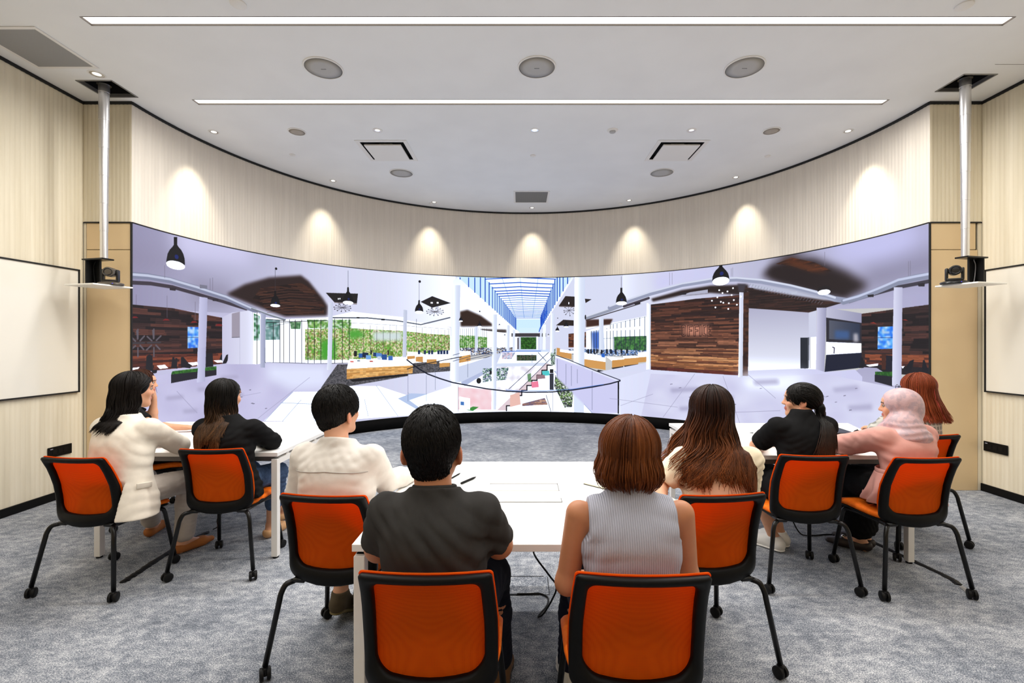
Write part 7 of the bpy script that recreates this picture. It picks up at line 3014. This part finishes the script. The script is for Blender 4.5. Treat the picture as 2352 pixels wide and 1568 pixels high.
p.top('shirt', m_shirt, p.torso_secs(hipw=0.172, waistw=0.168, chestw=0.182, shw=0.19, dep=0.118, nk=0.066, collar=0.04, z0=0.49), (0.068, 0.058, 0.044, 1.75), hem=0.50, wr=(0.0036, 25, 33), extra=collar_x,
      neck=lambda X, Y, Z, D: np.maximum(D, Z - 0.3 * np.clip(-(Y - p.sh[1]), -0.1, 0.1) - (p.sh[2] + 0.066)))
bm = bmesh.new()
ys = [p.surf(p.sh[2] - 0.062 - 0.012 * abs(math.cos(a)), a, 0.004)[0] for a in np.linspace(-PI + 0.35, -0.35, 15)]
add_tube(bm, spline(ys, 3), 0.0022, 6)
bm_obj('yoke_seam', bm, mat('grey_stitch', lin(176, 170, 164), 0.8), p.root, smooth=True)
p.pants(fabric('dark_grey_trousers', lin(48, 48, 52), 0.85), hem=0.32, r=(0.09, 0.07, 0.06, 0.05))
for i in (0, 1):
    p.shoe(i, fabric('olive_canvas', lin(84, 74, 58), 0.7), mat('olive_sole', lin(112, 100, 62), 0.7))
p.short_hair((lin(8, 7, 7), lin(22, 20, 19)), seed=8, n=2000, L0=0.06, nape=-0.088, vol_=0.013)

# --- woman with very long wavy hair, right of the front table
p = Person('F', 'woman with very long wavy brown hair in a cream top', (0.972, 2.365, 1.146), -28, 0.0, 0.0, res=0.006, skin='b')
p.spine((0.915, 2.235, 0.54), (0.965, 2.285, 0.952))
p.joints(0.160, (((0.68, 2.30, 0.785), (0.640, 2.09, 0.775), (0.25, -0.9, -0.10), (-0.1, 0.0, -1.0), 0.12), ((1.145, 2.37, 0.70), (1.02, 2.55, 0.615), (-0.4, 0.85, -0.1), UP, 0.35)),
         (((0.80, 2.66, 0.515), (0.80, 2.72, 0.085), (-0.1, 1, 0)), ((1.0, 2.66, 0.515), (1.02, 2.72, 0.085), (0.1, 1, 0))))
p.body(p.torso_secs(**F_), ARM_F, neck_r=0.046)
p.top('cream_top', fabric('cream_cotton', lin(240, 226, 198), 0.85, 0.04, 16, 0.2, 240), p.torso_secs(hipw=0.172, waistw=0.15, chestw=0.165, shw=0.178, dep=0.108, nk=0.056, collar=0.03, z0=0.49), (0.064, 0.062, 0.06, 0.72), hem=0.50, wr=(0.006, 28, 41))
p.skirt(fabric('beige_cloth', lin(190, 172, 150), 0.85), knee_r=0.08, drop=0.35)
for i in (0, 1):
    p.shoe(i, mat('white_leather', lin(232, 230, 224), 0.5), mat('white_sole', lin(236, 234, 228), 0.6))
p.hair('long', (lin(18, 9, 7), lin(50, 25, 14)), n=760, seed=12, length=0.415, wave=0.026, flare=0.05, vol_=0.020, r=0.0046, face=(30, 140), tipcol=(lin(156, 88, 44), 0.36), back=True, spread=1.36, wf=1.6, M=30, ragged=0.6, drift=(-0.045, 0.0), sweep=0.2)
bm = bmesh.new()
wv = p.arm[0][1]
hd = p.arm[0][2]
sx = unit(np.cross(hd, UP))
for off in (0.004, -0.006):
    add_tube(bm, [wv + unit(hd) * off + sx * 0.029 * math.cos(a) + V3(0, 0, 0.024 * math.sin(a)) for a in [2 * PI * k / 24 for k in range(25)]], 0.0022, 6, cap=False)
bm_obj('bracelet', bm, mat('silver', lin(220, 215, 205), 0.2, 1.0), p.root, smooth=True)

# --- woman in cream blazer, far left
p = Person('A', 'woman with long wavy black hair in a cream blazer sitting farthest left', (-2.555, 3.085, 1.178), -36, -0.03, -0.04, res=0.006, skin='b')
p.spine((-2.475, 2.895, 0.545), (-2.535, 3.0, 0.972), yaw=-8)
p.joints(0.168, (((-2.80, 3.17, 0.80), (-2.63, 3.37, 0.775), (0.6, 0.75, -0.05), UP, 0.3), ((-2.335, 3.19, 0.795), (-2.485, 3.40, 0.772), (-0.55, 0.8, -0.05), UP, 0.35)),
         (((-2.70, 3.33, 0.515), (-2.86, 3.62, 0.085), (-0.25, 1, 0)), ((-2.36, 3.33, 0.515), (-2.405, 3.33, 0.085), (0.42, 0.9, 0))))
p.body(p.torso_secs(**F_), ARM_F, neck_r=0.047)
m_blz = fabric('cream_linen', lin(228, 220, 206), 0.85, 0.03, 20, 0.2, 300)
p.top('blazer', m_blz, p.torso_secs(hipw=0.190, waistw=0.178, chestw=0.182, shw=0.186, dep=0.120, nk=0.064, collar=0.028, z0=0.43, spread=0.03), (0.070, 0.060, 0.052, 1.86), hem=0.435, wr=(0.0026, 20, 51))
pk, pn = p.surf(0.625, -0.30, 0.010)
bm = bmesh.new()
add_box(bm, -0.040, 0.040, -0.005, 0.005, -0.017, 0.017, 0.004, 2)
o = bm_obj('pocket_flap', bm, m_blz, p.root, angle=40)
o.location = pk
o.rotation_euler = (0.05, 0.06, math.atan2(pn[1], pn[0]) + PI / 2)
p.pants(fabric('grey_beige_trousers', lin(184, 174, 164), 0.85, 0.04), hem=0.12, r=(0.09, 0.076, 0.07, 0.064))
for i in (0, 1):
    p.shoe(i, fabric('tan_suede', lin(166, 104, 58), 0.6, 0.05, 10, 0.1), low=True)
p.hair('long', (lin(9, 7, 7), lin(24, 19, 17)), n=700, seed=15, length=0.29, wave=0.022, flare=0.005, vol_=0.010, r=0.0048, face=(14, 150), back=False, drift=(-0.01, -0.03), spread=1.0, wf=1.3, M=26, ragged=0.6, sweep=0.45)

# --- woman in black blazer at the left table
p = Person('B', 'woman with long black hair with brown ends in a black blazer at the left table', (-2.035, 3.215, 1.122), -20, -0.05, 0.0, res=0.006, skin='b')
p.spine((-1.955, 3.11, 0.54), (-1.985, 3.165, 0.940))
p.joints(0.168, (((-2.19, 3.36, 0.79), (-2.03, 3.54, 0.772), (0.7, 0.7, -0.05), UP, 0.3), ((-1.775, 3.33, 0.79), (-1.955, 3.50, 0.772), (-0.6, 0.8, -0.05), UP, 0.3)),
         (((-2.06, 3.55, 0.515), (-2.0, 3.93, 0.085), (0.3, 1, 0)), ((-1.845, 3.53, 0.515), (-1.925, 3.60, 0.085), (0.15, 1, 0))))
p.body(p.torso_secs(**F_), ARM_F, neck_r=0.046)
m_bb = fabric('black_wool', lin(22, 22, 23), 0.85, 0.08, 20, 0.2, 300)
p.top('blazer', m_bb, p.torso_secs(hipw=0.190, waistw=0.172, chestw=0.178, shw=0.186, dep=0.115, nk=0.062, collar=0.03, z0=0.43, spread=0.03), (0.068, 0.058, 0.05, 1.88), hem=0.41, wr=(0.006, 24, 61))
p.pants(fabric('blue_denim', lin(66, 84, 112), 0.9, 0.12, 60, 0.2, 300), name='jeans', hem=0.42, r=(0.088, 0.072, 0.064, 0.06))
for i in (0, 1):
    p.shoe(i, mat('tan_leather', lin(196, 150, 104), 0.5), low=True)
p.hair('long', (lin(8, 7, 6), lin(22, 18, 15)), n=640, seed=22, length=0.38, wave=0.024, flare=0.012, vol_=0.008, r=0.0046, face=(20, 150), tipcol=(lin(122, 84, 52), 0.42), back=True, spread=0.9, wf=1.4, M=26, ragged=0.55, sweep=0.15)

# --- woman half hidden behind the cream blazer
p = Person('J', 'woman with chin on hand, half hidden behind the cream blazer', (-3.325, 4.10, 1.135), -60, -0.05, 0.0, res=0.007, skin='b')
p.spine((-3.285, 3.975, 0.54), (-3.40, 4.035, 0.945), yaw=-43)
p.joints(0.160, (((-3.355, 4.25, 0.80), (-3.295, 4.19, 1.0), (0.1, -0.2, 0.9), (0.8, 0.4, 0.2), 0.6), ((-3.07, 3.90, 0.79), (-2.84, 3.965, 0.772), (1, 0.25, -0.05), UP, 0.25)),
         (((-3.04, 4.30, 0.515), (-2.97, 4.36, 0.085), (0.7, 0.7, 0)), ((-2.92, 4.17, 0.515), (-2.86, 4.22, 0.085), (0.7, 0.7, 0))))
p.body(p.torso_secs(**F_), ARM_F, neck_r=0.046)
p.top('black_top', fabric('black_cotton', lin(24, 24, 26), 0.85), p.torso_secs(hipw=0.172, waistw=0.15, chestw=0.165, shw=0.176, dep=0.108, nk=0.056, collar=0.02, z0=0.49), (0.062, 0.058, 0.056, 0.6), hem=0.50)
p.skirt(fabric('black_skirt_cloth', lin(18, 18, 20), 0.85), knee_r=0.08, drop=0.2)
for i in (0, 1):
    p.shoe(i, fabric('black_leather', lin(20, 20, 20), 0.5), low=True)
p.hair('bob', (lin(40, 22, 16), lin(78, 42, 26)), n=420, seed=25, length=0.12, flare=0.01, vol_=0.006, r=0.0044, face=(60, 120), M=16)

# --- woman in black with ponytail, right table
p = Person('G', 'woman with a low black ponytail in black shirt and skirt, looking left', (1.862, 3.095, 1.108), 66, 0.02, 0.0, res=0.006, skin='b')
p.spine((1.80, 2.94, 0.54), (1.825, 3.015, 0.978), yaw=6)
p.joints(0.165, (((1.615, 3.19, 0.79), (1.79, 3.40, 0.772), (0.6, 0.75, -0.05), UP, 0.3), ((2.045, 3.20, 0.80), (1.94, 3.40, 0.772), (-0.55, 0.8, -0.05), UP, 0.3)),
         (((1.665, 3.36, 0.52), (1.835, 3.37, 0.085), (-0.55, 0.8, 0)), ((1.80, 3.42, 0.51), (1.92, 3.45, 0.085), (-0.4, 0.9, 0))))
p.body(p.torso_secs(**F_), ARM_F, (0.072, 0.058, 0.052, 0.034), neck_r=0.045)
m_bs = fabric('black_viscose', lin(20, 20, 21), 0.85, 0.08, 20, 0.2, 260)
p.top('black_shirt', m_bs, p.torso_secs(hipw=0.172, waistw=0.148, chestw=0.168, shw=0.182, dep=0.112, nk=0.055, collar=0.045, z0=0.49), (0.068, 0.064, 0.062, 0.76), hem=0.50, wr=(0.005, 28, 71))
p.skirt(m_bs, knee_r=0.09, drop=0.22, r0=0.11)
for i in (0, 1):
    p.shoe(i, mat('white_leather', lin(232, 230, 224), 0.5), mat('white_sole', lin(236, 234, 228), 0.6))


def tied_hair(p, cols, seed):
    rs = np.random.RandomState(seed)
    H, R, s = p.H, p.HR, p.hs
    knot = H + R @ V3(0, -0.100, -0.062)
    c0, er = V3(0, -0.016, 0.026), V3(0.088, 0.106, 0.094)
    paths, rads, tint = [], [], []
    M = 14
    for i in range(900):
        ph = rs.uniform(0, 2 * PI)
        th = rs.uniform(0.1, 1.55)
        if math.sin(ph) > 0.75 and th > 1.0:
            continue
        d = V3(math.sin(th) * math.cos(ph), math.sin(th) * math.sin(ph), math.cos(th))
        dk = unit((R.T @ (knot - H) - c0) / er)
        ly = rs.uniform(0.95, 1.04)
        pts = []
        for j in range(M):
            u = j / (M - 1)
            q = unit(d * (1 - u) + dk * u + V3(0, 0, 0.25 * math.sin(u * PI)))
            pts.append(H + R @ (c0 + er * q * (ly + 0.10 * u ** 4)))
        paths.append(pts)
        rads.append(0.0027 * np.ones(M))
        tint.append(rs.uniform(0, 1))
    # loose fringe over the brow and temples
    for i in range(180):
        sg = rs.choice((-1, 1))
        ph = PI / 2 - sg * rs.uniform(0.1, 1.1)
        L_ = rs.uniform(0.9, 1.75)
        pts = []
        for j in range(M):
            u = j / (M - 1)
            th = 0.5 + (L_ - 0.1) * u
            pa = ph - sg * 0.35 * u
            pts.append(H + R @ (c0 + er * (1.03 + 0.03 * u) * V3(math.sin(th) * math.cos(pa), math.sin(th) * math.sin(pa), math.cos(th))))
        paths.append(pts)
        rads.append(0.0024 * np.linspace(1, 0.3, M))
        tint.append(rs.uniform(0, 1))
    # ponytail over the back
    dirx = R @ V3(0, -1, 0)
    for i in range(330):
        L_ = rs.uniform(0.22, 0.30)
        o = rs.normal(size=2) * 0.020
        ph = rs.uniform(0, 6.28)
        pts = []
        for j in range(M):
            u = j / (M - 1)
            q = knot + V3(o[0] * (0.4 + 1.3 * u) + 0.006 * math.sin(ph + 5 * u) - 0.075 * u, o[1] * 0.6 - 0.015, -L_ * u)
            pts.append(p.clear(q, 0.95 + o[1], True))
        paths.append(pts)
        rads.append(0.0030 * np.linspace(1, 0.25, M))
        tint.append(rs.uniform(0, 1) + 1.5)
    Vt, Ft, si, tt = tubes(np.array(paths), np.array(rads))
    v = Vol(0.006)
    v.ell(H + R @ c0, er * 0.97, R, 0.02)
    v.ell(H + R @ V3(0, 0.095, -0.065), (0.066, 0.07, 0.10), R, 0.012, sub=True)
    for sg in (-1, 1):
        v.ell(H + R @ V3(sg * 0.090, -0.004, -0.03), (0.03, 0.026, 0.036), R, 0.01, sub=True)
    v.custom(lambda X, Y, Z, D: np.maximum(D, -0.05 - ((X - H[0]) * R[0, 2] + (Y - H[1]) * R[1, 2] + (Z - H[2]) * R[2, 2])))
    for k in range(5):
        a = k * 2 * PI / 5
        v.ell(knot + R @ V3(0.026 * math.cos(a), -0.010, 0.024 * math.sin(a) + 0.01), (0.030, 0.028, 0.028), None, 0.01)
    me, Vc = v.mesh('hair')
    _, Fc = mesh_arrays(me)
    bpy.data.meshes.remove(me)
    V, F = merge([(Vt, Ft), (Vc, Fc)])
    me = np_mesh('hair', V, F)
    tint = np.array(tint)
    c0_, c1_, c2_ = [np.array(c[:3]) for c in cols]
    tv = tint[si]
    ct = c0_ + (c1_ - c0_) * (tv % 1.0)[:, None]
    tail = tv >= 1.5
    g = np.clip((tt - 0.25) / 0.6, 0, 1)[:, None]
    ct = np.where(tail[:, None], ct * (1 - g) + c2_ * g, ct)
    set_col(me, np.concatenate([ct, np.tile(c0_, (len(Vc), 1))]))
    return link('hair', me, M_HAIR, p.root)


tied_hair(p, (lin(8, 7, 7), lin(22, 19, 17), lin(56, 33, 20)), 31)

# --- woman in pink headscarf, right table
p = Person('H', 'woman in a pale pink patterned headscarf and pink belted tunic at the right table', (2.462, 3.025, 1.078), 50, -0.04, 0.0, res=0.006, skin='b')
p.spine((2.395, 2.885, 0.54), (2.445, 2.975, 0.925), yaw=12)
p.joints(0.165, (((2.215, 3.20, 0.79), (2.31, 3.37, 0.772), (0.1, 1, -0.08), UP, 0.35), ((2.60, 3.14, 0.80), (2.50, 3.34, 0.772), (-0.4, 0.9, -0.05), UP, 0.3)),
         (((2.36, 3.33, 0.52), (2.45, 3.36, 0.085), (-0.75, 0.6, 0)), ((2.455, 3.33, 0.51), (2.52, 3.42, 0.085), (-0.5, 0.8, 0))))
p.body(p.torso_secs(**F_), ARM_F, neck_r=0.046, ears=False)
m_pink = fabric('dusty_pink_cloth', lin(206, 152, 142), 0.75, 0.03, 16, 0.15, 260)
p.top('tunic', m_pink, p.torso_secs(hipw=0.165, waistw=0.150, chestw=0.178, shw=0.182, dep=0.116, nk=0.06, collar=0.02, z0=0.60), (0.072, 0.072, 0.048, 1.82), hem=0.62, wr=(0.0048, 26, 81))
v = Vol(0.006)
wc = p.pel + (p.sh - p.pel) * 0.36
pc = p.pel
v.loft([(0.47, pc[0], pc[1] + 0.03, 0.205, 0.155, 0.150, 0), (0.52, pc[0], pc[1] + 0.03, 0.200, 0.152, 0.146, 0), (0.60, pc[0], pc[1] + 0.015, 0.178, 0.132, 0.128, 0), (0.672, wc[0], wc[1], 0.158, 0.112, 0.112, 0.05)], 0.02)


def ruffle(X, Y, Z, D):
    a = np.arctan2(Y - pc[1], X - pc[0])
    return D - 0.010 * np.clip((0.68 - Z) / 0.15, 0, 1) * np.sin(a * 17 + 1.5 * np.sin(Z * 30)) - 0.013


v.custom(ruffle)
v.custom(lambda X, Y, Z, D: np.maximum(D, 0.50 - Z))
p.guards(v, gap=0.003)
me, _ = v.mesh('peplum')
link('peplum', me, m_pink, p.root)
bm = bmesh.new()
for k in range(48):
    pass
bel = [(wc[0] + 0.164 * math.cos(a), wc[1] + 0.006 + 0.114 * math.sin(a)) for a in [2 * PI * k / 48 for k in range(48)]]
rings = []
for off, z in ((0, -0.022), (0.005, -0.018), (0.005, 0.018), (0, 0.022)):
    rings.append([bm.verts.new((x + off * math.cos(2 * PI * i / 48), y + off * math.sin(2 * PI * i / 48), 0.685 + z)) for i, (x, y) in enumerate(bel)])
for A, B in zip(rings, rings[1:]):
    for k in range(48):
        bm.faces.new((A[k], A[(k + 1) % 48], B[(k + 1) % 48], B[k]))
add_tube(bm, [(wc[0] - 0.150, wc[1] - 0.085, 0.685), (wc[0] - 0.158, wc[1] - 0.09, 0.64), (wc[0] - 0.166, wc[1] - 0.09, 0.58)], 0.012, 8)
bm_obj('belt', bm, m_pink, p.root, smooth=True)
p.skirt(fabric('black_crepe', lin(16, 16, 17), 0.85), name='trousers', knee_r=0.085, drop=0.80, r0=0.096)
for i in (0, 1):
    sh = p.shoe(i, mat('dark_brown_sandal', lin(44, 34, 30), 0.5), low=True, name='sandal')
    kn, an, toe = p.leg[i]
    b_ = an * V3(1, 1, 0) + unit(toe * V3(1, 1, 0)) * 0.10 + V3(0, 0, 0.072)
    bm = bmesh.new()
    bmesh.ops.create_icosphere(bm, subdivisions=2, radius=0.014)
    q = bm_obj('ornament', bm, mat('silver', lin(220, 215, 205), 0.2, 1.0), sh, smooth=True)
    q.location = b_
H, R = p.H, p.HR
v = Vol(0.005)
v.ell(H + R @ V3(0, -0.014, 0.026), (0.092, 0.108, 0.098), R, 0.02)
v.ell(H + R @ V3(0, -0.055, -0.035), (0.080, 0.066, 0.075), R, 0.04)
v.ell(H + R @ V3(0, 0.010, -0.085), (0.072, 0.078, 0.055), R, 0.04)
nb = p.sh + V3(0, 0.0, 0.035)
v.cap(H + R @ V3(0, 0.0, -0.09), nb, 0.078, 0.105, 0.03)
bk = p.sh + V3(0.0, -0.075, -0.02)
v.ell(bk, (0.115, 0.062, 0.060), rotx(0.55), 0.04)
v.ell(p.sh + V3(-0.02, 0.06, 0.0), (0.10, 0.06, 0.06), None, 0.04)


def folds(X, Y, Z, D):
    px_, py_, pz_ = X - H[0], Y - H[1], Z - H[2]
    hx = px_ * R[0, 0] + py_ * R[1, 0] + pz_ * R[2, 0]
    hy = px_ * R[0, 1] + py_ * R[1, 1] + pz_ * R[2, 1]
    hz = px_ * R[0, 2] + py_ * R[1, 2] + pz_ * R[2, 2]
    rad = np.sqrt((hy - 0.06) ** 2 + (hz + 0.10) ** 2)
    ang = np.arctan2(hz + 0.10, -(hy - 0.06))
    up = np.clip((hz + 0.06) / 0.05, 0, 1)
    head_f = 0.0018 * np.sin(ang * 20 + 2 * np.sin(rad * 25)) * np.clip(1 - rad / 0.26, 0, 1)
    low = 0.0020 * np.sin((hz + 0.30 * hx + 0.03 * np.sin(hx * 18)) * 170) * np.clip((-0.065 - hz) / 0.03, 0, 1)
    return D + head_f * up + low


v.custom(folds)
v.ell(H + R @ V3(0, 0.098, -0.032), (0.058, 0.060, 0.080), R, 0.012, sub=True)
me, _ = v.mesh('headscarf')
m_sc = noise_mat('pink_patterned_satin', lin(200, 166, 168), lin(178, 154, 160), 26, 0.45, 6, 0.12, 60, lo=0.46, hi=0.56)
link('headscarf', me, m_sc, p.root)

# --- woman with red streaked hair, behind right
p = Person('I', 'woman with long straight auburn hair with pink streaks in a grey plaid jacket', (3.075, 3.62, 1.135), 30, 0.0, 0.02, res=0.006, skin='b')
p.spine((3.02, 3.57, 0.54), (3.045, 3.60, 0.955), yaw=6)
p.joints(0.160, (((2.865, 3.74, 0.79), (2.99, 3.94, 0.772), (0.1, 1, -0.05), UP, 0.3), ((3.24, 3.72, 0.74), (3.13, 3.90, 0.67), (-0.4, 0.9, -0.05), UP, 0.3)),
         (((2.92, 3.96, 0.515), (2.9, 4.02, 0.085), (-0.1, 1, 0)), ((3.12, 3.96, 0.515), (3.14, 4.02, 0.085), (0.1, 1, 0))))
p.body(p.torso_secs(**F_), ARM_F, neck_r=0.046)
p.top('jacket', plaid('grey_plaid', lin(132, 132, 126), lin(186, 184, 176)), p.torso_secs(hipw=0.178, waistw=0.16, chestw=0.168, shw=0.178, dep=0.110, nk=0.058, collar=0.03, z0=0.49), (0.064, 0.056, 0.048, 1.86), hem=0.50, wr=(0.005, 24, 91))
p.pants(fabric('black_trousers', lin(24, 24, 26), 0.85))
for i in (0, 1):
    p.shoe(i, fabric('black_leather', lin(20, 20, 20), 0.5), mat('dark_sole', lin(40, 36, 32), 0.7))
p.hair('straight', (lin(84, 34, 20), lin(138, 66, 36)), n=640, seed=41, length=0.27, wave=0.004, flare=0.045, vol_=0.010, r=0.0044, face=(35, 130), tipcol=(lin(156, 76, 40), 0.4), sweep=0.15, ragged=0.85, streak=(lin(206, 92, 84), 0.08), back=True, spread=1.15, drift=(0.03, 0.0), M=22)
bm = bmesh.new()
for sg in (-1, 1):
    c_ = p.H + p.HR @ V3(sg * 0.033, 0.110, 0.006)
    add_tube(bm, [c_ + p.HR @ V3(0.024 * math.cos(a), 0, 0.020 * math.sin(a)) for a in [2 * PI * k / 20 for k in range(21)]], 0.0018, 6, cap=False)
    add_tube(bm, [c_ + p.HR @ V3(sg * 0.024, 0, 0.006), p.H + p.HR @ V3(sg * 0.079, 0.01, 0.008)], 0.0018, 6)
add_tube(bm, [p.H + p.HR @ V3(-0.010, 0.110, 0.010), p.H + p.HR @ V3(0.010, 0.110, 0.010)], 0.0018, 6)
bm_obj('glasses', bm, M_BLACK, p.root, smooth=True)

# phone held at the table edge
t = empty('smartphone', (0.664, 2.005, 0.803), 0.27, 'black smartphone held in the hand beside the bobbed brown hair', 'phone')
bm = bmesh.new()
add_box(bm, -0.034, 0.034, -0.07, 0.07, -0.004, 0.003, 0.003, 2)
bm_obj('case', bm, M_BLACK, t, angle=40)
bm = bmesh.new()
add_box(bm, -0.031, 0.031, -0.066, 0.066, 0.0031, 0.004)
bm_obj('screen', bm, mat('pale_screen', lin(225, 225, 215), 0.2), t)
